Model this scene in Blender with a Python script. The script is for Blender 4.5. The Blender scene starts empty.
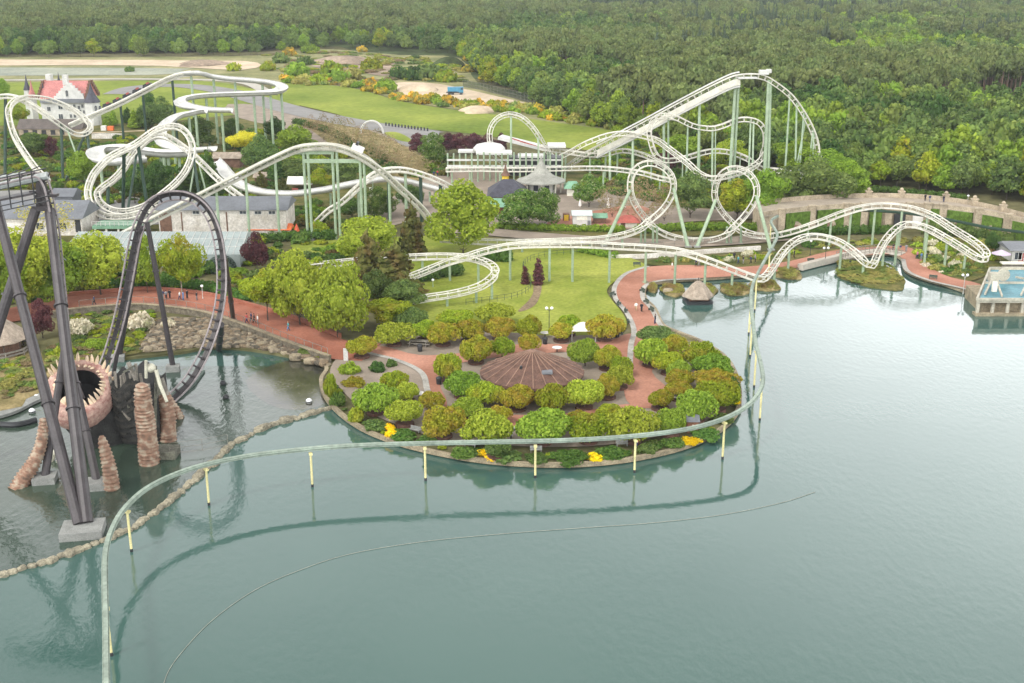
import bpy, math, random
import numpy as np
from mathutils import Vector, Matrix
random.seed(7); rng = np.random.default_rng(7)
SC = bpy.context.scene
COL = SC.collection
R = math.radians
# ---------------------------------------------------------------- camera model
H, F, PITCH, CX, CY = 60.0, 1200.0, R(17.83), 512.0, 341.5
CP, SP = math.cos(PITCH), math.sin(PITCH)
LZ = 0.45                                   # height of the land above the water
def ray(px, py):
    x = (px - CX) / F; y = -(py - CY) / F
    return Vector((x, CP + SP * y, -SP + CP * y))
def P(px, py, z=LZ):
    d = ray(px, py); t = (z - H) / d.z
    return Vector((d.x * t, d.y * t, z))
def YR(row, z=LZ):
    return P(CX, row, z).y
def PD(px, py, Y):
    d = ray(px, py); t = Y / d.y
    return Vector((d.x * t, Y, H + d.z * t))
def S(row, z=LZ):                          # pixels per metre for something standing at that ground row
    Y = YR(row, z); return F / (Y * CP + (H - z) * SP)
def dep(row):
    return PITCH + math.atan((row - CY) / F)
def proj(p):
    f = p.y * CP - (p.z - H) * SP; u = p.y * SP + (p.z - H) * CP
    return CX + F * p.x / f, CY - F * u / f
# ---------------------------------------------------------------- objects
def tag(o, label=None, cat=None, group=None, kind=None):
    for k, v in (('label', label), ('category', cat), ('group', group), ('kind', kind)):
        if v: o[k] = v
    return o
def link(o):
    COL.objects.link(o); return o
def thing(name, label, cat, loc=(0, 0, 0), group=None, rz=0):
    o = bpy.data.objects.new(name, None); o.empty_display_size = 0.5
    o.location = loc; o.rotation_euler = (0, 0, rz)
    link(o); return tag(o, label, cat, group)
KIDS = {}
def adopt(c, p):
    c.parent = p; KIDS.setdefault(p.name, []).append(c)
def wloc(o):
    v = Vector((0, 0, 0))
    while o is not None:
        v = v + Vector(o.location); o = o.parent
    return v
def copy_tree(o, parent=None):
    c = o.copy(); link(c)
    if parent is not None: adopt(c, parent)
    for k in list(KIDS.get(o.name, [])): copy_tree(k, c)
    return c
class MB:
    def __init__(s): s.v = []; s.f = []; s.m = []; s.mi = 0
    def add(s, vs, fs):
        b = len(s.v); s.v += [tuple(x) for x in vs]
        s.f += [tuple(i + b for i in f) for f in fs]; s.m += [s.mi] * len(fs)
    def box(s, c, size, rz=0, M=None):
        hx, hy, hz = size[0] / 2, size[1] / 2, size[2] / 2
        vs = [Vector((x, y, z)) for x in (-hx, hx) for y in (-hy, hy) for z in (-hz, hz)]
        M = M if M is not None else Matrix.Rotation(rz, 4, 'Z')
        c = Vector(c); vs = [M @ v + c for v in vs]
        s.add(vs, [(0, 1, 3, 2), (4, 6, 7, 5), (0, 4, 5, 1), (2, 3, 7, 6), (0, 2, 6, 4), (1, 5, 7, 3)])
    def beam(s, a, b, w, h=None):
        a = Vector(a); b = Vector(b); h = h or w; d = b - a; L = d.length
        if L < 1e-6: return
        q = d.to_track_quat('X', 'Z').to_matrix().to_4x4()
        s.box((a + b) / 2, (L, w, h), M=q)
    def tube(s, pts, r, n=6, caps=True):
        pts = [Vector(p) for p in pts]; rs = r if isinstance(r, (list, tuple)) else [r] * len(pts)
        ref = None; vs = []; N = len(pts)
        for i, p in enumerate(pts):
            t = (pts[min(i + 1, N - 1)] - pts[max(i - 1, 0)])
            if t.length < 1e-9: t = Vector((0, 0, 1))
            t.normalize()
            if ref is None: ref = Vector((0, 0, 1)) if abs(t.z) < .9 else Vector((1, 0, 0))
            a = (ref - t * ref.dot(t))
            if a.length < 1e-6: a = t.orthogonal()
            a.normalize(); b = t.cross(a); ref = a
            for k in range(n):
                w = 2 * math.pi * k / n
                vs.append(p + (a * math.cos(w) + b * math.sin(w)) * rs[i])
        fs = [(i * n + k, i * n + (k + 1) % n, (i + 1) * n + (k + 1) % n, (i + 1) * n + k) for i in range(N - 1) for k in range(n)]
        if caps: fs += [tuple(range(n - 1, -1, -1)), tuple(range((N - 1) * n, N * n))]
        s.add(vs, fs)
    def cyl(s, a, b, r0, r1=None, n=8): s.tube([a, b], [r0, r0 if r1 is None else r1], n)
    def lathe(s, prof, c=(0, 0, 0), n=16, lump=None):
        c = Vector(c); vs = []
        for (r, z) in prof:
            for k in range(n):
                w = 2 * math.pi * k / n; q = r * (lump(w, z) if lump else 1)
                vs.append(c + Vector((q * math.cos(w), q * math.sin(w), z)))
        N = len(prof)
        fs = [(i * n + k, i * n + (k + 1) % n, (i + 1) * n + (k + 1) % n, (i + 1) * n + k) for i in range(N - 1) for k in range(n)]
        fs += [tuple(range(n - 1, -1, -1)), tuple(range((N - 1) * n, N * n))]
        s.add(vs, fs)
    def prism(s, poly, z0, z1):
        n = len(poly); vs = [(p[0], p[1], z0) for p in poly] + [(p[0], p[1], z1) for p in poly]
        a = sum(poly[i][0] * poly[(i + 1) % n][1] - poly[(i + 1) % n][0] * poly[i][1] for i in range(n))
        up = tuple(range(n, 2 * n)); dn = tuple(range(n - 1, -1, -1))
        fs = [(i, (i + 1) % n, n + (i + 1) % n, n + i) for i in range(n)]
        if a < 0: up = up[::-1]; dn = dn[::-1]; fs = [f[::-1] for f in fs]
        s.add(vs, fs + [up, dn])
    def poly(s, pts): s.add(pts, [tuple(range(len(pts)))])
    def gable(s, c, L, W, h0, h1, rz=0, over=0.0, hip=0.0):   # roof prism: ridge along local x
        M = Matrix.Rotation(rz, 4, 'Z'); c = Vector(c); l = L / 2 + over; w = W / 2 + over
        vs = [(-l, -w, h0), (l, -w, h0), (l, w, h0), (-l, w, h0), (-l + hip, 0, h1), (l - hip, 0, h1)]
        s.add([M @ Vector(v) + c for v in vs], [(3, 2, 1, 0), (0, 1, 5, 4), (2, 3, 4, 5), (1, 2, 5), (3, 0, 4)])
    def build(s, name, mat, parent=None, smooth=False, loc=None):
        me = bpy.data.meshes.new(name)
        o = bpy.data.objects.new(name, me); link(o)
        if parent is not None:
            off = wloc(parent); adopt(o, parent)
        else:
            off = Vector(loc) if loc is not None else Vector((0, 0, 0)); o.location = off
        me.from_pydata([(v[0] - off.x, v[1] - off.y, v[2] - off.z) for v in s.v], [], s.f)
        for m in (mat if isinstance(mat, (list, tuple)) else [mat]): me.materials.append(m)
        if any(s.m): me.polygons.foreach_set('material_index', s.m)
        if smooth: me.polygons.foreach_set('use_smooth', [True] * len(me.polygons))
        me.update(); return o
# ---------------------------------------------------------------- materials
def nd(nt, t, **kw):
    n = nt.nodes.new(t)
    for k, v in kw.items():
        if k.startswith('i_'): n.inputs[k[2:].replace('_', ' ')].default_value = v
        else: setattr(n, k, v)
    return n
def base_mat(name):
    m = bpy.data.materials.new(name); m.use_nodes = True; nt = m.node_tree; nt.nodes.clear()
    return m, nt, nt.nodes.new('ShaderNodeOutputMaterial')
def rgba(c, k=1): return (min(c[0] * k, 1), min(c[1] * k, 1), min(c[2] * k, 1), 1)
def mat(name, c, rough=.7, var=.18, scale=.6, c2=None, bump=0, metal=0, fine=8.0, spec=.4, coord='pos', thr=(.35, .65)):
    m, nt, out = base_mat(name); L = nt.links.new
    b = nd(nt, 'ShaderNodeBsdfPrincipled'); b.inputs['Roughness'].default_value = rough; b.inputs['Metallic'].default_value = metal
    b.inputs['Specular IOR Level'].default_value = spec
    if coord == 'pos': src = nd(nt, 'ShaderNodeNewGeometry').outputs['Position']
    else: src = nd(nt, 'ShaderNodeTexCoord').outputs['Object']
    n1 = nd(nt, 'ShaderNodeTexNoise', i_Scale=scale, i_Detail=5.0, i_Roughness=.6); L(src, n1.inputs['Vector'])
    n2 = nd(nt, 'ShaderNodeTexNoise', i_Scale=scale * fine, i_Detail=3.0); L(src, n2.inputs['Vector'])
    cr = nd(nt, 'ShaderNodeValToRGB'); L(n1.outputs['Fac'], cr.inputs['Fac'])
    cr.color_ramp.elements[0].position = thr[0]; cr.color_ramp.elements[1].position = thr[1]
    cr.color_ramp.elements[0].color = rgba(c, 1 - var); cr.color_ramp.elements[1].color = rgba(c2, 1) if c2 else rgba(c, 1 + var)
    mr = nd(nt, 'ShaderNodeMapRange'); mr.inputs['To Min'].default_value = 1 - var * .8; mr.inputs['To Max'].default_value = 1 + var * .8
    mr.inputs['From Min'].default_value = .3; mr.inputs['From Max'].default_value = .7
    L(n2.outputs['Fac'], mr.inputs['Value'])
    mx = nd(nt, 'ShaderNodeVectorMath', operation='MULTIPLY'); L(cr.outputs['Color'], mx.inputs[0]); L(mr.outputs['Result'], mx.inputs[1])
    L(mx.outputs['Vector'], b.inputs['Base Color'])
    if bump:
        bp = nd(nt, 'ShaderNodeBump'); bp.inputs['Strength'].default_value = bump; bp.inputs['Distance'].default_value = .3
        L(n2.outputs['Fac'], bp.inputs['Height']); L(bp.outputs['Normal'], b.inputs['Normal'])
    L(b.outputs['BSDF'], out.inputs['Surface']); return m
LEAFK = 1.42
def fol(name, c1, c2, c3=None, top=0.5, trans=.35, scale=.35):
    """leaves: c1..c2 from leaf to leaf, c3 in patches of differently coloured leaves"""
    m, nt, out = base_mat(name); L = nt.links.new
    c1 = tuple(v * LEAFK for v in c1); c2 = tuple(v * LEAFK for v in c2); c3 = c3 and tuple(v * LEAFK for v in c3)
    g = nd(nt, 'ShaderNodeNewGeometry'); oi = nd(nt, 'ShaderNodeObjectInfo')
    mx = nd(nt, 'ShaderNodeMix', data_type='RGBA'); mx.inputs[6].default_value = rgba(c1); mx.inputs[7].default_value = rgba(c2)
    L(g.outputs['Random Per Island'], mx.inputs[0]); col = mx.outputs[2]
    if c3:
        n = nd(nt, 'ShaderNodeTexNoise', i_Scale=scale, i_Detail=3.0); L(g.outputs['Position'], n.inputs['Vector'])
        r = nd(nt, 'ShaderNodeMapRange'); r.inputs['From Min'].default_value = top - .10; r.inputs['From Max'].default_value = top + .10
        L(n.outputs['Fac'], r.inputs['Value'])
        m2 = nd(nt, 'ShaderNodeMix', data_type='RGBA'); L(r.outputs['Result'], m2.inputs[0]); L(col, m2.inputs[6]); m2.inputs[7].default_value = rgba(c3)
        col = m2.outputs[2]
    hs = nd(nt, 'ShaderNodeHueSaturation'); L(col, hs.inputs['Color'])
    r1 = nd(nt, 'ShaderNodeMapRange'); r1.inputs['To Min'].default_value = .485; r1.inputs['To Max'].default_value = .515; L(oi.outputs['Random'], r1.inputs['Value']); L(r1.outputs['Result'], hs.inputs['Hue'])
    w = nd(nt, 'ShaderNodeMath', operation='MULTIPLY'); w.inputs[1].default_value = 7.31; L(oi.outputs['Random'], w.inputs[0])
    fr = nd(nt, 'ShaderNodeMath', operation='FRACT'); L(w.outputs[0], fr.inputs[0])
    r2 = nd(nt, 'ShaderNodeMapRange'); r2.inputs['To Min'].default_value = .8; r2.inputs['To Max'].default_value = 1.2; L(fr.outputs[0], r2.inputs['Value']); L(r2.outputs['Result'], hs.inputs['Value'])
    d = nd(nt, 'ShaderNodeBsdfDiffuse'); L(hs.outputs['Color'], d.inputs['Color'])
    t = nd(nt, 'ShaderNodeBsdfTranslucent'); L(hs.outputs['Color'], t.inputs['Color'])
    ms = nd(nt, 'ShaderNodeMixShader'); ms.inputs[0].default_value = trans
    L(d.outputs[0], ms.inputs[1]); L(t.outputs[0], ms.inputs[2]); L(ms.outputs[0], out.inputs['Surface']); return m
M = {}
M['white'] = mat('white_paint', (.54, .54, .51), .5, .12, .5)
M['cream'] = mat('cream_paint', (.74, .72, .62), .5, .1, .5)
M['trackwhite'] = mat('track_paint', (.57, .555, .485), .5, .16, .35)
M['liftbeige'] = mat('lift_paint', (.45, .44, .37), .6, .15, .4)
M['green'] = mat('pale_green_steel', (.27, .35, .235), .5, .15, .4)
M['dkgreen'] = mat('dark_green_steel', (.022, .05, .032), .5, .2, .4)
M['monobeam'] = mat('monorail_paint', (.25, .30, .25), .75, .2, .25, spec=.1)
M['monopost'] = mat('yellow_post_paint', (.66, .60, .30), .6, .15, .8)
M['black'] = mat('charcoal_steel', (.048, .042, .044), .45, .2, .5)
M['krail'] = mat('rail_steel', (.25, .22, .22), .45, .2, .5)
M['kgreen'] = mat('blackgreen_spine', (.10, .13, .115), .45, .2, .3)
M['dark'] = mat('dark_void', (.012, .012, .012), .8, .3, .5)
M['conc'] = mat('concrete', (.24, .245, .23), .85, .18, .8, bump=.3)
M['stone'] = mat('sandstone', (.36, .30, .215), .85, .25, .5, bump=.4)
M['rock'] = mat('breakwater_rock', (.255, .23, .165), .9, .35, .5, bump=.8)
M['quay'] = mat('quay_stone', (.27, .225, .15), .9, .3, .6, bump=.4)
M['brown'] = mat('brown_wood', (.16, .09, .06), .8, .3, 1.0)
M['greywood'] = mat('weathered_wood', (.22, .20, .17), .85, .3, .9, bump=.4)
M['thatch'] = mat('thatch', (.34, .28, .22), .95, .25, 1.2, bump=.5)
M['rooftile'] = mat('brown_shingle', (.12, .066, .048), .85, .28, 1.0, bump=.5)
M['rooftrim'] = mat('roof_batten', (.23, .14, .10), .8, .2, 1.0)
M['redroof'] = mat('red_tiles', (.33, .085, .065), .8, .2, .7, bump=.4)
M['pinkroof'] = mat('pink_tiles', (.42, .17, .155), .8, .18, .3, bump=.4)
M['greyroof'] = mat('grey_sheet_roof', (.15, .16, .175), .6, .12, .3)
M['dkroof'] = mat('dark_slate', (.055, .055, .07), .7, .25, .7, bump=.3)
M['greenroof'] = mat('green_roof', (.16, .30, .20), .7, .2, .5)
M['greenglass'] = mat('greenhouse_panels', (.29, .335, .325), .6, .1, .3)
M['plaster'] = mat('stained_plaster', (.60, .55, .47), .9, .22, .35, c2=(.68, .65, .60), bump=.2)
M['glass'] = mat('window_glass', (.05, .06, .07), .1, .2, .5)
M['orange'] = mat('orange_canvas', (.72, .17, .05), .7, .12, .5)
M['yellow'] = mat('yellow_paint', (.75, .52, .04), .6, .1, .5)
M['blue'] = mat('truck_blue', (.06, .22, .34), .4, .12, .8)
M['poolblue'] = mat('pool_blue', (.085, .22, .26), .5, .2, .5, spec=.12)
M['canvas'] = mat('white_canvas', (.72, .70, .66), .8, .08, .8)
M['gum'] = mat('pink_gum', (.70, .33, .28), .6, .25, 1.8, c2=(.82, .58, .48), bump=.8)
M['tooth'] = mat('bone_tooth', (.80, .64, .46), .6, .2, 1.5)
M['hull'] = mat('wreck_planks', (.028, .028, .026), .85, .4, .9, bump=.6)
M['hull2'] = mat('wreck_light_planks', (.13, .13, .10), .85, .35, .8, bump=.6)
M['bone'] = mat('bone_grey', (.46, .45, .36), .8, .2, 1.0)
M['trunk'] = mat('bark', (.085, .065, .05), .9, .3, 1.5, bump=.5)
M['paletrunk'] = mat('pale_bark', (.30, .26, .20), .9, .3, 1.5, bump=.5)
M['soil'] = mat('mulch', (.11, .055, .04), .95, .3, 1.5)
M['planter'] = mat('planter_kerb', (.26, .17, .12), .85, .2, 1.5)
M['benchgreen'] = mat('bench_slats', (.06, .08, .06), .7, .2, 1.0)
M['tar'] = mat('dark_iron', (.03, .032, .035), .5, .2, 1.0)
M['globe'] = mat('lamp_globe', (.78, .80, .80), .3, .03, 1.0)
M['rope'] = mat('pale_hose', (.26, .28, .235), .8, .15, .4)
# tentacle: ringed
def tent_mat():
    m, nt, out = base_mat('tentacle_skin'); L = nt.links.new
    b = nd(nt, 'ShaderNodeBsdfPrincipled'); b.inputs['Roughness'].default_value = .75
    n = nd(nt, 'ShaderNodeTexNoise', i_Scale=1.2, i_Detail=4.0); g = nd(nt, 'ShaderNodeNewGeometry'); L(g.outputs['Position'], n.inputs['Vector'])
    cr = nd(nt, 'ShaderNodeValToRGB'); L(n.outputs['Fac'], cr.inputs['Fac'])
    e = cr.color_ramp.elements; e[0].position = .3; e[0].color = (.13, .085, .06, 1); e[1].position = .62; e[1].color = (.36, .29, .215, 1)
    k = cr.color_ramp.elements.new(.48); k.color = (.25, .14, .09, 1)
    L(cr.outputs['Color'], b.inputs['Base Color']); L(b.outputs[0], out.inputs['Surface']); return m
M['tentacle'] = tent_mat()
# leaves ---------------------------------------------------------------
M['f_green'] = fol('leaf_green', (.10, .165, .020), (.215, .295, .040))
M['f_lime'] = fol('leaf_lime', (.155, .22, .022), (.315, .37, .048))
M['f_olive'] = fol('leaf_olive', (.13, .185, .016), (.255, .305, .028), (.25, .22, .03), .60)
M['f_bronze'] = fol('leaf_bronze', (.165, .18, .018), (.30, .295, .03), (.27, .205, .032), .54, scale=.7)
M['f_dark'] = fol('leaf_dark', (.035, .075, .02), (.085, .14, .035))
M['f_chest'] = fol('leaf_chestnut', (.045, .10, .02), (.13, .20, .04), (.36, .36, .20), .66, scale=1.4)
M['f_mid'] = fol('leaf_mid', (.055, .095, .028), (.135, .185, .052))
M['f_purple'] = fol('leaf_purple', (.055, .022, .028), (.12, .05, .05))
M['f_yellow'] = fol('leaf_yellow', (.36, .32, .03), (.52, .44, .05))
M['f_gorse'] = fol('blossom_yellow', (.60, .40, .01), (.80, .56, .02))
M['f_orange'] = fol('gorse_orange', (.42, .30, .03), (.62, .36, .04), (.20, .20, .05), .5)
M['f_bare'] = fol('twigs_brown', (.16, .12, .065), (.25, .19, .11), (.15, .16, .06), .6)
M['f_conifer'] = fol('needle_brown', (.06, .075, .022), (.13, .135, .04), (.115, .085, .03), .55)
M['f_white'] = fol('blossom_white', (.46, .42, .30), (.66, .62, .50), (.20, .22, .10), .6)
M['f_grass'] = fol('tuft', (.20, .20, .06), (.34, .32, .09), (.13, .19, .05), .5)
M['f_pale'] = fol('leaf_pale', (.20, .20, .05), (.34, .32, .09))
M['f_pine'] = fol('far_pine', (.075, .105, .035), (.15, .18, .062))
M['f_fargreen'] = fol('far_broadleaf', (.095, .15, .036), (.19, .245, .06))
M['f_spruce'] = fol('spruce_needles', (.035, .055, .032), (.065, .09, .05))
M['f_hedge'] = fol('hedge_leaf', (.045, .10, .02), (.11, .18, .04))
M['f_reed'] = fol('reeds', (.17, .19, .05), (.30, .29, .08), (.20, .14, .06), .55)
# ---------------------------------------------------------------- foliage meshes
def ico(sub=1):
    import bmesh
    bm = bmesh.new(); bmesh.ops.create_icosphere(bm, subdivisions=sub, radius=1)
    v = np.array([x.co[:] for x in bm.verts]); f = np.array([[q.index for q in p.verts] for p in bm.faces]); bm.free(); return v, f
ICO1 = ico(1); ICO2 = ico(2)
def leaf_cloud(name, lobes, n, leaf, seed, droop=0.0, inner=.25, core=.78, flat=None):
    """a crown: leaf quads spread through the shells of several lobes, over rough solid cores"""
    g = np.random.default_rng(seed); lob = np.array(lobes, float)      # cx cy cz rx ry rz
    wts = (lob[:, 3] * lob[:, 4] + lob[:, 4] * lob[:, 5]); wts /= wts.sum()
    V = []; Fq = []; Ft = []; nv = 0
    got = 0; pts = []; nrm = []
    while got < n:
        k = g.choice(len(lob), n * 2, p=wts); d = g.normal(size=(n * 2, 3)); d /= np.linalg.norm(d, axis=1)[:, None]
        rad = np.where(g.random(n * 2) < inner, g.uniform(.6, .95, n * 2), g.uniform(.92, 1.1, n * 2))
        p = lob[k, :3] + d * lob[k, 3:] * rad[:, None]
        q = (p[:, None, :] - lob[None, :, :3]) / lob[None, :, 3:]; ins = ((q ** 2).sum(2) < .62).any(1)
        ok = ~ins
        if flat is not None: ok &= p[:, 2] > flat
        pts.append(p[ok]); dn = d / lob[k, 3:]; dn /= np.linalg.norm(dn, axis=1)[:, None]; nrm.append(dn[ok]); got += int(ok.sum())
    p = np.concatenate(pts)[:n]; nn = np.concatenate(nrm)[:n]
    nn = nn + g.normal(size=(n, 3)) * .75; nn[:, 2] += .2; nn /= np.linalg.norm(nn, axis=1)[:, None]
    t = np.cross(nn, g.normal(size=(n, 3))); t /= np.linalg.norm(t, axis=1)[:, None]; b = np.cross(nn, t)
    s = leaf * g.uniform(.55, 1.35, n)[:, None]
    quad = np.stack([p - t * s - b * s * .7, p + t * s - b * s * .5, p + t * s * .8 + b * s * .7, p - t * s * .7 + b * s * .6], 1)
    quad[:, 2:, 2] -= droop * s
    V.append(quad.reshape(-1, 3)); Fq = np.arange(n * 4).reshape(-1, 4); nv = n * 4
    tris = []
    if core:
        iv, jf = ICO1
        for l in lob:
            w = iv * (1 + g.normal(size=(len(iv), 1)) * .10) * l[3:] * core + l[:3]
            if flat is not None: w[:, 2] = np.maximum(w[:, 2], flat)
            V.append(w); tris.append(jf + nv); nv += len(iv)
    V = np.concatenate(V); nt = sum(len(x) for x in tris)
    me = bpy.data.meshes.new(name)
    me.vertices.add(len(V)); me.vertices.foreach_set('co', V.astype(np.float32).ravel())
    loops = np.concatenate([Fq.ravel()] + [x.ravel() for x in tris]).astype(np.int32)
    starts = np.concatenate([np.arange(n) * 4, n * 4 + np.arange(nt) * 3]).astype(np.int32)
    me.loops.add(len(loops)); me.loops.foreach_set('vertex_index', loops)
    me.polygons.add(len(starts)); me.polygons.foreach_set('loop_start', starts)
    me.update(calc_edges=True); me.validate(); me.materials.append(M['f_green'])
    return me
def dome_lobes(g, k=9, h=.62):
    L = [(0, 0, h * .42, .66, .66, h * .52)]
    for i in range(k):
        a = 2 * math.pi * i / k + g.uniform(-.3, .3); r = g.uniform(.40, .74); q = g.uniform(.24, .42)
        L.append((r * math.cos(a), r * math.sin(a), h * g.uniform(.28, .55), q, q, q * g.uniform(.65, .9)))
    for i in range(3):
        a = g.uniform(0, 6.28); L.append((.3 * math.cos(a), .3 * math.sin(a), h * .72, .34, .34, .26))
    return L
def round_lobes(g, k=11, h=1.0, top=.8):
    L = [(0, 0, h, .6, .6, h * .8)]
    for i in range(k):
        a = 6.283 * i / k * 2.4 + g.uniform(-.4, .4); z = g.uniform(.35, 1.55) * h; w = math.sqrt(max(.05, 1 - ((z / h - 1) / 1.0) ** 2)) * g.uniform(.5, .72)
        q = g.uniform(.26, .42); L.append((w * math.cos(a), w * math.sin(a), z, q, q, q * .85))
    L.append((.05, .02, h * 1.72, .3, .3, .25)); return L
def cone_lobes(g, h=3.2, k=9):
    L = []
    for i in range(k):
        t = i / (k - 1); z = h * (.08 + .86 * t); w = (1 - t) ** .62 * .82 + .05; nn = max(1, int(6 * (1 - t)) + 1)
        for j in range(nn):
            a = g.uniform(0, 6.28); L.append((w * .45 * math.cos(a), w * .45 * math.sin(a), z, w * .66, w * .66, h / k * .85))
    return L
def col_lobes(g, h=3.2):
    return [(g.uniform(-.12, .12), g.uniform(-.12, .12), h * (i + .5) / 7, .78 * (1 - .55 * (i / 6) ** 2), .78 * (1 - .55 * (i / 6) ** 2), h / 9) for i in range(7)]
def pine_lobes(g):
    L = [(0, 0, .7, .7, .7, .42)]
    for i in range(6):
        a = g.uniform(0, 6.28); r = g.uniform(.3, .6); L.append((r * math.cos(a), r * math.sin(a), g.uniform(.3, 1.0), .42, .42, .26))
    return L
PROTO = {}
for nm, fn, cnt, n, leaf, kw in (
    ('dome', dome_lobes, 6, 3000, .042, dict(flat=.02, core=.62)), ('round', round_lobes, 5, 4200, .036, dict(core=.64)), ('wide', lambda g: round_lobes(g, 17, .72), 3, 4800, .033, dict(core=.64)),
    ('cone', cone_lobes, 3, 1100, .085, dict(droop=.5)), ('column', col_lobes, 3, 800, .09, {}), ('shrub', lambda g: dome_lobes(g, 7, .75), 4, 600, .085, dict(flat=.0)),
    ('edge', round_lobes, 6, 1100, .068, dict(core=.66)), ('bare', round_lobes, 3, 1100, .032, dict(core=0, inner=.7)),
    ('far', round_lobes, 4, 340, .10, dict(core=.7)), ('farpine', pine_lobes, 4, 200, .12, {}), ('farspruce', lambda g: cone_lobes(g, 3.2, 7), 2, 220, .12, dict(droop=.4)), ('tuft', lambda g: dome_lobes(g, 6, .6), 3, 220, .12, dict(flat=.0))):
    PROTO[nm] = [leaf_cloud('crown_' + nm, fn(np.random.default_rng(100 + i)), n, leaf, 50 + i, **kw) for i in range(cnt)]
HGT = {'dome': .86, 'round': 2.0, 'wide': 1.45, 'cone': 3.2, 'column': 3.2, 'shrub': .95, 'edge': 2.0, 'pine': 1.3, 'bare': 2.0, 'far': 2.0, 'farpine': 1.3, 'farspruce': 3.2, 'tuft': .8}
TRUNK = {}
def trunk_mesh(kind, seed):
    key = (kind, seed)
    if key in TRUNK: return TRUNK[key]
    g = random.Random(seed); mb = MB()                       # trunk of height 1 (up to crown base) plus limbs into the crown
    mb.tube([(0, 0, -.05), (g.uniform(-.03, .03), g.uniform(-.03, .03), .5), (0, 0, 1.0), (g.uniform(-.05, .05), 0, 1.5)], [.12, .085, .07, .03], 7)
    if kind == 'limbs':
        for i in range(6):
            a = i * 1.05 + g.uniform(-.2, .2); q = g.uniform(.5, .9)
            mb.tube([(0, 0, .75 + .06 * i), (.35 * q * math.cos(a), .35 * q * math.sin(a), 1.25), (.75 * q * math.cos(a), .75 * q * math.sin(a), 1.65)], [.05, .035, .012], 5)
    me = bpy.data.meshes.new('trunk_' + kind); me.from_pydata(mb.v, [], mb.f); me.materials.append(M['trunk']); me.update()
    TRUNK[key] = me; return me
def set_mat(o, m):
    o.material_slots[0].link = 'OBJECT'; o.material_slots[0].material = m
NT = [0]
def plant(name, kind, base, rad, h, zc, leafmat, label, cat, group=None, trunk=True, limbs='limbs', trad=None, tmat=None, single=False, sq=1.0):
    """rad crown radius, zc crown bottom above base, h crown height"""
    NT[0] += 1; i = NT[0]
    if single:
        o = bpy.data.objects.new(name, PROTO[kind][i % len(PROTO[kind])]); o.location = base; tag(o, label, cat, group); link(o)
        o.scale = (rad, rad * sq, h / HGT[kind]); o.rotation_euler = (0, 0, 0 if sq != 1 else i * 1.7); set_mat(o, leafmat); return o
    t = thing(name, label, cat, base, group, rz=0 if sq != 1 else i * 1.7)
    c = bpy.data.objects.new('crown', PROTO[kind][i % len(PROTO[kind])]); link(c); adopt(c, t)
    c.location = (0, 0, zc); c.scale = (rad, rad * sq, h / HGT[kind]); set_mat(c, leafmat)
    if trunk:
        k = bpy.data.objects.new('trunk', trunk_mesh(limbs, i % 3)); link(k); adopt(k, t)
        z = max(zc, .3); tr = trad or max(.9, rad * .28) if kind not in ('dome',) else max(1.2, rad * .5)
        k.scale = (tr, tr, z * 1.02) if z > .6 else (tr, tr, .8)
        if tmat: set_mat(k, tmat)
    return t
def tree_px(cx, top, bot, w, leafmat, label, kind='dome', foot=None, name='tree', cat='tree', group=None, **kw):
    foot = foot if foot is not None else bot + 4
    base = P(cx, foot); s = S(foot); d = dep((top + bot) / 2); r = w / 2 / s; V = (bot - top) / s
    r *= 1.12 if kind == 'dome' else 1.12
    a2 = (V / 2) ** 2 - (r * math.sin(d)) ** 2
    hh = 2 * math.sqrt(max(a2, (V * .3) ** 2)) / math.cos(d)
    zc = PD(cx, (top + bot) / 2, base.y).z - hh / 2 - LZ
    zc = max(zc, .15)
    return plant(name, kind, base, r, hh, zc, leafmat, label, cat, group, **kw)
# ================================================================ camera, light, air
cam = bpy.data.cameras.new('camera'); co = bpy.data.objects.new('camera', cam); link(co); SC.camera = co
co.location = (0, 0, H); co.rotation_euler = (math.pi / 2 - PITCH, 0, 0)
cam.sensor_width = 36; cam.lens = 36 * F / 1024; cam.clip_start = .5; cam.clip_end = 9000
SUN_EL, SUN_AZ = R(54), R(-135)               # azimuth clockwise from +Y (the view direction)
w = bpy.data.worlds.new('World'); SC.world = w; w.use_nodes = True; nt = w.node_tree; nt.nodes.clear()
sk = nd(nt, 'ShaderNodeTexSky', sky_type='NISHITA', sun_disc=False, sun_elevation=SUN_EL, sun_rotation=SUN_AZ, dust_density=4.0, air_density=1.0, ozone_density=1.0)
hs = nd(nt, 'ShaderNodeHueSaturation'); hs.inputs['Saturation'].default_value = .04
bg = nd(nt, 'ShaderNodeBackground'); bg.inputs['Strength'].default_value = .105; ow = nt.nodes.new('ShaderNodeOutputWorld')
tc = nd(nt, 'ShaderNodeTexCoord'); sx = nd(nt, 'ShaderNodeSeparateXYZ'); nt.links.new(tc.outputs['Generated'], sx.inputs[0])   # unseen sky brightening added on the right to lift the lake's reflection
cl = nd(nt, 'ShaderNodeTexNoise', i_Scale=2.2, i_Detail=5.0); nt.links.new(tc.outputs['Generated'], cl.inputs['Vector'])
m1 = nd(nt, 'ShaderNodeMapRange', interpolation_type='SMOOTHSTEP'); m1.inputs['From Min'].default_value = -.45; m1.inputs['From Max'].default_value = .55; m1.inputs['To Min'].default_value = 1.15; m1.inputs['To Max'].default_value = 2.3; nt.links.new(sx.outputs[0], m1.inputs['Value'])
m2 = nd(nt, 'ShaderNodeMapRange'); m2.inputs['From Min'].default_value = .3; m2.inputs['From Max'].default_value = .7; m2.inputs['To Min'].default_value = .75; m2.inputs['To Max'].default_value = 1.25; nt.links.new(cl.outputs['Fac'], m2.inputs['Value'])
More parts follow.
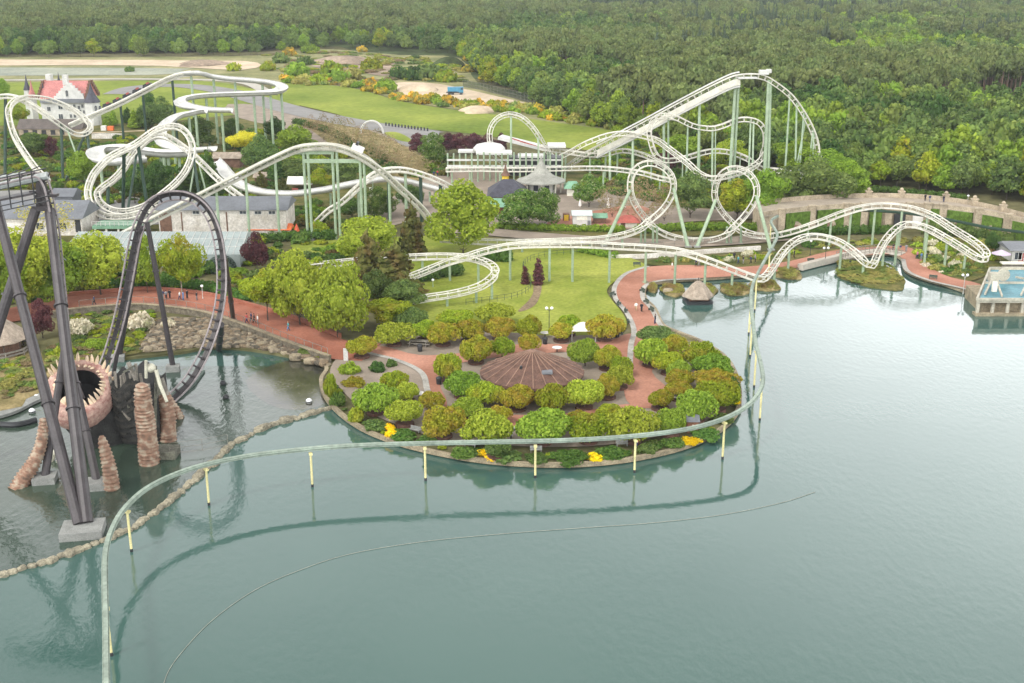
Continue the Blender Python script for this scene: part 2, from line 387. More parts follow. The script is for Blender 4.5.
m3 = nd(nt, 'ShaderNodeMapRange', interpolation_type='SMOOTHSTEP'); m3.inputs['From Min'].default_value = .35; m3.inputs['From Max'].default_value = .75; m3.inputs['To Min'].default_value = 3.5; m3.inputs['To Max'].default_value = .85; nt.links.new(sx.outputs[2], m3.inputs['Value'])   # brighter low in the sky than overhead, added for the lake's reflection
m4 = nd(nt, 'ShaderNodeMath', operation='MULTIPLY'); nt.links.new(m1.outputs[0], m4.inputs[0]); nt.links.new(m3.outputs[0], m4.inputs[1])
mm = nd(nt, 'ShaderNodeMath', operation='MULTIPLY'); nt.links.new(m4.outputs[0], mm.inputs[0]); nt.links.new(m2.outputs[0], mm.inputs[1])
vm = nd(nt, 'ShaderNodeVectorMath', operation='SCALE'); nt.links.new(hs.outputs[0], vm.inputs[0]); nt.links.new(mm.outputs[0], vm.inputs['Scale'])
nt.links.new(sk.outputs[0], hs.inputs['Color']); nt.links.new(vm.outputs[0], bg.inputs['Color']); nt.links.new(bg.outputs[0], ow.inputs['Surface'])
sl = bpy.data.lights.new('sun', 'SUN'); sl.energy = 1.5; sl.angle = R(10); sl.color = (1, .95, .88)
so = bpy.data.objects.new('sun', sl); link(so)
sd = Vector((math.sin(SUN_AZ) * math.cos(SUN_EL), math.cos(SUN_AZ) * math.cos(SUN_EL), math.sin(SUN_EL)))
so.rotation_euler = (-sd).to_track_quat('-Z', 'Y').to_euler(); so.location = (0, 0, 300)
SC.view_settings.view_transform = 'Standard'; SC.view_settings.look = 'None'; SC.view_settings.gamma = 1
SC.view_settings.exposure = .15
SC.render.engine = 'CYCLES'; SC.cycles.use_denoising = True; SC.cycles.max_bounces = 6; SC.cycles.diffuse_bounces = 3
SC.cycles.transparent_max_bounces = 8; SC.cycles.volume_bounces = 0; SC.cycles.caustics_reflective = False; SC.cycles.caustics_refractive = False
# ================================================================ curves on the ground
def spl(pts, n=8, closed=False):
    """catmull-rom through points of any dimension"""
    A = np.array([list(p) for p in pts], float); N = len(A); out = []
    seg = N if closed else N - 1
    for i in range(seg):
        if closed: p0, p1, p2, p3 = A[(i - 1) % N], A[i], A[(i + 1) % N], A[(i + 2) % N]
        else: p1, p2 = A[i], A[i + 1]; p0 = A[i - 1] if i > 0 else 2 * p1 - p2; p3 = A[i + 2] if i + 2 < N else 2 * p2 - p1
        # centripetal-ish tangents
        for k in range(n):
            t = k / n
            out.append(.5 * (2 * p1 + (p2 - p0) * t + (2 * p0 - 5 * p1 + 4 * p2 - p3) * t * t + (3 * p1 - p0 - 3 * p2 + p3) * t ** 3))
    if not closed: out.append(A[-1])
    return out
def sheet(name, px, z, m, label=None, curve=5, kind='structure', world=None):
    pts = spl(px, curve, True) if curve else px
    q = [P(p[0], p[1], z) for p in pts] if world is None else [Vector((x, y, z)) for x, y in world]
    mb = MB(); a = sum(q[i].x * q[(i + 1) % len(q)].y - q[(i + 1) % len(q)].x * q[i].y for i in range(len(q)))
    mb.poly(q if a > 0 else q[::-1])
    o = mb.build(name, m); return tag(o, label, kind=kind)
def ribbon(name, px, width, z, m, label=None, kind='structure', curve=8, mb=None):
    c = [P(p[0], p[1], z) for p in spl(px, curve)]; own = mb is None; mb = mb or MB(); vs = []
    for i, p in enumerate(c):
        t = (c[min(i + 1, len(c) - 1)] - c[max(i - 1, 0)]); t.z = 0; t.normalize(); n = Vector((-t.y, t.x, 0)) * width / 2
        vs += [p + n, p - n]
    mb.add(vs, [(2 * i, 2 * i + 1, 2 * i + 3, 2 * i + 2) for i in range(len(c) - 1)])
    return tag(mb.build(name, m), label, kind=kind) if own else None
# ground materials
_mat = mat
def mat(*a, **k):
    k.setdefault('spec', .08); return _mat(*a, **k)
M['land'] = mat('land_soil', (.12, .12, .05), .95, .3, .03, c2=(.17, .155, .08), fine=20)
M['ivy'] = mat('ivy_green', (.10, .17, .03), .95, .4, 1.2, bump=.8)
M['forestfloor'] = mat('forest_floor', (.055, .075, .028), .95, .35, .05)
M['lawn'] = mat('lawn_grass', (.19, .255, .030), .95, .24, .05, c2=(.32, .34, .07), fine=30)
M['meadow'] = mat('meadow_grass', (.155, .22, .030), .95, .2, .02, c2=(.24, .28, .05), fine=25)
M['drygrass'] = mat('dry_grass', (.19, .165, .065), .95, .35, .25, c2=(.31, .245, .12), fine=10)
M['bankgreen'] = mat('bank_green', (.085, .115, .025), .95, .35, .2, c2=(.17, .145, .055), fine=10)
M['scrub'] = mat('scrub_ground', (.19, .21, .08), .95, .25, .04, c2=(.30, .28, .14), fine=12)
M['brick'] = mat('red_brick_paving', (.36, .165, .11), .85, .16, .07, c2=(.49, .25, .18), fine=35)
M['brickdark'] = mat('dark_brick_paving', (.30, .115, .075), .85, .16, .12, c2=(.40, .165, .11), fine=30)
M['paving'] = mat('grey_paving', (.27, .225, .18), .85, .14, .25, fine=20)
M['asphalt'] = mat('grey_asphalt', (.235, .23, .22), .9, .12, .1, fine=20)
M['sand'] = mat('sandy_soil', (.50, .40, .28), .95, .15, .05, c2=(.60, .49, .36), fine=12)
M['brownsoil'] = mat('brown_soil', (.24, .19, .14), .95, .3, .05, c2=(.36, .28, .21), fine=12)
M['dirtpath'] = mat('dirt_path', (.20, .15, .095), .95, .3, .3)
M['edging'] = mat('edging_stone', (.36, .345, .31), .9, .2, .5)
M['paleroad'] = mat('pale_road', (.40, .38, .33), .9, .1, .05, fine=20)
M['lotgrey'] = mat('gravel_lot', (.27, .30, .25), .95, .2, .03, c2=(.34, .35, .27), fine=25)
M['pier'] = mat('pale_promenade', (.46, .42, .36), .9, .12, .15, fine=15)
mat = _mat
# water ---------------------------------------------------------------
def water_mat(name, c1, c2, scale, bump, rough, mud=None):
    m, nt, out = base_mat(name); L = nt.links.new
    b = nd(nt, 'ShaderNodeBsdfPrincipled'); b.inputs['Roughness'].default_value = rough; b.inputs['IOR'].default_value = 1.45
    b.inputs['Specular IOR Level'].default_value = .8
    g = nd(nt, 'ShaderNodeNewGeometry')
    n0 = nd(nt, 'ShaderNodeTexNoise', i_Scale=.018, i_Detail=4.0); L(g.outputs['Position'], n0.inputs['Vector'])
    cr = nd(nt, 'ShaderNodeValToRGB'); e = cr.color_ramp.elements; e[0].position = .35; e[0].color = rgba(c1); e[1].position = .65; e[1].color = rgba(c2)
    if mud: k = e.new(.80); k.color = rgba(mud)
    L(n0.outputs['Fac'], cr.inputs['Fac']); L(cr.outputs['Color'], b.inputs['Base Color'])
    mp = nd(nt, 'ShaderNodeMapping'); mp.inputs['Scale'].default_value = (1, .55, 1); mp.inputs['Rotation'].default_value = (0, 0, .5); L(g.outputs['Position'], mp.inputs['Vector'])
    n1 = nd(nt, 'ShaderNodeTexNoise', i_Scale=scale, i_Detail=4.0, i_Roughness=.55); L(mp.outputs[0], n1.inputs['Vector'])
    n2 = nd(nt, 'ShaderNodeTexNoise', i_Scale=.06, i_Detail=2.0); L(g.outputs['Position'], n2.inputs['Vector'])
    mr = nd(nt, 'ShaderNodeMapRange'); mr.inputs['From Min'].default_value = .35; mr.inputs['From Max'].default_value = .65; mr.inputs['To Min'].default_value = .4; mr.inputs['To Max'].default_value = 1.3
    L(n2.outputs['Fac'], mr.inputs['Value'])
    mu = nd(nt, 'ShaderNodeMath', operation='MULTIPLY'); L(n1.outputs['Fac'], mu.inputs[0]); L(mr.outputs[0], mu.inputs[1])
    bp = nd(nt, 'ShaderNodeBump'); bp.inputs['Strength'].default_value = bump; bp.inputs['Distance'].default_value = .25
    L(mu.outputs[0], bp.inputs['Height']); L(bp.outputs['Normal'], b.inputs['Normal']); L(b.outputs[0], out.inputs['Surface']); return m
M['water'] = water_mat('lake_water', (.042, .094, .080), (.056, .112, .095), 1.2, .095, .04)
M['lagoon'] = water_mat('lagoon_water', (.026, .054, .043), (.048, .070, .048), 1.0, .36, .05, mud=(.085, .07, .04))
mb = MB(); mb.poly([(-2400, -60, 0), (2400, -60, 0), (2400, 420, 0), (-2400, 420, 0)]); tag(mb.build('lake_water', M['water']), kind='structure')
BREAK = [(-30, 578), (0, 575), (20, 570), (40, 564), (62, 557), (85, 548), (108, 539), (130, 530), (148, 518), (165, 505), (180, 492), (195, 479), (212, 464), (226, 450), (240, 440), (258, 431), (276, 424), (296, 418), (314, 413), (332, 408)]
sheet('lagoon_water', [(-700, 700)] + BREAK + [(340, 366), (-700, 366)], .006, M['lagoon'], curve=0)
# land ------------------------------------------------------------------
SHORE = spl([(-200, 436), (-60, 424), (0, 414), (28, 402), (48, 392), (70, 374), (95, 363), (130, 357), (180, 352), (210, 347), (250, 349), (300, 358), (326, 367),
  (321, 380), (325, 395), (338, 411), (360, 427), (390, 440), (430, 451), (480, 460), (530, 464), (580, 464), (630, 459), (680, 448), (715, 433), (735, 415), (740, 397), (736, 375), (724, 356), (700, 341), (680, 333), (663, 325), (655, 309), (645, 298), (647, 287), (668, 281),
  (700, 279), (740, 276), (762, 275), (800, 268), (832, 260), (850, 258), (870, 255), (890, 254), (902, 259), (907, 271), (925, 279), (950, 286), (978, 296)], 6) + [(1100, 300), (1700, 300)]
sh = [P(p[0], p[1]) for p in SHORE]
land = [Vector((-2400, sh[0].y, LZ))] + sh + [Vector((2400, sh[-1].y, LZ)), Vector((2400, 2700, LZ)), Vector((-2400, 2700, LZ))]
mb = MB(); mb.prism([(p.x, p.y) for p in land], -1.0, LZ); tag(mb.build('ground', M['land']), kind='structure')
def kerb(name, px, z, m, r=.28, h=.22, curve=5, mbr=None):
    c = [P(p[0], p[1], z) for p in spl(px, curve)]; mb = MB()
    vs = []
    for i, p in enumerate(c):
        t = (c[min(i + 1, len(c) - 1)] - c[max(i - 1, 0)]); t.z = 0; t.normalize(); n = Vector((-t.y, t.x, 0)) * r
        vs += [p + n + Vector((0, 0, -.3)), p + n + Vector((0, 0, h)), p - n + Vector((0, 0, h)), p - n + Vector((0, 0, -.3))]
    mb.add(vs, [(4 * i + a, 4 * i + 4 + a, 4 * i + 4 + (a + 1) % 4, 4 * i + (a + 1) % 4) for i in range(len(c) - 1) for a in range(4)])
    return tag(mb.build(name, m), kind='structure')
kerb('island_kerb', SHORE[72:206], LZ, M['quay'], curve=1)
kerb('lakeside_kerb', SHORE[205:289], LZ, M['quay'], .35, .15, curve=1)
kerb('pool_kerb', SHORE[0:30], LZ, M['conc'], .9, .1, curve=1)
# ------------------------------------------------------------------ far ground
FAR = 2650
sheet('forest_floor', None, LZ + .05, M['forestfloor'], curve=0, world=[(-2390, 800), (-200, 800), (-120, 850), (-40, 640), (40, 560), (110, 440), (130, 395), (250, 365), (2390, 300), (2390, FAR), (-2390, FAR)])
sheet('scrub_land', [(-400, 58), (120, 57), (260, 55), (300, 49), (345, 50), (400, 55), (460, 58), (480, 85), (545, 108), (640, 134), (520, 118), (400, 101), (284, 84), (-400, 84)], LZ + .10, M['scrub'], curve=3)
sheet('meadow', [(276, 83), (350, 87.5), (400, 101), (456, 110), (520, 117.5), (610, 130), (660, 137), (650, 150), (600, 151), (540, 144), (490, 136), (456, 132), (375, 123), (325, 111), (284, 100)], LZ + .20, M['meadow'], curve=3)
sheet('field', [(-300, 83), (0, 82.5), (110, 81), (200, 81), (240, 86), (275, 95), (300, 106), (260, 112), (200, 118), (100, 124), (-300, 124)], LZ + .14, M['meadow'], curve=3)
sheet('sand_strip', [(-300, 59.5), (60, 59.5), (200, 60.5), (245, 61), (262, 65), (240, 70), (180, 67), (100, 65), (-300, 66)], LZ + .24, M['sand'], curve=2)
sheet('gravel_lot', [(-300, 67.5), (150, 68), (180, 70), (150, 75), (-300, 75.5)], LZ + .24, M['lotgrey'], curve=2)
ribbon('road', [(-300, 80), (0, 80), (80, 79), (150, 79), (215, 80), (250, 84), (268, 93)], 6.5, LZ + .26, M['paleroad'])
ribbon('track_path', [(118, 94), (135, 88), (160, 85.5), (190, 86), (225, 91), (255, 99), (290, 109), (330, 118), (380, 127), (430, 134)], 14, LZ + .28, M['asphalt'])
sheet('sand_yard', [(395, 84), (412, 82), (440, 84), (470, 90), (500, 97), (545, 107), (541, 112), (500, 106), (465, 101), (432, 98), (405, 95)], LZ + .24, M['sand'], curve=3)
sheet('soil_patch', [(312, 60), (345, 58), (380, 60), (398, 66), (385, 76), (350, 70), (315, 67)], LZ + .24, M['brownsoil'], curve=3)
sheet('car_park', [(372, 124), (400, 127), (440, 131), (428, 143), (405, 146), (392, 138), (380, 131)], LZ + .32, M['asphalt'], curve=2)
sheet('car_park_verge', [(384, 133), (396, 132), (408, 137), (412, 142), (398, 140)], LZ + .36, M['lawn'], curve=3)
sheet('service_yard', [(228, 104), (290, 108), (330, 118), (400, 140), (410, 160), (330, 150), (290, 130), (240, 118)], LZ + .17, M['paving'], curve=3)
sheet('bare_ground', [(300, 118), (345, 122), (392, 140), (440, 165), (440, 182), (400, 178), (340, 150)], LZ + .21, M['drygrass'], curve=3)
# ------------------------------------------------------------------ park ground
sheet('park_ground', [(-260, 118), (120, 122), (260, 118), (420, 150), (470, 160), (640, 165), (760, 185), (780, 205), (760, 232), (640, 236), (490, 236), (430, 225), (300, 235), (-260, 240)], LZ + .12, M['bankgreen'], curve=3)
sheet('midway_paving', [(430, 176), (470, 178), (560, 182), (610, 192), (690, 208), (780, 210), (760, 218), (680, 222), (640, 229), (565, 230), (500, 228), (470, 228), (440, 212), (392, 226), (356, 226), (372, 204), (412, 190)], LZ + .30, M['paving'], curve=3)
sheet('kiosk_paving', [(548, 222), (620, 206), (650, 209), (630, 228), (560, 230)], LZ + .34, M['brick'], curve=2)
sheet('station_paving', [(-50, 196), (60, 190), (140, 198), (190, 208), (160, 224), (60, 228), (-50, 228)], LZ + .22, M['asphalt'], curve=3)
sheet('lawn', [(410, 300), (424, 272), (436, 262), (480, 250), (520, 248), (600, 250), (645, 264), (640, 272), (617, 280), (607, 290), (612, 300), (622, 312), (627, 324), (620, 333), (590, 338), (530, 334), (480, 330), (425, 322)], LZ + .22, M['lawn'], curve=4)
sheet('dirt_strip', [(534, 284), (541, 284), (541, 292), (536, 304), (526, 310), (518, 311), (528, 301), (533, 293)], LZ + .26, M['dirtpath'], curve=4)
sheet('orchard_lawn', [(290, 246), (330, 240), (420, 236), (490, 238), (520, 248), (436, 268), (405, 300), (380, 300), (340, 268)], LZ + .18, M['lawn'], curve=3)
ribbon('path_strip', [(430, 228), (480, 231), (540, 236), (600, 240), (680, 243), (740, 240), (790, 236)], 7, LZ + .26, M['paving'])
sheet('garden_bed', [(640, 262), (700, 256), (770, 252), (820, 250), (860, 246), (900, 240), (960, 238), (1010, 246), (1010, 262), (985, 276), (962, 282), (935, 276), (922, 268), (905, 250), (870, 250), (820, 258), (760, 266), (690, 268)], LZ + .20, M['bankgreen'], curve=3)
sheet('brick_path', [(615, 286), (625, 274), (645, 267), (690, 265), (740, 267), (790, 261), (830, 251), (870, 247), (905, 246), (922, 256), (932, 268), (950, 277), (980, 284), (982, 293), (960, 287), (930, 280), (908, 271), (903, 259), (890, 254), (850, 257), (800, 267), (760, 274), (700, 278), (662, 280), (645, 286), (643, 298), (652, 309), (660, 324), (672, 335), (690, 344), (683, 352), (662, 352), (652, 372), (668, 388), (672, 400), (652, 408), (630, 404), (624, 388), (630, 364), (630, 345), (634, 330), (627, 312), (615, 298)], LZ + .30, M['brick'], curve=3)
sheet('plaza_paving', [(330, 372), (340, 355), (360, 347), (420, 332), (500, 332), (560, 336), (620, 334), (640, 345), (720, 362), (733, 384), (730, 402), (700, 424), (650, 438), (590, 446), (520, 446), (450, 440), (400, 426), (362, 408), (342, 390)], LZ + .24, M['paving'], curve=4)
sheet('plaza_brick', [(366, 352), (382, 346), (420, 355), (470, 352), (520, 344), (575, 344), (610, 340), (626, 334), (634, 336), (632, 356), (624, 362), (612, 350), (560, 352), (490, 358), (445, 368), (440, 384), (446, 398), (452, 410), (490, 414), (560, 414), (626, 404), (634, 410), (610, 428), (560, 430), (480, 428), (438, 412), (428, 392), (422, 372), (400, 360)], LZ + .31, M['brick'], curve=4)
ribbon('lake_path', [(-120, 322), (0, 316), (55, 305), (100, 299), (150, 296), (200, 302), (245, 315), (290, 333), (330, 348), (372, 352)], 9.0, LZ + .28, M['brickdark'])
sheet('hut_bank', [(-200, 430), (0, 411), (26, 399), (44, 389), (52, 372), (40, 352), (-10, 345), (-200, 350)], LZ + .12, M['drygrass'], curve=3)
sheet('green_bank', [(42, 352), (66, 340), (100, 330), (140, 330), (150, 340), (142, 352), (118, 357), (80, 366), (60, 376), (50, 370)], LZ + .14, M['bankgreen'], curve=3)
sheet('rocky_bank', [(142, 352), (150, 334), (160, 318), (205, 319), (245, 332), (290, 349), (330, 362), (322, 366), (290, 355), (250, 347), (205, 346)], LZ + .13, M['quay'], curve=3)
sheet('muddy_shallow', [(246, 380), (290, 360), (325, 369), (318, 384), (326, 402), (300, 410), (268, 404)], .012, mat('mud_shallow', (.055, .058, .045), .12, .35, .25, c2=(.085, .082, .06), spec=.8, bump=.05), curve=3)
for px_, lab_ in (([(648, 266), (626, 273.5), (615, 286), (616, 299), (627, 313), (634, 330), (631, 345), (630, 363)], 1), ([(690, 344), (671, 335), (660, 324), (652, 309), (643, 298), (645, 286), (662, 280.3), (700, 278.5)], 2), ([(903, 259), (908, 271), (930, 280.3), (960, 287.4), (981, 293)], 3), ([(366, 352), (400, 361), (422, 373), (428, 392), (438, 412)], 4)):
    ribbon('path_edging', px_, .9, LZ + .335, M['edging'])
# air: one closed box round the camera and everything on the ground
def haze():
    mb = MB(); mb.box((0, 1320, 31.9), (4960, 2800, 69.8))
    m, nt, out = base_mat('haze_air'); v = nd(nt, 'ShaderNodeVolumePrincipled'); v.inputs['Color'].default_value = (.86, .92, 1, 1); v.inputs['Density'].default_value = HAZE; v.inputs['Anisotropy'].default_value = .2
    nt.links.new(v.outputs[0], out.inputs['Volume'])
    tag(mb.build('haze', m), kind='stuff')
HAZE = .00009
haze()
# ================================================================ coasters
def path3(pts, n=10):
    """(px, py, ground row) controls -> smooth 3D points"""
    last = None; c = []
    for p in pts:
        last = p[2] if len(p) > 2 else last
        c.append(PD(p[0], p[1], YR(last)))
    return [Vector(v) for v in spl(c, n)], None
def resample(pts, step):
    out = [pts[0]]; acc = 0
    for a, b in zip(pts, pts[1:]):
        L = (b - a).length
        while L > 1e-9 and acc + L >= step:
            t = (step - acc) / L; a = a + (b - a) * t; out.append(a.copy()); L = (b - a).length; acc = 0
        acc += L
    out.append(pts[-1]); return out
def smooth3(pts, k=2):
    for _ in range(k):
        pts = [pts[0]] + [(a + b * 2 + c) / 4 for a, b, c in zip(pts, pts[1:], pts[2:])] + [pts[-1]]
    return pts
def frames(pts, up=Vector((0, 0, 1)), upf=None):
    fr = []; prev = None
    for i, p in enumerate(pts):
        t = pts[min(i + 1, len(pts) - 1)] - pts[max(i - 1, 0)]
        t = t.normalized() if t.length > 1e-9 else Vector((1, 0, 0))
        u = Vector(upf(p, t) if upf else up); u = u - t * u.dot(t)
        if u.length < .25 and prev is not None: u = prev - t * prev.dot(t)
        elif prev is not None and not upf: u = (u.normalized() * .5 + (prev - t * prev.dot(t)))
        u.normalize(); prev = u; fr.append((p, t, u, t.cross(u)))
    return fr
def truss(parent, name, pts, m, gauge=.62, depth=1.1, rr=.135, lr=.13, st=.085, step=2.0, label=None, up=Vector((0, 0, 1)), upf=None, low=.42, lowmat=None):
    """coaster track: two rails, two lower chords, a cross frame every step metres. spine mesh > rail, rail, tie_lattice"""
    pts = resample(smooth3(pts, 3), step / 2); fr = frames(pts, up, upf)
    mb = MB()
    for sgn in (-1, 1): mb.tube([p - u * depth + s * sgn * low for p, t, u, s in fr], lr, 5)
    base = mb.build(name, lowmat or m, parent)
    if label: base['label'] = label
    for sgn in (-1, 1):
        mb = MB(); mb.tube([p + s * sgn * gauge for p, t, u, s in fr], rr, 5); mb.build('rail', m, base)
    mb = MB()
    for p, t, u, s in fr[::2]:
        a, b, c, d = p + s * gauge, p - s * gauge, p - u * depth - s * low, p - u * depth + s * low
        for x, y in ((a, b), (b, c), (c, d), (d, a)): mb.cyl(x, y, st, n=4)
    mb.tube([p - u * depth * .5 for p, t, u, s in fr], .02, 3)
    mb.build('tie_lattice', m, base); return fr
def near(fr, px, py=None):
    best = None
    for (p0, t, u, s), nx in zip(fr, fr[1:] + fr[-1:]):
        q = proj(p0)
        if abs(q[0] - px) > 30: continue
        for k in range(5):
            p = p0.lerp(nx[0], k / 5); q = proj(p); e = abs(q[0] - px) + (abs(q[1] - py) * .6 if py is not None else 0)
            if best is None or e < best[0]: best = (e, p, t, u, s)
    if best is None: q = min(fr, key=lambda f: abs(proj(f[0])[0] - px)); best = (99,) + tuple(q)
    return best
def column(parent, top, foot, r, m, rt=None, footing=True, fz=LZ):
    mb = MB(); mb.cyl(top, foot, rt or r, r, 8); o = mb.build('support_column', m, parent)
    if footing:
        mb = MB(); mb.box((foot[0], foot[1], fz + .12), (r * 3.4, r * 3.4, .3)); mb.build('footing', M['conc'], o)
def cols(parent, fr, xs, r, m, lean=0, fz=LZ, dy=-1.1, head=False):
    for x in xs:
        if isinstance(x, (list, tuple)): e, p, t, u, s = near(fr, x[0], x[1])
        else: e, p, t, u, s = near(fr, x)
        top = p + Vector((0, 0, dy)) if u.z > -.2 else p + Vector((0, .9, 0))
        if top.z < fz + .6: continue
        column(parent, top, Vector((top.x + lean, top.y, fz - 1.2 if fz < .5 else fz)), r, m, fz=fz, footing=fz > .5)
# ---------------- white coaster with corkscrews (behind and over the lake)
RC = thing('roller_coaster', 'big white roller coaster with two corkscrew rings, tall lift hill and pale green posts', 'roller coaster', P(720, 200))
W = M['trackwhite']; G = M['green']
low = [(440, 237, 253), (470, 239), (497, 240), (530, 240, 253), (560, 239, 252), (600, 237, 249), (630, 231, 247), (649, 221, 246), (664, 208, 244), (673, 192, 243), (672, 177, 243), (663, 167, 243), (650, 163, 243), (638, 167, 243), (631, 178, 243), (631, 194, 243), (638, 209, 242), (649, 221, 240), (665, 232, 240), (685, 237.5, 242), (703, 238.5, 243), (718, 236, 245), (728, 231, 246), (736, 225, 246), (747, 213, 245), (756, 198, 244), (756, 184, 243.5), (748, 173, 243), (736, 168.5, 242.5), (724, 172, 242), (716, 184, 241.5), (715, 198, 241), (722, 212, 240.5), (735, 225, 240), (748, 231.5, 241), (765, 234, 243), (782, 232, 245), (800, 227, 246), (820, 220, 246), (840, 212, 246), (860, 206, 246), (880, 203.5, 246), (900, 204.5, 247), (917, 208, 250), (935, 215, 254), (952, 226, 259), (970, 237, 264), (982, 246, 269), (987, 253, 273), (984, 257, 276), (976, 254.5, 275), (963, 246, 272), (948, 237, 269), (933, 228.5, 266), (923, 224.5, 264), (914, 222.5, 263), (904, 222.5, 263), (895, 228, 265), (886, 238, 268), (879, 250, 271), (873, 263, 275), (866, 260, 275), (855, 250, 272), (842, 241, 270), (828, 236, 268), (815, 234, 267), (802, 236, 268), (791, 242, 270), (781, 253, 275), (772, 267, 282), (764, 276, 288), (754, 275, 288.5), (740, 270, 288), (722, 263, 288), (700, 255, 287), (680, 249, 286), (655, 246, 285), (620, 244, 284), (580, 242, 283), (540, 242, 282), (515, 243, 281), (497, 246, 282), (480, 250, 283), (465, 255, 285), (447, 260, 286), (432, 266, 287), (420, 271, 289), (406, 276, 292), (392, 280, 295)]
p3, _ = path3(low)
def cork(p, t):
    x, y = proj(p)
    for cx, cy in ((651, 192), (736, 198)):
        d = math.hypot(x - cx, (y - cy) * .8)
        if d < 42:
            k = max(0, min(1, (42 - d) / 12)); k = k if y < cy + 24 else k * max(0, 1 - (y - cy - 24) / 12)
            return Vector((0, -1, .25)) * k + Vector((0, 0, 1)) * (1 - k)
    return Vector((0, 0, 1))
f_low = truss(RC, 'lakeside_track', p3, W, upf=cork, gauge=.6, depth=1.0)
cols(RC, f_low, [(510, 245), (550, 243), (573, 243), (610, 243.5), (646, 246)], .24, G)
cols(RC, f_low, [(676, 248), (706, 257), (733, 267)], .24, G, fz=0.1)
cols(RC, f_low, [(500, 240), (522, 240), (590, 238), (622, 233), (690, 238), (712, 237), (775, 234), (808, 224), (832, 215.5), (852, 209), (876, 204), (903, 205), (928, 212), (948, 237), (966, 248), (928, 226), (899, 226), (842, 241), (790, 242)], .26, G)
cols(RC, f_low, [(885, 240), (864, 259), (775, 262)], .26, G, fz=.1)
for (x, y, fx, fr_) in ((630, 190, 604, 246), (673, 188, 688, 247), (714, 200, 697, 247), (757, 196, 771, 250)):
    e, p, t, u, s = near(f_low, x, y); column(RC, p, P(fx, fr_), .42, G, rt=.34)
for x in (641, 645, 653, 657, 727, 731, 741): # short posts under the crossings
    column(RC, PD(x, 227, YR(245)), P(x, 244), .25, G)
helix = [(310, 264, 290), (345, 260, 287), (380, 257, 285), (412, 255, 283), (440, 254, 282), (465, 255, 282), (480, 258, 284), (491, 263, 290), (495.5, 270, 296), (492, 276, 300), (482, 283, 303), (468, 288, 305), (450, 292, 307), (430, 295, 309), (412, 298, 311)]
p3, _ = path3(helix); f_h = truss(RC, 'helix_track', p3, W, gauge=.65, depth=1.0)
cols(RC, f_h, [(422, 255), (450, 254), (478, 257), (492, 276), (476, 286), (447, 293), (395, 256), (335, 261)], .24, G)
lift = [(548, 176, 172), (570, 163, 175), (590, 150, 179), (640, 124, 183), (690, 97, 187), (728, 78, 188), (742, 74.5, 188), (756, 74, 188), (767, 76.5, 188), (779, 84, 188), (791, 93.5, 188), (801, 106, 188), (810, 121, 188), (816, 135, 188), (819.5, 150, 188), (819.5, 164, 189), (814, 174, 190), (803, 174, 191), (789, 171, 190), (776, 168.5, 189), (763, 167, 188.5), (755, 161.5, 188), (749, 157.5), (741, 154, 187), (732, 151), (720, 149, 187), (707, 149.8), (692, 154, 187), (683, 156.5), (672, 158.5, 187), (661.5, 157.5), (656, 152, 187.5), (653, 143), (651, 132), (655, 121.5), (664, 115, 188), (676, 116), (685, 120, 188), (694, 124), (704, 126), (713, 126.5), (724, 123.5), (736, 118.5), (747, 117.4, 188), (757, 119.5), (763, 124), (767, 132, 188), (767.5, 141), (766, 150), (761, 159.5, 189), (752, 166, 191), (742, 170, 193), (728, 174, 195), (712, 176.5, 196), (700, 172, 194), (690, 163, 192), (680, 155, 190), (670, 147.5, 188), (660, 140, 186), (650, 136, 184.5), (637, 133, 184), (622, 131.5, 183.5), (607, 133.5, 183), (595, 137.5, 182.5), (582, 143, 182), (572, 149, 181), (560, 155, 180)]
p3, _ = path3(lift); f_l = truss(RC, 'lift_and_drop_track', p3, W, gauge=.62, depth=1.1, rr=.16)
mid = [(540, 146, 176), (556, 148.5, 177), (575, 151.5, 178), (596, 153.5, 179), (610, 151.5, 180), (622, 149, 180), (634, 150.5, 181), (646, 154, 182), (658, 160, 184), (668, 166, 186)]
p3, _ = path3(mid); f_m = truss(RC, 'station_track', p3, W, gauge=.62, depth=1.0)
low2 = [(446, 168, 186), (480, 167.5, 186), (520, 168), (560, 167, 187), (600, 166.5, 187), (628, 169, 189), (645, 172, 190), (659, 176, 191), (673, 179, 192)]
p3, _ = path3(low2); f_2 = truss(RC, 'brake_track', p3, W, gauge=.65, depth=1.0)
loop = [(512, 166, 176), (503, 161, 175), (495, 153, 174.5), (491.5, 143, 174), (491, 132, 174), (495, 123, 174), (502, 117.5, 174), (511, 115.7, 174), (521, 118.8, 174), (530, 126.5, 173.5), (537, 136, 173), (543, 146, 172.5), (551, 156, 172), (562, 163, 172)]
p3, _ = path3(loop); LC = PD(516, 140, YR(174)); f_v = truss(RC, 'vertical_loop', p3, W, gauge=.6, depth=1.0, upf=lambda p, t: Vector((LC.x - p.x, -.8 * (LC - p).length, LC.z - p.z)))
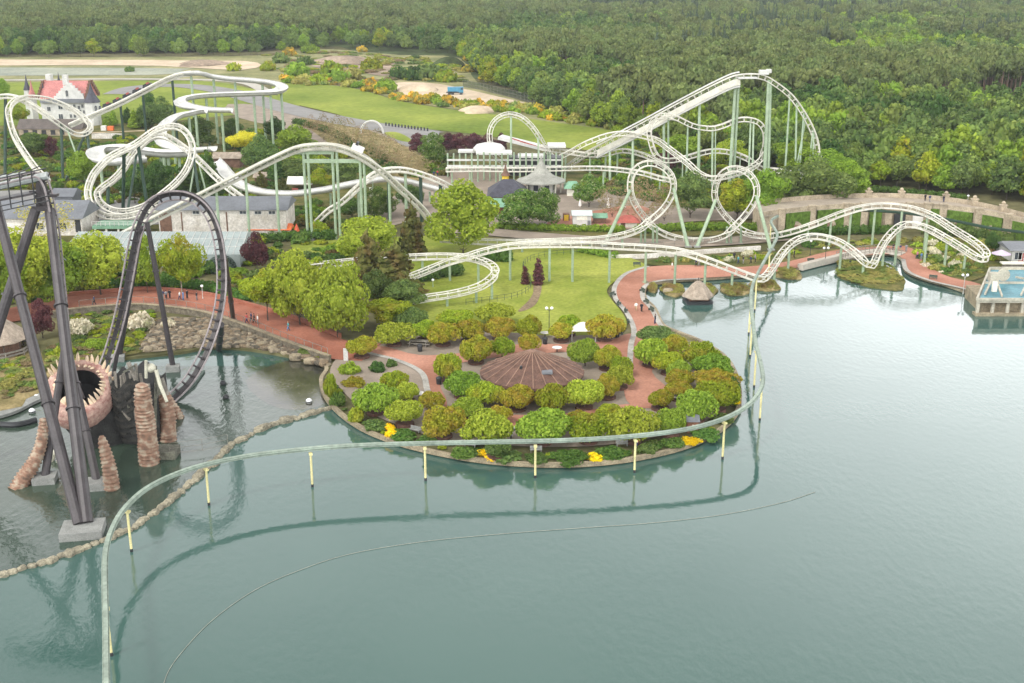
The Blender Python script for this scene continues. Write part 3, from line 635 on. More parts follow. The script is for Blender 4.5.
# the lift's lower girder, catwalk and crest housing
top_pts = [p for p, t, u, s in f_l if 575 < proj(p)[0] < 742 and p.z > 3]
cut = next(i for i, (p, t, u, s) in enumerate(f_l) if proj(p)[0] > 742); seg = [f_l[i][0] for i in range(cut) if proj(f_l[i][0])[0] > 596]
mb = MB(); mb.tube([q + Vector((0, -1.2, -2.9)) for q in seg], .30, 6); lt = mb.build('lift_girder', M['white'], RC)
mb = MB()
for i in range(0, len(seg) - 4, 4):
    mb.beam(seg[i] + Vector((0, -1.2, -2.9)), seg[i + 2] + Vector((0, -.3, -1.0)), .16); mb.beam(seg[i + 2] + Vector((0, -.3, -1.0)), seg[i + 4] + Vector((0, -1.2, -2.9)), .16)
mb.build('lattice', M['liftbeige'], lt)
mb = MB()
for a, b in zip(seg, seg[1:]): mb.add([a + Vector((0, -.9, -.9)), b + Vector((0, -.9, -.9)), b + Vector((0, -1.6, -2.5)), a + Vector((0, -1.6, -2.5))], [(0, 1, 2, 3)])
mb.build('catwalk', M['liftbeige'], RC)
mb = MB(); mb.tube([q + Vector((0, .95, .55)) for q in seg], .22, 6); mb.build('handrail', M['white'], RC)
c = PD(765, 73, YR(188)); mb = MB(); mb.box(c + Vector((-.3, 0, .2)), (2.4, 1.9, 1.1)); mb.box(c + Vector((1.0, 0, .5)), (1.1, 1.6, .9)); mb.box(c + Vector((-4.6, -.4, -1.2)), (5.0, 2.2, .35)); mb.build('crest_housing', M['white'], RC)
for (x, y, fx, fr_, r) in ((664, 110, 664, 187, .42), (668, 112, 668.5, 186, .3), (700, 91, 698, 189, .42), (736, 75, 729, 190, .48), (739, 76, 733, 189, .4), (769, 78, 764, 190, .55), (771, 79, 768, 190, .4), (790, 93, 784, 190, .3), (797, 100, 795, 190, .3), (804, 115, 798, 191, .3), (806, 115, 792, 191, .25), (812, 128, 806, 191, .25), (814, 130, 812, 191, .25), (633, 128, 633, 186, .4), (610, 141, 610, 184, .38), (688, 122, 686, 189, .3), (713, 127, 712, 190, .32), (716, 127, 715, 190, .2), (751, 118, 748, 191, .3), (754, 119, 752, 191, .3), (766, 135, 763, 191, .3), (700, 152, 699, 190, .22), (683, 157, 682, 191, .22), (741, 154, 738, 190, .22)):
    e, p, t, u, s = near(f_l, x, y); p = p + Vector((0, 0, -.6)); column(RC, p, P(fx, fr_), r, G, rt=r * .8, footing=False)
for (x, y, fx, fr_) in ((511, 116, 511, 176), (538, 138, 540, 176)):
    e, p, t, u, s = near(f_v, x, y); column(RC, p, P(fx, fr_), .3, G, footing=False)
cols(RC, f_m, [548, 566, 590, 606, 618, 632, 652], .26, G)
cols(RC, f_2, [452, 470, 500, 520, 565, 590, 604, 632, 660], .26, G)
# ---------------- the coaster train on the crest of the other lift is a thing of its own (below)
# ---------------- white inverted coaster
IC = thing('roller_coaster', 'white inverted coaster with rolled loop and straight beige lift over the grey roofed hall', 'roller coaster', P(150, 215))
roll = [(-30, 99, 181), (-12, 96.5, 181), (0, 95, 180), (8, 94.5, 180), (17, 96.3, 180), (27, 100.5, 180), (38.7, 107.5, 180), (49, 114.5, 180), (58.6, 121.6, 179), (68, 128.4, 178), (76, 132.6, 177), (83.5, 132.5, 176), (89, 128.8, 175), (90, 124.5, 174.5), (85.5, 118.5, 174), (78.5, 112, 174), (69, 106, 174), (58.6, 101, 175), (47, 97.3, 176), (35, 95.6, 178), (24, 96, 180), (15.5, 98.5, 182), (9.8, 103.5, 183), (8, 110, 184), (9.6, 120, 185), (13, 131.5, 186), (18, 141.5, 187), (24.5, 151.5, 188), (31, 161, 190), (39, 171, 193), (48, 180, 196)]
p3, _ = path3(roll); TK = dict(gauge=.62, depth=.95, rr=.21, lr=.25, st=.10, step=2.0)
f_r = truss(IC, 'roll_track', p3, W, **TK)
oval = [(200, 204, 228), (188, 200.5, 229), (175, 203, 229), (160, 207, 229), (142, 212.5, 229), (125, 216.5, 228), (108, 216.5, 227), (96, 211.5, 226), (89.5, 202, 225), (87.5, 190, 224), (92, 176, 223), (100, 165.5, 222), (110, 156.5, 221), (122, 150, 220), (134, 144.5, 219), (146, 136, 218), (156, 129.5, 217), (169, 126, 217), (180, 127.5, 217), (188, 135, 217.5), (192.3, 146, 218), (190.5, 159, 219), (185, 171, 220), (176, 182, 221), (163, 193, 222), (146, 205, 223), (128, 211, 224), (112, 210, 224), (101, 203, 222), (97, 193, 219), (103, 186.5, 217), (112, 180, 216), (122, 170, 215), (130, 157, 214), (140, 145, 213), (152, 136, 212), (163, 135.5, 212), (172, 139.5, 212), (183, 147, 213), (193, 155, 214), (204, 165.5, 216), (215, 176.5, 217), (227, 187, 219), (239, 196, 220), (250, 205, 221)]
p3, _ = path3(oval); OC = PD(142, 172, YR(222)); f_o = truss(IC, 'looping_track', p3, W, **TK, upf=lambda p, t: Vector((0, -.9, .55)))
lft = [(70, 258, 245), (124.5, 231.5, 244), (200, 193.5, 243), (236, 175.5, 242), (262, 162.5, 241), (288, 150.3, 240), (300, 146.2, 240), (311, 144.7, 240), (322, 144.2, 240), (334, 145, 240), (346, 147.8, 240), (357, 152.3, 240), (369, 159, 240), (382, 169, 239), (392.5, 178.5, 238), (400, 186, 237), (411.6, 196, 236), (423, 207.5, 235), (431.5, 219, 234), (440, 232, 233)]
p3, _ = path3(lft); f_f = truss(IC, 'lift_track', p3, M['liftbeige'], gauge=.85, depth=1.0, rr=.3, lr=.34, st=.12, step=1.6)
sg = [p for p, t, u, s in f_f if 80 < proj(p)[0] < 300]
mb = MB()
for a, b in zip(sg, sg[1:]): mb.add([a + Vector((-.0, -1.4, -.1)), b + Vector((0, -1.4, -.1)), b + Vector((0, 1.4, -.1)), a + Vector((0, 1.4, -.1))], [(0, 1, 2, 3)])
mb.build('catwalk', M['liftbeige'], IC)
arch = [(310, 226, 226), (326, 210, 226), (336, 204, 226), (346, 196, 226), (355, 187.5, 225), (364, 180, 225), (373, 172.8, 224), (384, 168.8, 224), (397.5, 167.6, 224), (410, 169, 223), (424, 173, 222), (437, 178, 221), (450, 184.5, 220), (462, 193, 219)]
p3, _ = path3(arch); f_a = truss(IC, 'exit_track', p3, W, **TK)
for (x, y, fx, fr_, m, r) in ((60, 122, 63, 181, 'dkgreen', .42), (84, 133, 65, 181, 'dkgreen', .38), (86, 133, 93, 182, 'dkgreen', .42), (65, 126, 87, 184, 'green', .25), (4, 95, 5, 182, 'dkgreen', .45)):
    e, p, t, u, s = near(f_r, x, y); column(IC, p + Vector((0, .9, -.4)), P(fx, fr_), r, M[m], footing=False)
for (x, y, fx, fr_, m, r) in ((123, 150, 123, 215, 'dkgreen', .42), (137, 142, 149, 218, 'dkgreen', .42), (136, 150, 126, 222, 'dkgreen', .3), (97, 193, 97, 222, 'dkgreen', .4), (107, 184, 108, 222, 'dkgreen', .42), (193, 152, 203, 222, 'dkgreen', .34), (195, 152, 185, 222, 'green', .22), (197, 158, 214, 222, 'green', .2), (229, 188, 229, 222, 'green', .25)):
    e, p, t, u, s = near(f_o, x, y); column(IC, p + Vector((0, .8, -.5)), P(fx, fr_), r, M[m], footing=False)
for x, fr_ in ((216, 242), (245, 242), (275, 241), (303, 246), (307.5, 243), (332, 256), (336.5, 252), (360, 241), (364, 238), (389, 231)):
    e, p, t, u, s = near(f_f, x); ft = P(x, fr_); column(IC, Vector((ft.x * p.y / ft.y if False else p.x, p.y, p.z - 1.2)), Vector((p.x, p.y, LZ)), .30, G)
for y0, y1, zoff in ((155.5, 155.5, 0), (161, 161, 0)):
    pass
a_ = PD(304, 161, YR(240)); b_ = PD(361, 161, YR(240)); mb = MB(); mb.beam(a_, b_, .5, .8); mb.build('cross_girder', G, IC)
a_ = PD(290, 152.5, YR(240)); b_ = PD(334, 152.5, YR(240)); mb = MB(); mb.beam(a_, b_, .5, .7); mb.build('cross_girder', G, IC)
cols(IC, f_a, [(388, 169), (420, 172), (440, 179)], .4, M['dkgreen']); cols(IC, f_a, [(358, 184), (405, 168.5)], .35, M['green'])
# small white arch of a go-kart or kiddie track far behind
# ---------------- bobsled run (white half pipe)
BS = thing('bobsled_run', 'white half-pipe bobsled run with stacked curves on green posts', 'bobsled run', P(190, 150))
def trough(parent, name, ctl, m, wid=1.5, deep=1.0, label=None, bank=None):
    p3, _ = path3(ctl); pts = resample(smooth3(p3, 3), 1.6); fr = frames(pts, upf=bank); mb = MB(); vs = []; K = 9
    for p, t, u, s in fr:
        for q, rad in ((0, wid), (1, wid - .12)):
            for k in range(K):
                a = math.pi * k / (K - 1); vs.append(p + s * (math.cos(a) * rad) - u * (math.sin(a) * (deep if q == 0 else deep - .12)) + u * .35)
    fs = []; n = 2 * K
    for i in range(len(fr) - 1):
        for k in range(K - 1):
            fs.append((i * n + k, (i + 1) * n + k, (i + 1) * n + k + 1, i * n + k + 1))
            fs.append((i * n + K + k, i * n + K + k + 1, (i + 1) * n + K + k + 1, (i + 1) * n + K + k))
        for k in (0, K - 1):
            fs.append((i * n + k, i * n + K + k, (i + 1) * n + K + k, (i + 1) * n + k))
    mb.add(vs, fs); o = mb.build(name, m, parent, smooth=True)
    if label: o['label'] = label
    return fr
f_b = trough(BS, 'upper_trough', [(185, 72.5, 145), (200, 72, 145), (209, 74.6, 144), (227, 77.5, 144), (246, 79, 144), (262, 80.5, 144), (274, 82.5, 144), (281.5, 85.5, 145), (282, 88.5, 146), (276, 91, 147), (262, 92.3, 147), (239, 93.2, 147), (215, 94, 147), (196, 95.6, 148), (183, 98.5, 149), (179.5, 102, 150), (184, 105, 151), (196, 107.3, 152), (211, 109, 152), (232, 109.5, 152)], M['white'], 2.0, 1.5)
f_b2 = trough(BS, 'middle_trough', [(206, 110, 164), (198, 111, 164), (189, 113, 165), (179.6, 115, 166), (171, 119.5, 168), (165, 125, 170), (161, 131, 172), (160, 138, 173), (164, 143.5, 174), (174, 147.5, 175), (186, 149.5, 176), (200, 149, 177), (214, 148, 178)], M['white'], 1.9, 1.4)
f_b3 = trough(BS, 'lower_trough', [(196, 151, 190), (180, 152, 191), (162, 152, 191), (145, 150, 191), (130, 147.5, 190), (117, 146.5, 190), (104, 147.5, 190), (96.5, 150, 192), (95, 154, 194), (100, 158, 196), (113, 160, 197), (130, 159, 197), (146, 157, 196)], M['white'], 2.3, 1.8)
f_b4 = trough(BS, 'finish_trough', [(213, 159, 195), (220, 166, 200), (227, 174.5, 205), (235, 181.6, 208), (246, 187.5, 210), (260, 191.3, 211), (274, 192.8, 211), (292, 193.3, 211), (309, 191.5, 210), (327, 188.8, 209), (344, 185, 208), (358.5, 182, 207), (376, 179, 206), (389, 178.2, 205), (407, 180.5, 204), (423, 184.5, 203), (444, 190.5, 203), (460, 196, 203)], M['white'], 1.8, 1.3)
p3, _ = path3([(70, 124, 144), (88, 116, 144), (103.4, 109.5, 144), (119, 102.5, 144), (141, 91.5, 144), (162, 80.8, 144.5), (172, 76.3, 145), (180, 73.6, 145), (190, 72.2, 145)]); f_b5 = truss(BS, 'lift_track', p3, M['trackwhite'], gauge=1.1, depth=.9, rr=.45, lr=.5, st=.3, step=3.4)
for fr_, xs in ((f_b, [(191, 72, 141), (213, 75, 142), (235, 78, 142), (262, 81, 143), (270, 92, 148), (253, 92.5, 148), (235, 93.2, 146), (281, 88, 147), (221, 109, 150), (195, 107, 152), (206, 94, 144)]), (f_b2, [(172, 119, 172), (188, 113, 168), (163, 140, 172), (188, 149, 190), (205, 149, 190)]), (f_b3, [(118, 160, 205), (134, 159, 208), (160, 152, 206), (168, 152, 206), (178, 152, 208), (100, 157, 204)]), (f_b4, [(240, 185, 212), (284, 193, 212), (330, 188, 212), (352, 183, 212), (398, 179, 206), (430, 186, 206)]), (f_b5, [(172, 76, 142), (142, 91, 140), (120, 102, 140)])):
    for (x, y, g) in xs:
        e, p, t, u, s = near(fr_, x, y); column(BS, p + Vector((0, 0, -1.3)), Vector((p.x, p.y, LZ)), .42 if fr_ is not f_b4 else .3, G if fr_ is not f_b5 else M['dkgreen'], footing=False)
# riders' sleds on the lift
for i, (x, y) in enumerate(((108, 107), (118, 102.7), (128, 97.7), (138, 92.8), (148, 87.7))):
    e, p, t, u, s = near(f_b5, x, y); rz = math.atan2(t.y, t.x)
    lab = ('dark sled lowest on the white bobsled lift', 'dark sled second from the foot of the bobsled lift', 'dark sled midway up the white bobsled lift', 'dark sled second from the top among those on the bobsled lift', 'dark sled highest on the white bobsled lift')[i]
    th = thing('bobsled', lab, 'sled', p + Vector((0, 0, .3)), 'sleds climbing the bobsled lift')
    mb = MB(); q = t.to_track_quat('X', 'Z').to_matrix().to_4x4(); mb.box(p + u * .7, (3.0, 1.3, .8), M=q); mb.box(p + u * 1.2 - t * .6, (1.2, 1.1, .6), M=q); mb.build('body', M['tar'], th)
    mb = MB(); mb.box(p + u * 1.3 + t * .5, (.9, .8, .7), M=q); mb.build('seat', M['redroof'], th)
# ---------------- black dive coaster
KC = thing('roller_coaster', 'charcoal dive coaster dropping into the monster mouth, with one tall loop', 'roller coaster', P(120, 420, 0))
def boxtrack(parent, name, pts, step=1.0, gauge=.75, m1=None, m2=None, up=Vector((0, 0, 1)), upf=None, deepbox=.62):
    pts = resample(smooth3(pts, 3), step / 2); fr = frames(pts, up, upf); mb = MB(); vs = []
    for p, t, u, s in fr:
        for a, b in ((-.32, -.35), (.32, -.35), (.32, -.35 - deepbox), (-.32, -.35 - deepbox)): vs.append(p + s * a + u * b)
    fs = [(4 * i + k, 4 * i + (k + 1) % 4, 4 * i + 4 + (k + 1) % 4, 4 * i + 4 + k) for i in range(len(fr) - 1) for k in range(4)] + [(3, 2, 1, 0), tuple(range(4 * len(fr) - 4, 4 * len(fr)))]
    mb.add(vs, fs); b = mb.build(name, m1, parent)
    for sg in (-1, 1):
        mb = MB(); mb.tube([p + s * sg * gauge for p, t, u, s in fr], .14, 6); mb.build('rail', m2, b)
    mb = MB()
    for p, t, u, s in fr[::3]: mb.beam(p + s * gauge, p - s * gauge, .18, .2); mb.beam(p + s * gauge, p + s * .35 - u * .4, .14); mb.beam(p - s * gauge, p - s * .35 - u * .4, .14)
    mb.tube([p - u * .2 for p, t, u, s in fr], .03, 3)
    mb.build('tie_lattice', m1, b); return fr
kl = [(86, 398, 398), (95, 384, 385), (104, 367, 378), (111, 348, 374), (118.5, 322, 372), (125, 292, 371), (130, 265, 370), (135, 240, 369), (140.5, 222, 368), (148, 208, 367), (159, 199, 366.5), (174, 195.5, 366), (189, 197.5, 366), (201, 205, 367), (210.5, 218, 368), (217.5, 238, 370), (221, 262, 372), (221.5, 288, 375), (218, 313, 379), (210.5, 338, 384), (201, 360, 389), (189, 380, 394), (176, 394, 399), (163, 405, 405), (148, 413, 411)]
p3, _ = path3(kl); f_k = boxtrack(KC, 'loop_track', p3, m1=M['black'], m2=M['krail'], upf=lambda p, t: Vector((PD(178, 310, 172).x - p.x, -24, max(-12, PD(178, 270, 172).z - p.z))))
drop = [(-60, 196, 436), (-20, 186.5, 436), (8, 180.5, 436), (28, 175.5, 436), (39, 175.5, 436), (46, 184, 437), (50, 198, 437), (54, 218, 437), (58, 248, 438), (62, 288, 438), (66, 330, 439), (70, 362, 439), (75, 382, 440), (82, 400, 439)]
p3, _ = path3(drop); f_d = boxtrack(KC, 'drop_track', p3, m1=M['black'], m2=M['krail'], gauge=.5, deepbox=.3, upf=lambda p, t: Vector((.6, -.3, .7)))
YT = YR(436); M['spinegrey'] = mat('spine_grey', (.33, .35, .34), .5, .15, .4)
mb = MB(); mb.tube([PD(-60, 199, YT), PD(0, 186, YT), PD(30, 179.5, YT), PD(48, 175.5, YT)], .48, 8); mb.build('lift_spine', M['spinegrey'], KC)
mb = MB(); mb.tube([PD(-60, 190, YT + 2), PD(0, 178, YT + 2), PD(26, 173.5, YT + 2)], .28, 6); mb.build('brake_rail', M['spinegrey'], KC)
mb = MB()
for x in range(-40, 44, 12):
    y = 199 - (x + 60) * .215; a = PD(x, y - 1, YT - 1.4)
    mb.beam(a + Vector((0, 0, -3.0)), a + Vector((0, 0, 1.0)), .12); mb.beam(a + Vector((0, 0, 1.0)), a + Vector((0, 3.4, 1.0)), .1)
for dz in (-3.0, -2.4, .9): mb.tube([PD(-60, 199, YT - 1.4) + Vector((0, 0, dz)), PD(0, 186, YT - 1.4) + Vector((0, 0, dz)), PD(47, 175.8, YT - 1.4) + Vector((0, 0, dz))], .07, 4)
mb.build('catwalk_lattice', M['tar'], KC)
mb = MB(); a = PD(-20, 203, YT); b = PD(36, 192, YT)
mb.beam(a, b, 2.6, .25); mb.build('catwalk', M['black'], KC)
# row of train seats parked under the top
mb = MB(); mb.beam(PD(36, 196, YT), PD(58, 195, YT), .8, .3); mb.beam(PD(48, 177, YT), PD(50, 172, YT), .12); mb.build('service_arm', M['black'], KC)
apex = PD(42, 208, YR(436))
mb = MB(); mb.beam(PD(39, 182, YT), apex + Vector((-.35, 0, 0)), .55); mb.beam(PD(43.5, 182, YT), apex + Vector((.35, 0, 0)), .55); mb.box(apex, (2.2, 1.0, .6)); mb.beam(PD(30, 192, YT), PD(50, 192, YT), .5, .35); mb.build('tower_head', M['black'], KC)
f83 = P(83, 524, .8)
def leg(a, b, r=.62, r2=None):
    mb = MB(); mb.cyl(a, b, r2 or r, r, 12); k = (Vector(b) - Vector(a)); o = mb.build('support_column', M['black'], KC, smooth=False)
    mb = MB()
    for t in (.33, .66): mb = MB(); c = Vector(a) + k * t; d = k.normalized() * .12; mb.cyl(c - d, c + d, r * 1.18, n=12); mb.build('flange', M['black'], o)
    return o
leg(apex + Vector((.9, 0, -.2)), f83 + Vector((.35, .2, 0)), .70, .60)
leg(apex + Vector((-.8, 0, -.2)), P(-48, 470, 0), .70, .60)
leg(PD(-6, 196, YR(432)), f83 + Vector((-.35, -.1, 0)), .66, .60)
leg(PD(66, 338, YR(440)), P(45, 477, .5), .5, .42); leg(PD(66, 338, YR(440)), P(97, 482, .5), .5, .42)
leg(PD(147, 222, YR(368)), P(173, 367, .5), .42, .36); leg(PD(141, 228, YR(368)), P(119, 356, .5), .45, .40); leg(PD(143, 226, YR(368)) + Vector((-.2, .3, 0)), P(113, 376, 0), .3)
e, p, t, u, s = near(f_k, 221, 258); leg(p + Vector((.5, .6, 0)), P(233.5, 321), .40, .34)
e, p, t, u, s = near(f_k, 214, 326); leg(p + Vector((.8, .8, 0)), P(219, 349), .5, .45)
for (x, y, wx, wy, hh) in ((83, 531, 4.4, 3.6, .9), (45, 479, 2.6, 2.4, .8), (97, 485, 3.4, 2.4, .9), (173, 369, 2.0, 1.6, .9), (118, 359, 2.0, 1.6, .9)):
    c = P(x, y, .3); mb = MB(); mb.box((c.x, c.y, hh / 2 - .35), (wx, wy, hh + .7), rz=.18); mb.build('footing', M['conc'], KC)
# splash slot guide of the loop exit
mb = MB(); mb.tube([P(160, 408, .15), P(176, 396, .15), P(192, 384, .15), P(204, 371, .15)], [.3, .8, .6, .2], 6); mb.build('splash_guide', M['kgreen'], KC)
# black floating pipe at the side of the monster
mb = MB(); mb.tube([P(x, y, .3) for x, y in spl([(-20, 425), (0, 424.5), (14, 425), (26, 423), (36, 420)], 6)], .42, 8); tag(mb.build('floating_pipe', M['tar']), 'black floating pipe on the lagoon beside the monster', 'pipe')
# ---------------- monorail ring over the lake
MR = thing('monorail_track', 'curved grey-green monorail beam on yellow posts sweeping over the lake', 'monorail', P(424, 485, 0))
mono = [(106, 760, 5.6), (106, 683, 5.6), (105.5, 620, 5.6), (104.5, 575, 5.6), (105.5, 550, 5.6), (111, 529, 5.6), (124, 507, 5.5), (149, 485, 5.4), (190, 467, 5.3), (240, 455.5, 5.2), (290, 449, 5.1), (350, 444, 5.1), (424, 441.5, 5.05), (500, 440, 5.0), (560, 438.7, 5.0), (620, 435.5, 5.0), (680, 428.7, 5.2), (720, 418.5, 5.6), (745, 406, 6.2), (758, 393, 6.7), (763, 380, 6.8), (761, 363, 6.4), (756, 343, 6.3), (753, 322, 6.3), (751, 302, 6.5), (752.5, 285, 6.7), (758, 272, 6.8), (766, 257, 6.8), (774, 243, 6.6), (777.5, 234.5, 6.5), (775, 228, 6.4), (771.5, 222.5, 6.3), (772, 218.5, 6.2), (778, 215, 6.1)]
mp = [Vector(v) for v in spl([P(a, b, z) for a, b, z in mono], 10)]; mp = resample(smooth3(mp, 2), 1.2)
fr = frames(mp); mb = MB(); vs = []
for p, t, u, s in fr:
    for a, b in ((-.2, 0), (.2, 0), (.2, -.46), (-.2, -.46)): vs.append(p + s * a + u * b)
mb.add(vs, [(4 * i + k, 4 * i + (k + 1) % 4, 4 * i + 4 + (k + 1) % 4, 4 * i + 4 + k) for i in range(len(fr) - 1) for k in range(4)])
bm_ = mb.build('beam', M['monobeam'], MR)
mb = MB(); mb.tube([p + s * .24 - u * .2 for p, t, u, s in fr], .06, 4); mb.build('guide_rail', M['monobeam'], bm_)
mb = MB(); mb.tube([p - s * .24 - u * .2 for p, t, u, s in fr], .06, 4); mb.build('guide_rail', M['monobeam'], bm_)
for (x, y) in ((105, 600), (127, 505), (206, 463.5), (311, 447), (424, 442), (535, 440), (636, 435.5), (725, 417), (762, 374), (757, 346), (753, 318), (751.5, 296), (757, 274), (770, 250), (772, 221)):
    e, p, t, u, s = near(fr, x, y); lean = 0
    mb = MB(); mb.cyl((p.x, p.y, p.z - .7), (p.x + lean, p.y, -.8), .135, .135, 8); mb.box((p.x, p.y, p.z - .85), (.4, .6, .2), rz=math.atan2(t.y, t.x)); o = mb.build('support_post', M['monopost'], MR)
    mb = MB(); mb.cyl((p.x, p.y, -.6), (p.x, p.y, .35 if P(0, 260).y > p.y else LZ + .3), .16, n=8); mb.build('dark_collar', M['tar'], o)
# ---------------- floating hose on the water
mb = MB(); mb.tube([P(x, y, .05) for x, y in spl([(160, 700), (168, 672), (188, 645), (215, 618), (255, 590), (300, 570), (350, 554), (420, 542), (500, 534), (580, 528), (650, 523), (720, 515), (780, 503), (815, 492)], 8)], .03, 6); tag(mb.build('floating_hose', M['rope']), 'thin pale hose curving across the open lake surface', 'hose')
# ================================================================ monster, wreck, breakwater
YM = 143.0
KR = thing('sea_monster', 'giant sea monster with pink toothed gum ring and ringed tentacles rising from the lagoon', 'monster', P(84, 440, 0))
C = PD(80, 387, YM); AX = Vector((.20, -.62, .76)).normalized(); E1 = Vector((1, 0, 0)); E1 = (E1 - AX * E1.dot(AX)).normalized(); E2 = AX.cross(E1)
g = random.Random(3)
mb = MB(); vs = []; n = 40
prof = [(2.75, -.9), (2.72, -.2), (2.95, .32), (3.3, .5), (3.7, .3), (4.0, -.3), (4.2, -1.1), (4.25, -2.0), (4.1, -2.8)]
for k in range(n):
    a = 2 * math.pi * k / n
    for (r, z) in prof:
        q = (r - 2.7) * (1 + .35 * max(0, math.sin(-a - .5))) + 2.7 + g.uniform(-.05, .05); zz = z + g.uniform(-.08, .08) if r > 3 else z
        vs.append(C + E1 * (q * math.cos(a)) + E2 * (q * math.sin(a) * 1.04) + AX * zz)
m_ = len(prof); mb.add(vs, [(k * m_ + j, ((k + 1) % n) * m_ + j, ((k + 1) % n) * m_ + j + 1, k * m_ + j + 1) for k in range(n) for j in range(m_ - 1)])
gm = mb.build('gum_ring', M['gum'], KR, smooth=True)
mb = MB()
for k in range(n):
    pass
ring = lambda r, z: [C + E1 * (r * math.cos(2 * math.pi * k / 28)) + E2 * (r * math.sin(2 * math.pi * k / 28)) + AX * z for k in range(28)]
a, b, c_ = ring(2.8, -.5), ring(2.3, -3.0), ring(.2, -4.0)
mb.add(a + b + c_, [(k, (k + 1) % 28, 28 + (k + 1) % 28, 28 + k) for k in range(28)] + [(28 + k, 28 + (k + 1) % 28, 56 + (k + 1) % 28, 56 + k) for k in range(28)])
mb.build('mouth_cavity', M['dark'], KR)
for k in range(30):
    an = 2 * math.pi * (k + .5) / 30 + g.uniform(-.05, .05); rd = E1 * math.cos(an) + E2 * math.sin(an)
    up = math.sin(an) > .2
    for (r, L, w) in (((2.95, .85, .27),) if not up else ((2.95, .6, .2), (3.75, 1.15, .27))):
        b0 = C + rd * r + AX * (.35 if r < 3.5 else .3); L *= g.uniform(.75, 1.25)
        d = (AX * .75 - rd * .55 + Vector((g.uniform(-.2, .2), 0, g.uniform(-.1, .1)))) if r < 3.5 else (AX * .7 + rd * .5 + Vector((g.uniform(-.15, .15), 0, .2)))
        d.normalize(); mb = MB(); mb.tube([b0 - d * .15, b0 + d * L * .5 , b0 + d * L * .85 - rd * .08, b0 + d * L - rd * .14], [w, w * .75, w * .35, .02], 6); mb.build('tooth', M['tooth'], KR)
mb = MB(); n = 28; vs = []; bc = Vector((C.x + 2.2, C.y + 2.4, 0))
for f, r in ((0, 4.12), (.25, 4.0), (.55, 3.6), (.8, 3.3), (1, 3.2)):
    for k in range(n):
        a = 2 * math.pi * k / n; t0 = C + E1 * (4.1 * math.cos(a)) + E2 * (4.1 * math.sin(a)) - AX * 2.2; b0 = bc + E1 * (r * math.cos(a)) + Vector((0, 1, 0)) * (r * math.sin(a)); b0.z = -.6
        vs.append(t0.lerp(b0, f) * (1.0) + Vector((0, 0, 0)))
mb.add(vs, [(j * n + k, j * n + (k + 1) % n, (j + 1) * n + (k + 1) % n, (j + 1) * n + k) for j in range(4) for k in range(n)])
mb.build('neck', M['hull'], KR)
def tentacle(pts, rs, m=M['tentacle']):
    q = spl([list(p) + [r] for p, r in zip(pts, rs)], 14); P3 = [Vector(v[:3]) for v in q]; out = []; rad = []; acc = 0
    P4 = []; R4 = []
    for i in range(len(P3) - 1):
        L = (P3[i + 1] - P3[i]).length; k = max(1, int(L / .11))
        for j in range(k):
            t = j / k; P4.append(P3[i] * (1 - t) + P3[i + 1] * t); r0 = q[i][3] * (1 - t) + q[i + 1][3] * t; acc += L / k
            R4.append(r0 * (1 + .13 * math.sin(acc * 2 * math.pi / .46)))
    mb = MB(); mb.tube(P4, R4, 12); return mb.build('tentacle', m, KR, smooth=True)
def zt(px, py, row): return PD(px, py, YR(row, 0))
tentacle([zt(150, 470, 463), zt(148.5, 452, 462.5), zt(146.5, 430, 462), zt(143.5, 405, 462), zt(142, 388, 462), zt(141.8, 383, 462)], [1.25, 1.22, 1.15, 1.05, .85, .4])
tentacle([zt(169, 452, 440), zt(168, 436, 440), zt(167.5, 415, 439), zt(164, 400, 438), zt(157, 395, 437), zt(150, 397, 436), zt(147, 403, 435)], [1.05, 1.05, 1.0, .95, .9, .85, .6])
tentacle([zt(180, 421, 418), zt(177, 413, 417), zt(171, 402, 416), zt(166, 392, 415), zt(163, 382, 414)], [.72, .66, .5, .36, .15])
tentacle([zt(112, 494, 489), zt(110.5, 476, 489), zt(107, 458, 488), zt(103, 443, 487), zt(101.3, 435, 486)], [.9, .86, .74, .55, .25])
tentacle([zt(17, 491, 487), zt(24, 478, 484), zt(33, 464, 480), zt(40, 448, 476), zt(43, 430, 474), zt(43, 418, 474)], [1.05, .98, .85, .72, .6, .35])
tentacle([zt(50, 466, 462), zt(53, 455, 460), zt(57, 452, 459), zt(59.5, 458, 460), zt(59.5, 468, 464), zt(57, 476, 468)], [.3, .38, .4, .4, .38, .3], M['bone'])
# ship wreck
SW = thing('ship_wreck', 'dark broken wooden ship wreck with planked hull behind the sea monster', 'ship wreck', P(132, 462, 0))
mb = MB(); st = []
A0 = PD(100, 452, 142.5); yb = 141.2
secs = []
for t in np.linspace(0, 1, 9):
    px = 103 + 44 * t; top = 374 + 6 * math.sin(t * 9) + (4 if t > .8 else 0); x = P(px, 462, 0).x; zt_ = PD(px, top, 146).z
    w0, w1 = 1.2 + 1.6 * math.sin(math.pi * min(1, t * .9 + .1)), 2.4 + .8 * math.sin(math.pi * t)
    secs.append([(x, 146 - w0, -.6), (x, 146 - w1, zt_ * .35), (x, 146 - w1 - .3, zt_ * .8), (x, 146 - w1, zt_), (x, 146 + 2.6, zt_ + .2), (x, 146 + 3.0, -.6)])
vs = [v for s in secs for v in s]; mb.add(vs, [(i * 6 + k, i * 6 + 6 + k, i * 6 + 7 + k, i * 6 + k + 1) for i in range(8) for k in range(5)] + [(0, 1, 2, 3, 4, 5), tuple(48 + k for k in (5, 4, 3, 2, 1, 0))])
hu = mb.build('hull', M['hull'], SW)
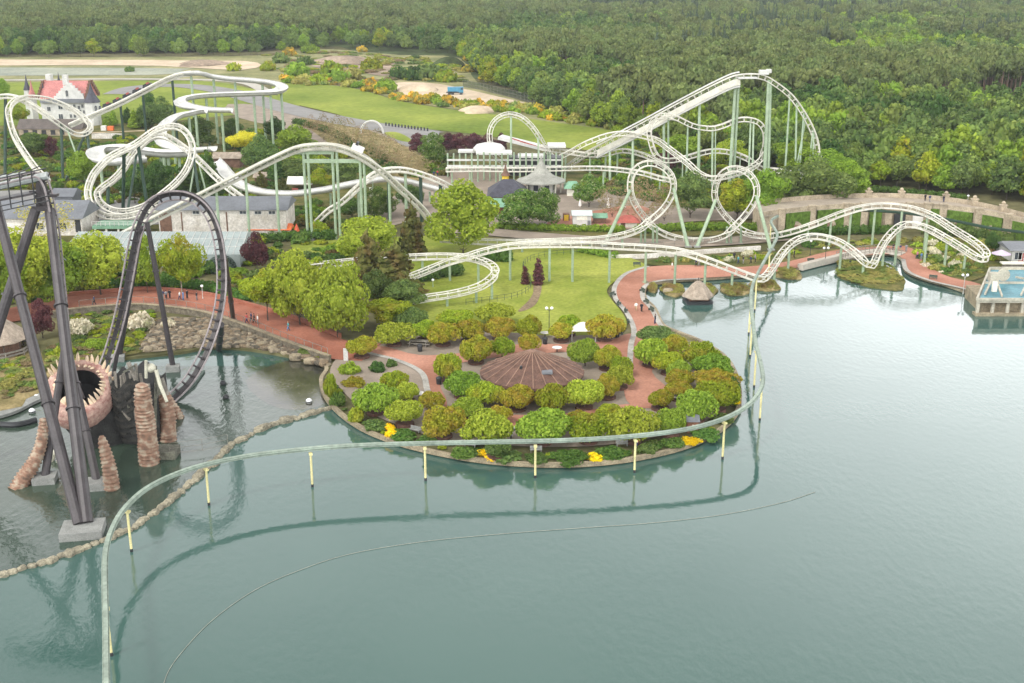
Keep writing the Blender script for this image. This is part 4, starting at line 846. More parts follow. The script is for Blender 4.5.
for j in range(3):
    mb = MB()
    for k in range(j, 24, 3):
        f = (k + .5) / 24
        for i in range(8):
            q = []
            for s_ in (secs[i], secs[i + 1]):
                H_ = s_[3][2]; z_ = .1 + f * (H_ - .3); y_ = float(np.interp(z_, [s_[0][2], s_[1][2], s_[2][2], s_[3][2]], [s_[0][1], s_[1][1], s_[2][1], s_[3][1]])); q.append(Vector((s_[0][0], y_ - .04 - .05 * (k % 2) - .03 * ((i * 7 + k) % 3), z_)))
            if (i * 5 + k * 3) % 11 == 0: continue
            mb.beam(q[0], q[1], .14, .40)
    mb.tube([Vector(s_[2]) + Vector((0, .2, 0)) for s_ in secs], .05, 4); mb.tube([Vector(secs[4][0]) + Vector((0, .4, 0)), Vector(secs[4][1]) + Vector((0, .4, 0)), Vector(secs[4][3]) + Vector((0, .4, -.2))], .05, 4)
    mb.build('siding', [M['hull'], mat('dark_planks', (.05, .047, .04), .85, .4, .9, bump=.5), mat('tarred_planks', (.035, .035, .032), .85, .4, .9, bump=.5)][j], hu)
for k in range(9):
    s_ = secs[k]; mb = MB(); b_ = Vector(s_[3]); mb.beam(b_ + Vector((0, .1, -1.5)), b_ + Vector((.15 * (k % 3 - 1), -.05, .5 + .5 * (k * 7 % 4))), .3, .28); mb.build('rib', M['greywood'], hu)
for k, (x, y, X, Y_, w) in enumerate(((128, 362, 136, 380, .5), (155, 366, 160, 395, .35), (162, 378, 168, 395, .35), (124, 372, 134, 366, .4), (133, 386, 136, 420, .35), (156, 378, 155, 430, .3), (122, 410, 130, 420, .3), (126, 398, 129, 408, .3))):
    mb = MB(); mb.beam(PD(x, y, 143), PD(X, Y_, 142.5), w, .25); mb.build('broken_plank', M['hull2'] if k % 2 else M['greywood'], SW)
mb = MB(); mb.tube([PD(146, 378, 142), PD(146, 360.5, 142)], .2, 6); mb.build('mast_stump', M['bone'], SW)
mb = MB(); c = PD(151, 368, 142.5); v, f = ICO2; mb.add([c + Vector(q) * .62 for q in v], [tuple(x) for x in f]); mb.build('skull', M['bone'], SW, smooth=True)
mb = MB(); mb.box(PD(161, 452, 139.5) + Vector((0, 0, -.3)), (4.2, 2.6, 1.6)); mb.build('plinth', M['hull2'], SW)
mb = MB(); mb.tube([PD(156, 370, 142), PD(160, 385, 141.5), PD(167, 402, 140.5)], [.25, .25, .2], 6); mb.build('bowsprit', M['bone'], SW)
# small balls on the concrete edge and in the water
for i, (x, y, lab) in enumerate(((36.5, 397, 'white and black float sitting on the concrete pool edge'), (32, 411, 'white float in the brown water below the pool edge'), (223, 383, 'dark float in the lagoon below the loop track'), (226, 397, 'smaller dark float in the middle of the lagoon'), (309, 401, 'pale rounded stone in the muddy shallows by the island'))):
    mb = MB(); c = P(x, y, .25); v, f = ICO2; mb.add([c + Vector((q[0] * .45, q[1] * .45, q[2] * .42)) for q in v], [tuple(t) for t in f])
    mb.mi = 1; mb.lathe([(.462, -.12), (.462, .02)], c, 14); tag(mb.build('float', [M['globe'] if i in (0, 1, 4) else M['tar'], M['tar']], smooth=True), lab, 'float')
# breakwater stones
g = np.random.default_rng(11); ROCK = []
for i in range(6):
    v, f = ICO2; q = v * (1 + g.normal(size=(len(v), 1)) * .06); q = np.sign(q) * np.abs(q) ** .62; q *= (.78, .58, .46); q += g.normal(size=q.shape) * .02
    me = bpy.data.meshes.new('breakwater_stone'); me.from_pydata(q.tolist(), [], f.tolist()); me.materials.append(M['rock']); me.update(); ROCK.append(me)
bp = resample([P(x, y, .05) for x, y in spl(BREAK, 6)], 1.0)
for i, p in enumerate(bp):
    o = bpy.data.objects.new('breakwater_stone', ROCK[i % 6]); d = (bp[min(i + 1, len(bp) - 1)] - bp[max(i - 1, 0)]); q = float(g.uniform(.62, .95))
    if 30 < i < 60 and i % 4 == 0: q *= 1.35
    o.location = p + Vector((float(g.normal()) * .1, float(g.normal()) * .18, 0)); o.rotation_euler = (float(g.normal()) * .12, float(g.normal()) * .12, math.atan2(d.y, d.x) + float(g.normal()) * .3); o.scale = (q, q * float(g.uniform(.85, 1.2)), q * float(g.uniform(.85, 1.2)))
    link(o); tag(o, 'rough pale stone in the curved breakwater row across the water', 'stone', 'stones of the breakwater row')
# ================================================================ buildings
def fbox(mb, x0, x1, foot, top, depth, dy=0.0, z0=LZ):
    """box with its front face on the ground row foot between pixel columns x0..x1, as high as pixel row top"""
    Y = YR(foot) + dy; a = PD(x0, foot, Y); b = PD(x1, foot, Y); zt_ = PD((x0 + x1) / 2, top, Y).z
    mb.box(((a.x + b.x) / 2, Y + depth / 2, (zt_ + z0) / 2), (b.x - a.x, depth, zt_ - z0)); return (a.x, b.x, Y, zt_)
def win(parent, x, y, w, h, Y, m=None, name='window', frame=True, arch=False):
    """window standing proud of a front face at world depth Y, centred on pixel x,y; size in metres"""
    c = PD(x, y, Y); mb = MB(); mb.box((c.x, Y - .03, c.z), (w, .1, h))
    if arch: mb.cyl((c.x, Y - .08, c.z + h / 2), (c.x, Y + .02, c.z + h / 2), w / 2, n=10)
    o = mb.build(name, m or M['glass'], parent)
    if frame:
        mb = MB()
        for sx in (-1, 1): mb.box((c.x + sx * (w / 2 + .06), Y - .07, c.z), (.12, .16, h + .24))
        mb.box((c.x, Y - .08, c.z - h / 2 - .08), (w + .3, .2, .14)); mb.box((c.x, Y - .075, c.z), (.07, .12, h)); mb.build('frame', M['white'], o)
    return o
# --- castle
CA = thing('castle', 'white castle with pink tiled roofs, stepped gables and dark pointed turrets beyond the white coasters', 'castle', P(66, 124))
mb = MB(); x0, x1, Yc, zc_ = fbox(mb, 43, 87, 124, 99, 14); mb.build('wall', M['white'], CA)
mb = MB(); zr = PD(62, 80.5, Yc + 7).z; mb.gable(((x0 + x1) / 2, Yc + 7, 0), x1 - x0, 14, zc_, zr, over=.4); rf = mb.build('roof', M['pinkroof'], CA)
mb = MB()
for sx in (x0 - .6, x1 + .6):
    for k in range(6): t = k / 6; mb.box((sx, Yc + 7 - 7.3 * (1 - t) , zc_ + (zr - zc_) * t + .4), (.7, 1.3, 1.5)); mb.box((sx, Yc + 7 + 7.3 * (1 - t), zc_ + (zr - zc_) * t + .4), (.7, 1.3, 1.5))
mb.build('stepped_gable', M['brown'], rf)
mb = MB()
for k in range(6):                                   # white stepped front gable
    a = PD(54 + k * 2.6, 99, Yc - .6).x; b = PD(86 - k * 2.6, 99, Yc - .6).x; mb.box(((a + b) / 2, Yc - .1 - k * .01, zc_ + .6 + k * .95), (b - a, 1.0 + k * .02, .97))
mb.box((PD(64.5, 80, Yc).x, Yc + 1, PD(64, 80, Yc).z), (1.8, 1.6, 3.6)); mb.build('front_gable', M['white'], CA)
mb = MB(); a = PD(40, 101, Yc - 1.2); b = PD(91, 101, Yc - 1.2); mb.box(((a.x + b.x) / 2, Yc - .7, a.z), (b.x - a.x, 1.3, 1.3)); mb.build('slate_band', M['greyroof'], CA)
def turret(cx, foot, top, tip, w, wm, rm, n=10):
    Y = YR(foot); r = w / 2 / S(foot); c = P(cx, foot); z1 = PD(cx, top, Y).z; z2 = PD(cx, tip, Y).z
    mb = MB(); mb.lathe([(r, LZ - c.z * 0 - 0), (r, z1)], (c.x, c.y, 0), n); o = mb.build('turret', wm, CA)
    mb = MB(); mb.lathe([(r * 1.15, z1), (r * .6, z1 + (z2 - z1) * .33), (r * .3, z1 + (z2 - z1) * .6), (.05, z2)], (c.x, c.y, 0), n); mb.build('spire', rm, o); return o
t_ = turret(94.5, 125, 102, 83, 15, M['white'], M['dkroof']); t_['label'] = 'round white corner turret with arched windows'
turret(47, 122.5, 95, 83, 6, M['pinkroof'], M['dkroof'], 6); turret(31, 121, 90, 74.5, 7, M['white'], M['dkroof'], 6); turret(35.5, 123, 97, 80, 8, M['white'], M['pinkroof'], 4)
turret(71, 118, 84, 73, 4, M['dkroof'], M['dkroof'], 4); turret(63, 117, 81, 72, 3, M['dkroof'], M['dkroof'], 4)
mb = MB(); fbox(mb, 50, 55, 118, 74.5, 3); fbox(mb, 62, 66, 119, 82, 3); mb.build('chimney', M['white'], CA)
for (x, y, w_, h_) in ((60.5, 107, 1.5, 1.5), (61, 116.5, 1.5, 1.7), (74.5, 106, .8, 1.2), (79, 107.5, .8, 1.2), (82.5, 106, .8, 1.2), (71, 116, .8, 1.2), (75, 116, .8, 1.2), (49, 109, 1.2, 1.4), (80.5, 111, .7, 1.0), (84, 112, .7, 1.2)): win(CA, x, y, w_, h_, Yc)
win(CA, 67, 94, .9, 1.8, Yc - .6, arch=True)
for x in (91, 96, 100.3): win(CA, x, 109.5, .9, 1.8, YR(125) - math.sqrt(max(.1, 2.8 ** 2 - ((x - 94.5) / 2.55) ** 2)), arch=True)
# castle's side hall (brown roof) and its low wall
SH = thing('market_hall', 'long brown roofed hall with dark openings in front of the castle', 'hall', P(50, 136))
mb = MB(); x0, x1, Y, z = fbox(mb, 19, 82, 136, 129, 7); mb.build('wall', M['stone'], SH)
mb = MB(); mb.gable(((x0 + x1) / 2, Y + 3.5, 0), x1 - x0, 7, z, z + 3.0, over=.5); mb.build('roof', mat('brown_grey_roof', (.10, .085, .075), .8, .2, .5), SH)
for x in (26, 35, 44, 53, 62, 71): win(SH, x, 132.4, 1.6, 1.6, Y, M['tar'], 'opening', False)
KW = thing('wall', 'low white wall with faded painting beside the castle hedge', 'wall', P(108, 139)); mb = MB(); fbox(mb, 92, 124, 139, 133.5, .4); mb.build('wall_panel', M['plaster'], KW); mb = MB(); a = P(92, 139); b = P(160, 136); mb.beam((a.x, a.y - .2, LZ + 2.1), (b.x, b.y, LZ + 2.1), .7, .2); mb.build('coping', M['sand'], KW)
OB = thing('kiosk', 'small bright orange stall box in front of the clipped hedge cones', 'kiosk', P(110, 131)); mb = MB(); fbox(mb, 107.5, 113, 131, 126.5, 1.6); mb.build('body', M['orange'], OB); mb = MB(); fbox(mb, 101, 106, 131, 126, 1.4); mb.build('counter', M['canvas'], OB)
def hall(name, label, cat, x0, x1, foot, eave, ridge, depth, wm, rm, over=.5, wins=(), hip=0):
    t = thing(name, label, cat, P((x0 + x1) / 2, foot)); mb = MB(); a, b, Y, z = fbox(mb, x0, x1, foot, eave, depth); mb.build('wall', wm, t)
    zr = PD((x0 + x1) / 2, ridge, Y + depth / 2).z; mb = MB(); mb.gable(((a + b) / 2, Y + depth / 2, 0), b - a, depth, z - .1, max(zr, z + .6), over=over, hip=hip); r = mb.build('roof', rm, t)
    for (x, y, w_, h_, nm, m) in wins: win(t, x, y, w_, h_, Y, m, nm, nm == 'window')
    return t, Y, z, a, b, r
hall('hall', 'long grey roofed hall with stained pale plaster wall behind the glasshouse', 'building', 160, 287, 236, 209.5, 196, 11, M['plaster'], M['greyroof'], wins=[(166, 224, 2.6, 5.2, 'door', M['brown']), (227, 222, .3, 4.5, 'pipe', M['brown']), (182, 222, .25, 4.5, 'pipe', M['brown'])] + [(x, 212.5, 1.4, .6, 'window', None) for x in (196, 211, 243, 258, 272)])
hall('hall', 'grey metal roofed hall with white base wall beside the black coaster tower', 'building', -60, 83, 236, 218, 200, 11, M['plaster'], M['greyroof'], wins=[(78, 226, 1.2, 2.8, 'door', M['tar']), (63, 226, 1.6, 1.4, 'window', None), (40, 226, 1.6, 1.4, 'window', None)])
hall('shed', 'small dark grey shed with pale top right behind the grey metal hall', 'shed', 54, 74, 214, 196, 188, 6, M['greyroof'], M['greyroof'])
# glasshouse: sloping pale panels
GH = thing('glasshouse', 'long pale green glasshouse with sloping panel roof above the row of young trees', 'glasshouse', P(150, 268))
Y0, Y1 = YR(268), YR(268) + 12; xa, xb = PD(60, 258, Y0).x, PD(240, 258, Y0).x; z0, z1 = 3.2, PD(150, 231.5, Y1).z
mb = MB(); mb.add([(xa, Y0, z0), (xb, Y0, z0), (xb - .8, Y1, z1), (xa, Y1, z1)], [(0, 1, 2, 3)]); mb.add([(xa, Y1, z1), (xb - .8, Y1, z1), (xb - .8, Y1 + 8, z0), (xa, Y1 + 8, z0)], [(0, 1, 2, 3)]); mb.build('roof', M['greenglass'], GH)
mb = MB(); mb.box(((xa + xb) / 2, Y0 + .15, (z0 + LZ) / 2), (xb - xa, .2, z0 - LZ)); mb.box((xb - .4, (Y0 + Y1) / 2, (z0 + LZ) / 2), (.2, 12, z0 - LZ)); mb.add([(xb, Y0, z0), (xb - .8, Y1, z1), (xb - .8, Y1 + 8, z0)], [(0, 1, 2)]); mb.build('wall', M['greenglass'], GH)
mb = MB()
for i in range(27): x = xa + (xb - xa) * i / 26; mb.beam((x, Y0, z0 + .06), (x - .8 * i / 26, Y1, z1 + .06), .09)
for k in (.33, .66): mb.beam((xa, Y0 + 12 * k, z0 + (z1 - z0) * k + .06), (xb, Y0 + 12 * k, z0 + (z1 - z0) * k + .06), .09)
mb.build('glazing_bar_lattice', M['white'], GH)
AV = thing('aviary_dome', 'dark netted dome cage at the end of the glasshouse', 'aviary', P(222, 270)); c = P(222, 271); r = 15 / S(271); mb = MB()
for k in range(12): a = 2 * math.pi * k / 12; mb.tube([c + Vector((r * math.cos(a) * math.cos(b), r * math.sin(a) * math.cos(b), r * math.sin(b) + .2)) for b in np.linspace(0, 1.5, 8)], .06, 4)
for b in np.linspace(.1, 1.2, 5): mb.tube([c + Vector((r * math.cos(a) * math.cos(b), r * math.sin(a) * math.cos(b), r * math.sin(b) + .2)) for a in np.linspace(0, 6.284, 25)], .06, 4)
mb.build('cage_lattice', M['dkgreen'], AV); mb = MB(); mb.lathe([(r * .97 * math.cos(b), r * .97 * math.sin(b)) for b in np.linspace(0, 1.45, 7)], c, 20)
def netmat():
    m, nt, out = base_mat('cage_net'); d = nd(nt, 'ShaderNodeBsdfDiffuse'); d.inputs['Color'].default_value = (.05, .07, .05, 1); t = nd(nt, 'ShaderNodeBsdfTransparent'); x = nd(nt, 'ShaderNodeMixShader'); x.inputs[0].default_value = .55
    nt.links.new(t.outputs[0], x.inputs[1]); nt.links.new(d.outputs[0], x.inputs[2]); nt.links.new(x.outputs[0], out.inputs['Surface']); return m
mb.build('net', netmat(), AV)
# boarding platform
BP = thing('boarding_platform', 'white and green railed boarding platform under the inverted coaster loop', 'platform', P(120, 234)); mb = MB(); x0, x1, Y, z = fbox(mb, 93, 147, 236, 226, 6, z0=LZ + 1.6); mb.build('deck', M['greenroof'], BP)
for x in (95, 106, 118, 130, 142): mb = MB(); fbox(mb, x, x + 1.6, 236, 227, .4, dy=.2); mb.build('post', M['cream'], BP)
mb = MB()
for zz in (z + .45, z + .95): mb.beam((x0, Y, zz), (x1, Y, zz), .1)
for i in range(13): x = x0 + (x1 - x0) * i / 12; mb.beam((x, Y, z), (x, Y, z + 1), .09)
mb.build('railing_lattice', M['white'], BP); 
# thatched hut at the bank
HU = thing('hut', 'round thatched wooden hut on the dry bank beside the monster', 'hut', P(0, 356)); c = P(-2, 352); r = 32 / S(352)
mb = MB(); mb.lathe([(r, LZ + 2.3), (r * .98, LZ + 2.5), (r * .5, LZ + 4.6), (.12, LZ + 6.4)], (c.x, c.y, 0), 10); mb.build('roof', M['thatch'], HU)
mb = MB(); mb.lathe([(r * .72, LZ), (r * .72, LZ + 2.35)], (c.x, c.y, 0), 10); mb.build('wall', M['brown'], HU)
for k in range(10): a = 2 * math.pi * k / 10 + .31; mb = MB(); q = c + Vector((r * .88 * math.cos(a), r * .88 * math.sin(a), 0)); mb.cyl(q, q + Vector((0, 0, 2.4)), .13, n=6); mb.build('post', M['trunk'], HU)
mb = MB()
for k in range(10):
    a = 2 * math.pi * k / 10 + .31; b = 2 * math.pi * (k + 1) / 10 + .31
    for zz in (.5, 1.0): mb.beam(c + Vector((r * math.cos(a), r * math.sin(a), zz)), c + Vector((r * math.cos(b), r * math.sin(b), zz)), .1, .3)
    q = c + Vector((r * math.cos(a), r * math.sin(a), 0)); mb.beam(q, q + Vector((0, 0, 1.2)), .16)
mb.build('fence', M['greywood'], HU)
# island pavilion with wide conical roof
PV = thing('pavilion', 'round open pavilion with wide brown shingle cone roof amid the domed trees', 'pavilion', P(532, 389)); c = P(532, 389); r = 52 / S(389); ze, za = 3.2, PD(532, 350, c.y).z
n = 24; mb = MB(); mb.lathe([(r, ze - .35), (r, ze), (.3, za), (.05, za + .1)], (c.x, c.y, 0), n); rf = mb.build('roof', M['rooftile'], PV)
for k in range(n):
    a = 2 * math.pi * (k + .02) / n; d = Vector((math.cos(a), math.sin(a), 0)); mb = MB(); mb.beam(Vector((c.x, c.y, ze + .03)) + d * r, Vector((c.x, c.y, za + .05)) + d * .3, .13, .10); mb.build('batten', M['rooftrim'], rf)
q = PD(547, 373, c.y - 4.2); mb = MB(); mb.box((q.x, q.y, q.z + .15), (1.5, 1.2, .3)); mb.build('skylight', M['greyroof'], rf)
q = PD(521, 368, c.y - 3.5); mb = MB(); mb.cyl((q.x, q.y, q.z - .4), (q.x, q.y, q.z + .3), .18, n=8); mb.build('vent_pipe', M['tar'], rf)
for k in range(14): a = 2 * math.pi * k / 14; mb = MB(); q = c + Vector((r * .9 * math.cos(a), r * .9 * math.sin(a), 0)); mb.cyl(q, q + Vector((0, 0, ze - LZ + .2)), .16, n=6); mb.build('post', M['brown'], PV)
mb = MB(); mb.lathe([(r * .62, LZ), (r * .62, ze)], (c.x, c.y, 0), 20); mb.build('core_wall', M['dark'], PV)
# chapel like pavilion with ogee roof
CH = thing('chapel', 'white windowed chapel with bell shaped silver grey roof and spire beside the dark roof', 'chapel', P(541, 194)); c = P(541, 193.5); s = S(193.5); Y = c.y; zz = lambda row: PD(541, row, Y).z
mb = MB(); R_ = 24.5 / s; z1 = zz(180); mb.lathe([(R_, z1 - .3), (R_, z1), (R_ * .62, z1 + .9), (R_ * .35, z1 + 2.0), (R_ * .2, z1 + 3.3), (R_ * .1, z1 + 4.6), (.08, zz(155.5))], (c.x, c.y, 0), 16); mb.build('roof', mat('silver_shingle', (.27, .27, .235), .7, .18, .5, bump=.3), CH)
mb = MB(); mb.lathe([(R_ * .62, LZ), (R_ * .62, z1)], (c.x, c.y, 0), 8); w_ = mb.build('wall', M['white'], CH)
for k in range(8):
    a = 2 * math.pi * k / 8 + math.pi / 8; rr2 = R_ * .62 * math.cos(math.pi / 8) + .04; q = c + Vector((rr2 * math.cos(a), rr2 * math.sin(a), 0)); mb = MB(); mb.box((q.x, q.y, z1 - 1.4), (.1, 1.3, 1.7), rz=a); mb.build('window', M['glass'], CH)
    a = 2 * math.pi * k / 8; q = c + Vector((R_ * .8 * math.cos(a), R_ * .8 * math.sin(a), 0)); mb = MB(); mb.cyl(q, (q.x, q.y, z1), .2, n=6); mb.build('post', M['cream'], CH)
hall('restaurant', 'low building with dark hipped slate roof beside the bell roofed chapel', 'building', 489, 527, 204, 196.5, 179, 12, M['brown'], M['dkroof'], hip=4)
hall('stall', 'red-brown stall with flat green roof in front of the dark hipped roof', 'stall', 487, 512, 216, 206.5, 198, 6, mat('redbrown_wall', (.16, .055, .04), .8, .2, .6), M['greenroof'])
TT = thing('ticket_turret', 'tiny yellow turret with pointed brown roof behind the dark slate roof', 'turret', P(505.5, 190)); c = P(505.5, 190); mb = MB(); mb.lathe([(.9, LZ), (.9, 4.4)], (c.x, c.y, 0), 6); mb.build('body', M['yellow'], TT); mb = MB(); mb.lathe([(1.35, 4.4), (.5, 5.6), (.04, 7.4)], (c.x, c.y, 0), 6); mb.build('roof', M['brown'], TT)
hall('kiosk', 'white kiosk with pale flat roof between chestnut tree and brown kiosk', 'kiosk', 573, 591, 228, 215, 211, 5, M['white'], mat('pale_sheet', (.55, .62, .60), .5, .1, .5), over=.3, wins=[(582, 218, 2.4, .9, 'sign', M['cream']), (589, 223, .7, 1.2, 'hatch', M['greyroof'])])
hall('kiosk', 'brown wooden kiosk with green roof next to the white kiosk', 'kiosk', 594, 606, 225, 217.5, 213, 3.5, M['brown'], M['greenroof'], over=.4)
hall('hut', 'cream hut with red hipped roof below the first corkscrew ring', 'hut', 620, 637, 229, 222, 215, 3.6, M['cream'], M['redroof'], over=.7, hip=1.8, wins=[(623, 226, 1.0, 1.6, 'door', M['brown'])])
hall('kiosk', 'pale kiosk with light green pointed roof behind the chestnut by the chapel', 'kiosk', 567, 578, 197, 188, 181, 3.5, M['cream'], M['greenroof'], over=.8, hip=1.2)
YS = thing('stall', 'little yellow fronted stall between the chestnut trunk and white kiosk', 'stall', P(566, 222)); mb = MB(); fbox(mb, 563, 569.5, 222, 214, 1.6); mb.build('body', M['brown'], YS); mb = MB(); fbox(mb, 564, 568.5, 222, 215, .1, dy=-.1); mb.build('panel', M['yellow'], YS)
for i, (x, t, f, lab) in enumerate(((580, 199, 210, 'closed white parasol behind the white kiosk'), (608, 198, 212, 'tallest closed white parasol above the brown kiosk'), (624, 200, 212, 'closed white parasol behind the red roofed hut'))):
    th = thing('parasol', lab, 'parasol', P(x, f), 'closed parasols by the kiosks'); c = P(x, f); z1 = PD(x, t, c.y).z; mb = MB(); mb.cyl(c, (c.x, c.y, z1), .05, n=6); mb.build('pole', M['greywood'], th); mb = MB(); mb.lathe([(.12, LZ + .8), (.42, LZ + 1.1), (.3, z1 - .9), (.05, z1)], (c.x, c.y, 0), 8); mb.build('canopy', M['canvas'], th)
# red / orange play pieces by the hall
PT = thing('market_tent', 'low orange and red canvas tent roofs beside the stained hall', 'tent', P(270, 236)); mb = MB(); x0, x1, Y, z = fbox(mb, 249, 290, 236, 230, 4, z0=LZ + 1.2); mb.gable(((x0 + x1) / 2, Y + 2, 0), x1 - x0, 4, z, z + 1.1, over=.3); mb.build('canopy', M['orange'], PT)
for x in (250, 263, 276, 289): mb = MB(); fbox(mb, x, x + .8, 236, 231, .2, dy=.1); mb.build('pole', M['white'], PT)
mb = MB(); c = P(297, 235); mb.lathe([(1.0, LZ), (.6, LZ + 1.2), (.05, LZ + 2.6)], (c.x, c.y, 0), 10); tag(mb.build('marker_cone', mat('red_cone', (.62, .11, .05), .7, .1, .8)), 'red pointed cone standing beside the orange tent', 'cone')
# coaster station: white roofs on green posts
ST = thing('coaster_station', 'white roofed coaster station on many green posts before the purple trees', 'station', P(510, 182))
for (x0, x1, foot, top, th, dp, nm) in ((458, 476, 176, 152, 1.0, 4, 'roof'), (476, 512, 181, 154, 1.2, 6, 'roof'), (518, 545, 181, 157, 1.2, 5, 'roof'), (548, 566, 180, 147, 1.0, 7, 'roof')):
    Y = YR(foot); a, b = PD(x0, top, Y), PD(x1, top, Y); mb = MB(); mb.box(((a.x + b.x) / 2, Y + dp / 2, a.z), (b.x - a.x, dp, .5)); mb.build(nm, M['white'], ST)
mb = MB(); c = PD(489, 152, YR(178)); mb.lathe([(4.6, -.2), (4.5, .7), (3.6, 1.6), (2.0, 2.0), (.1, 2.1)], (c.x, c.y + 3, c.z), 20); mb.build('dome_canopy', M['white'], ST, smooth=True)
a, b = PD(500, 137, YR(168)), PD(548, 149, YR(170)); mb = MB(); mb.beam(a, b, 5, .8); mb.build('ramp_roof', M['white'], ST); mb = MB(); mb.beam(a + Vector((3, -2.56, .1)), b + Vector((0, -2.56, .1)), .1, .35); mb.build('stripe', M['redroof'], ST)
g = random.Random(5)
for i, x in enumerate(list(range(448, 566, 6))):
    foot = 182 if x > 466 else 178; Y = YR(foot); ft = P(x, foot + g.uniform(-1, 1)); t = PD(x, 153, Y); mb = MB(); mb.cyl(ft, (ft.x, ft.y, t.z), .24, n=6); mb.build('post', G, ST)
for row, z in ((166, 0), (160, 0)):
    a, b = PD(447, row, YR(180)), PD(562, row, YR(180)); mb = MB(); mb.beam(a, b, .3, .5); mb.build('beam', M['white'], ST)
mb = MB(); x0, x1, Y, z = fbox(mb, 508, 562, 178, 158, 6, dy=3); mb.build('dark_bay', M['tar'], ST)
mb = MB(); x0, x1, Y, z = fbox(mb, 450, 500, 181, 172, 6, dy=2); mb.build('queue_wall', M['paving'], ST)
# ================================================================ terrace on the far shore
TF = [(762, 238), (780, 235), (810, 231.5), (845, 229), (880, 228), (920, 228.5), (950, 231), (980, 235.5), (1010, 242), (1045, 252), (1120, 276)]
tp = [P(x, y) for x, y in spl(TF, 6)]; TZ = 5.4
TE = thing('terrace', 'curved sandstone garden terrace with stone pillars, ivy panels and arched niches', 'terrace', P(900, 228))
bk = [p + Vector((.0, 11.5, 0)) for p in tp]; mb = MB(); mb.prism([(p.x, p.y) for p in tp] + [(p.x, p.y) for p in bk[::-1]], LZ - .5, TZ - .2); mb.build('retaining_wall', M['stone'], TE)
mb = MB(); mb.prism([(p.x, p.y - .25) for p in tp] + [(p.x, p.y + .3) for p in bk[::-1]], TZ - .2, TZ); mb.build('walkway', mat('terrace_floor', (.33, .28, .22), .9, .12, .3), TE)
def tnear(x): return min(tp, key=lambda p: abs(proj(p)[0] - x))
for off, hgt in ((0, .95), (11.1, 1.0)):
    mb = MB(); q = [p + Vector((0, off, 0)) for p in tp]
    vs = []
    for p in q: vs += [(p.x, p.y - .2, TZ), (p.x, p.y - .2, TZ + hgt), (p.x, p.y + .2, TZ + hgt), (p.x, p.y + .2, TZ)]
    mb.add(vs, [(4 * i + k, 4 * i + 4 + k, 4 * i + 4 + (k + 1) % 4, 4 * i + (k + 1) % 4) for i in range(len(q) - 1) for k in range(4)]); mb.build('parapet', M['stone'], TE)
for x in (782, 812, 847, 863, 886, 908, 923, 942, 975, 1006, 1040):
    p = tnear(x); mb = MB(); mb.box((p.x, p.y - .35, (LZ + TZ + .9) / 2), (1.5, .9, TZ + .9 - LZ)); mb.box((p.x, p.y - .35, TZ + 1.05), (1.8, 1.2, .3)); mb.build('pillar', M['stone'], TE)
for x in (852, 882, 916, 960, 991, 1022):
    p = tnear(x); q = p + Vector((0, 11.1, 0)); mb = MB(); mb.box((q.x, q.y, TZ + .7), (1.3, 1.0, 1.4)); mb.box((q.x, q.y, TZ + 1.5), (1.6, 1.2, .25)); mb.lathe([(.35, TZ + 1.6), (.5, TZ + 2.0), (.28, TZ + 2.3), (.1, TZ + 2.4)], (q.x, q.y, 0), 8); mb.build('gate_pillar', M['stone'], TE)
IVY = []
for (x0, x1) in ((786, 808), (816, 843), (851, 860), (867, 882), (926, 939), (947, 971), (979, 1002), (1011, 1036)):
    a, b = tnear(x0), tnear(x1); mid_ = (a + b) / 2; L = (b - a).length; rz = math.atan2(b.y - a.y, b.x - a.x); mb = MB(); mb.box((mid_.x, mid_.y - .35, (LZ + TZ) / 2), (L, .5, TZ - LZ - .3), rz=rz); mb.build('ivy_panel', M['ivy'], TE)
for x in (793, 957, 989, 830):
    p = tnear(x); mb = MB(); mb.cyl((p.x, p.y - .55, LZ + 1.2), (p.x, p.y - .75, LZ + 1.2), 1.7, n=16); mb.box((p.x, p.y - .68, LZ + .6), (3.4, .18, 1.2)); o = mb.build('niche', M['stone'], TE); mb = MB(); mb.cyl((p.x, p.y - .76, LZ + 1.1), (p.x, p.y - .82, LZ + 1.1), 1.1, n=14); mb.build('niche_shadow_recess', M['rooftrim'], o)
p = tnear(898); mb = MB(); mb.box((p.x, p.y - .1, LZ + 1.7), (3.4, .6, 3.2)); mb.build('passage', M['tar'], TE)
p = tnear(915); mb = MB(); mb.box((p.x, p.y - .1, LZ + 1.7), (3.6, .6, 3.4)); mb.build('pale_door', M['canvas'], TE)
mb = MB(); mb.tube([PD(x, y, YR(f)) for x, y, f in ((858, 210, 235), (880, 211, 235), (905, 213, 236), (935, 217, 238), (960, 222, 241), (990, 228, 246), (1024, 232.5, 250), (1060, 238, 254))], .32, 6); o = mb.build('monorail_track', M['dkgreen'])
tag(o, 'dark monorail beam passing along the ivy terrace wall', 'monorail'); 
for x, y, f in ((870, 210, 235), (928, 216, 237), (985, 227, 245)): pass
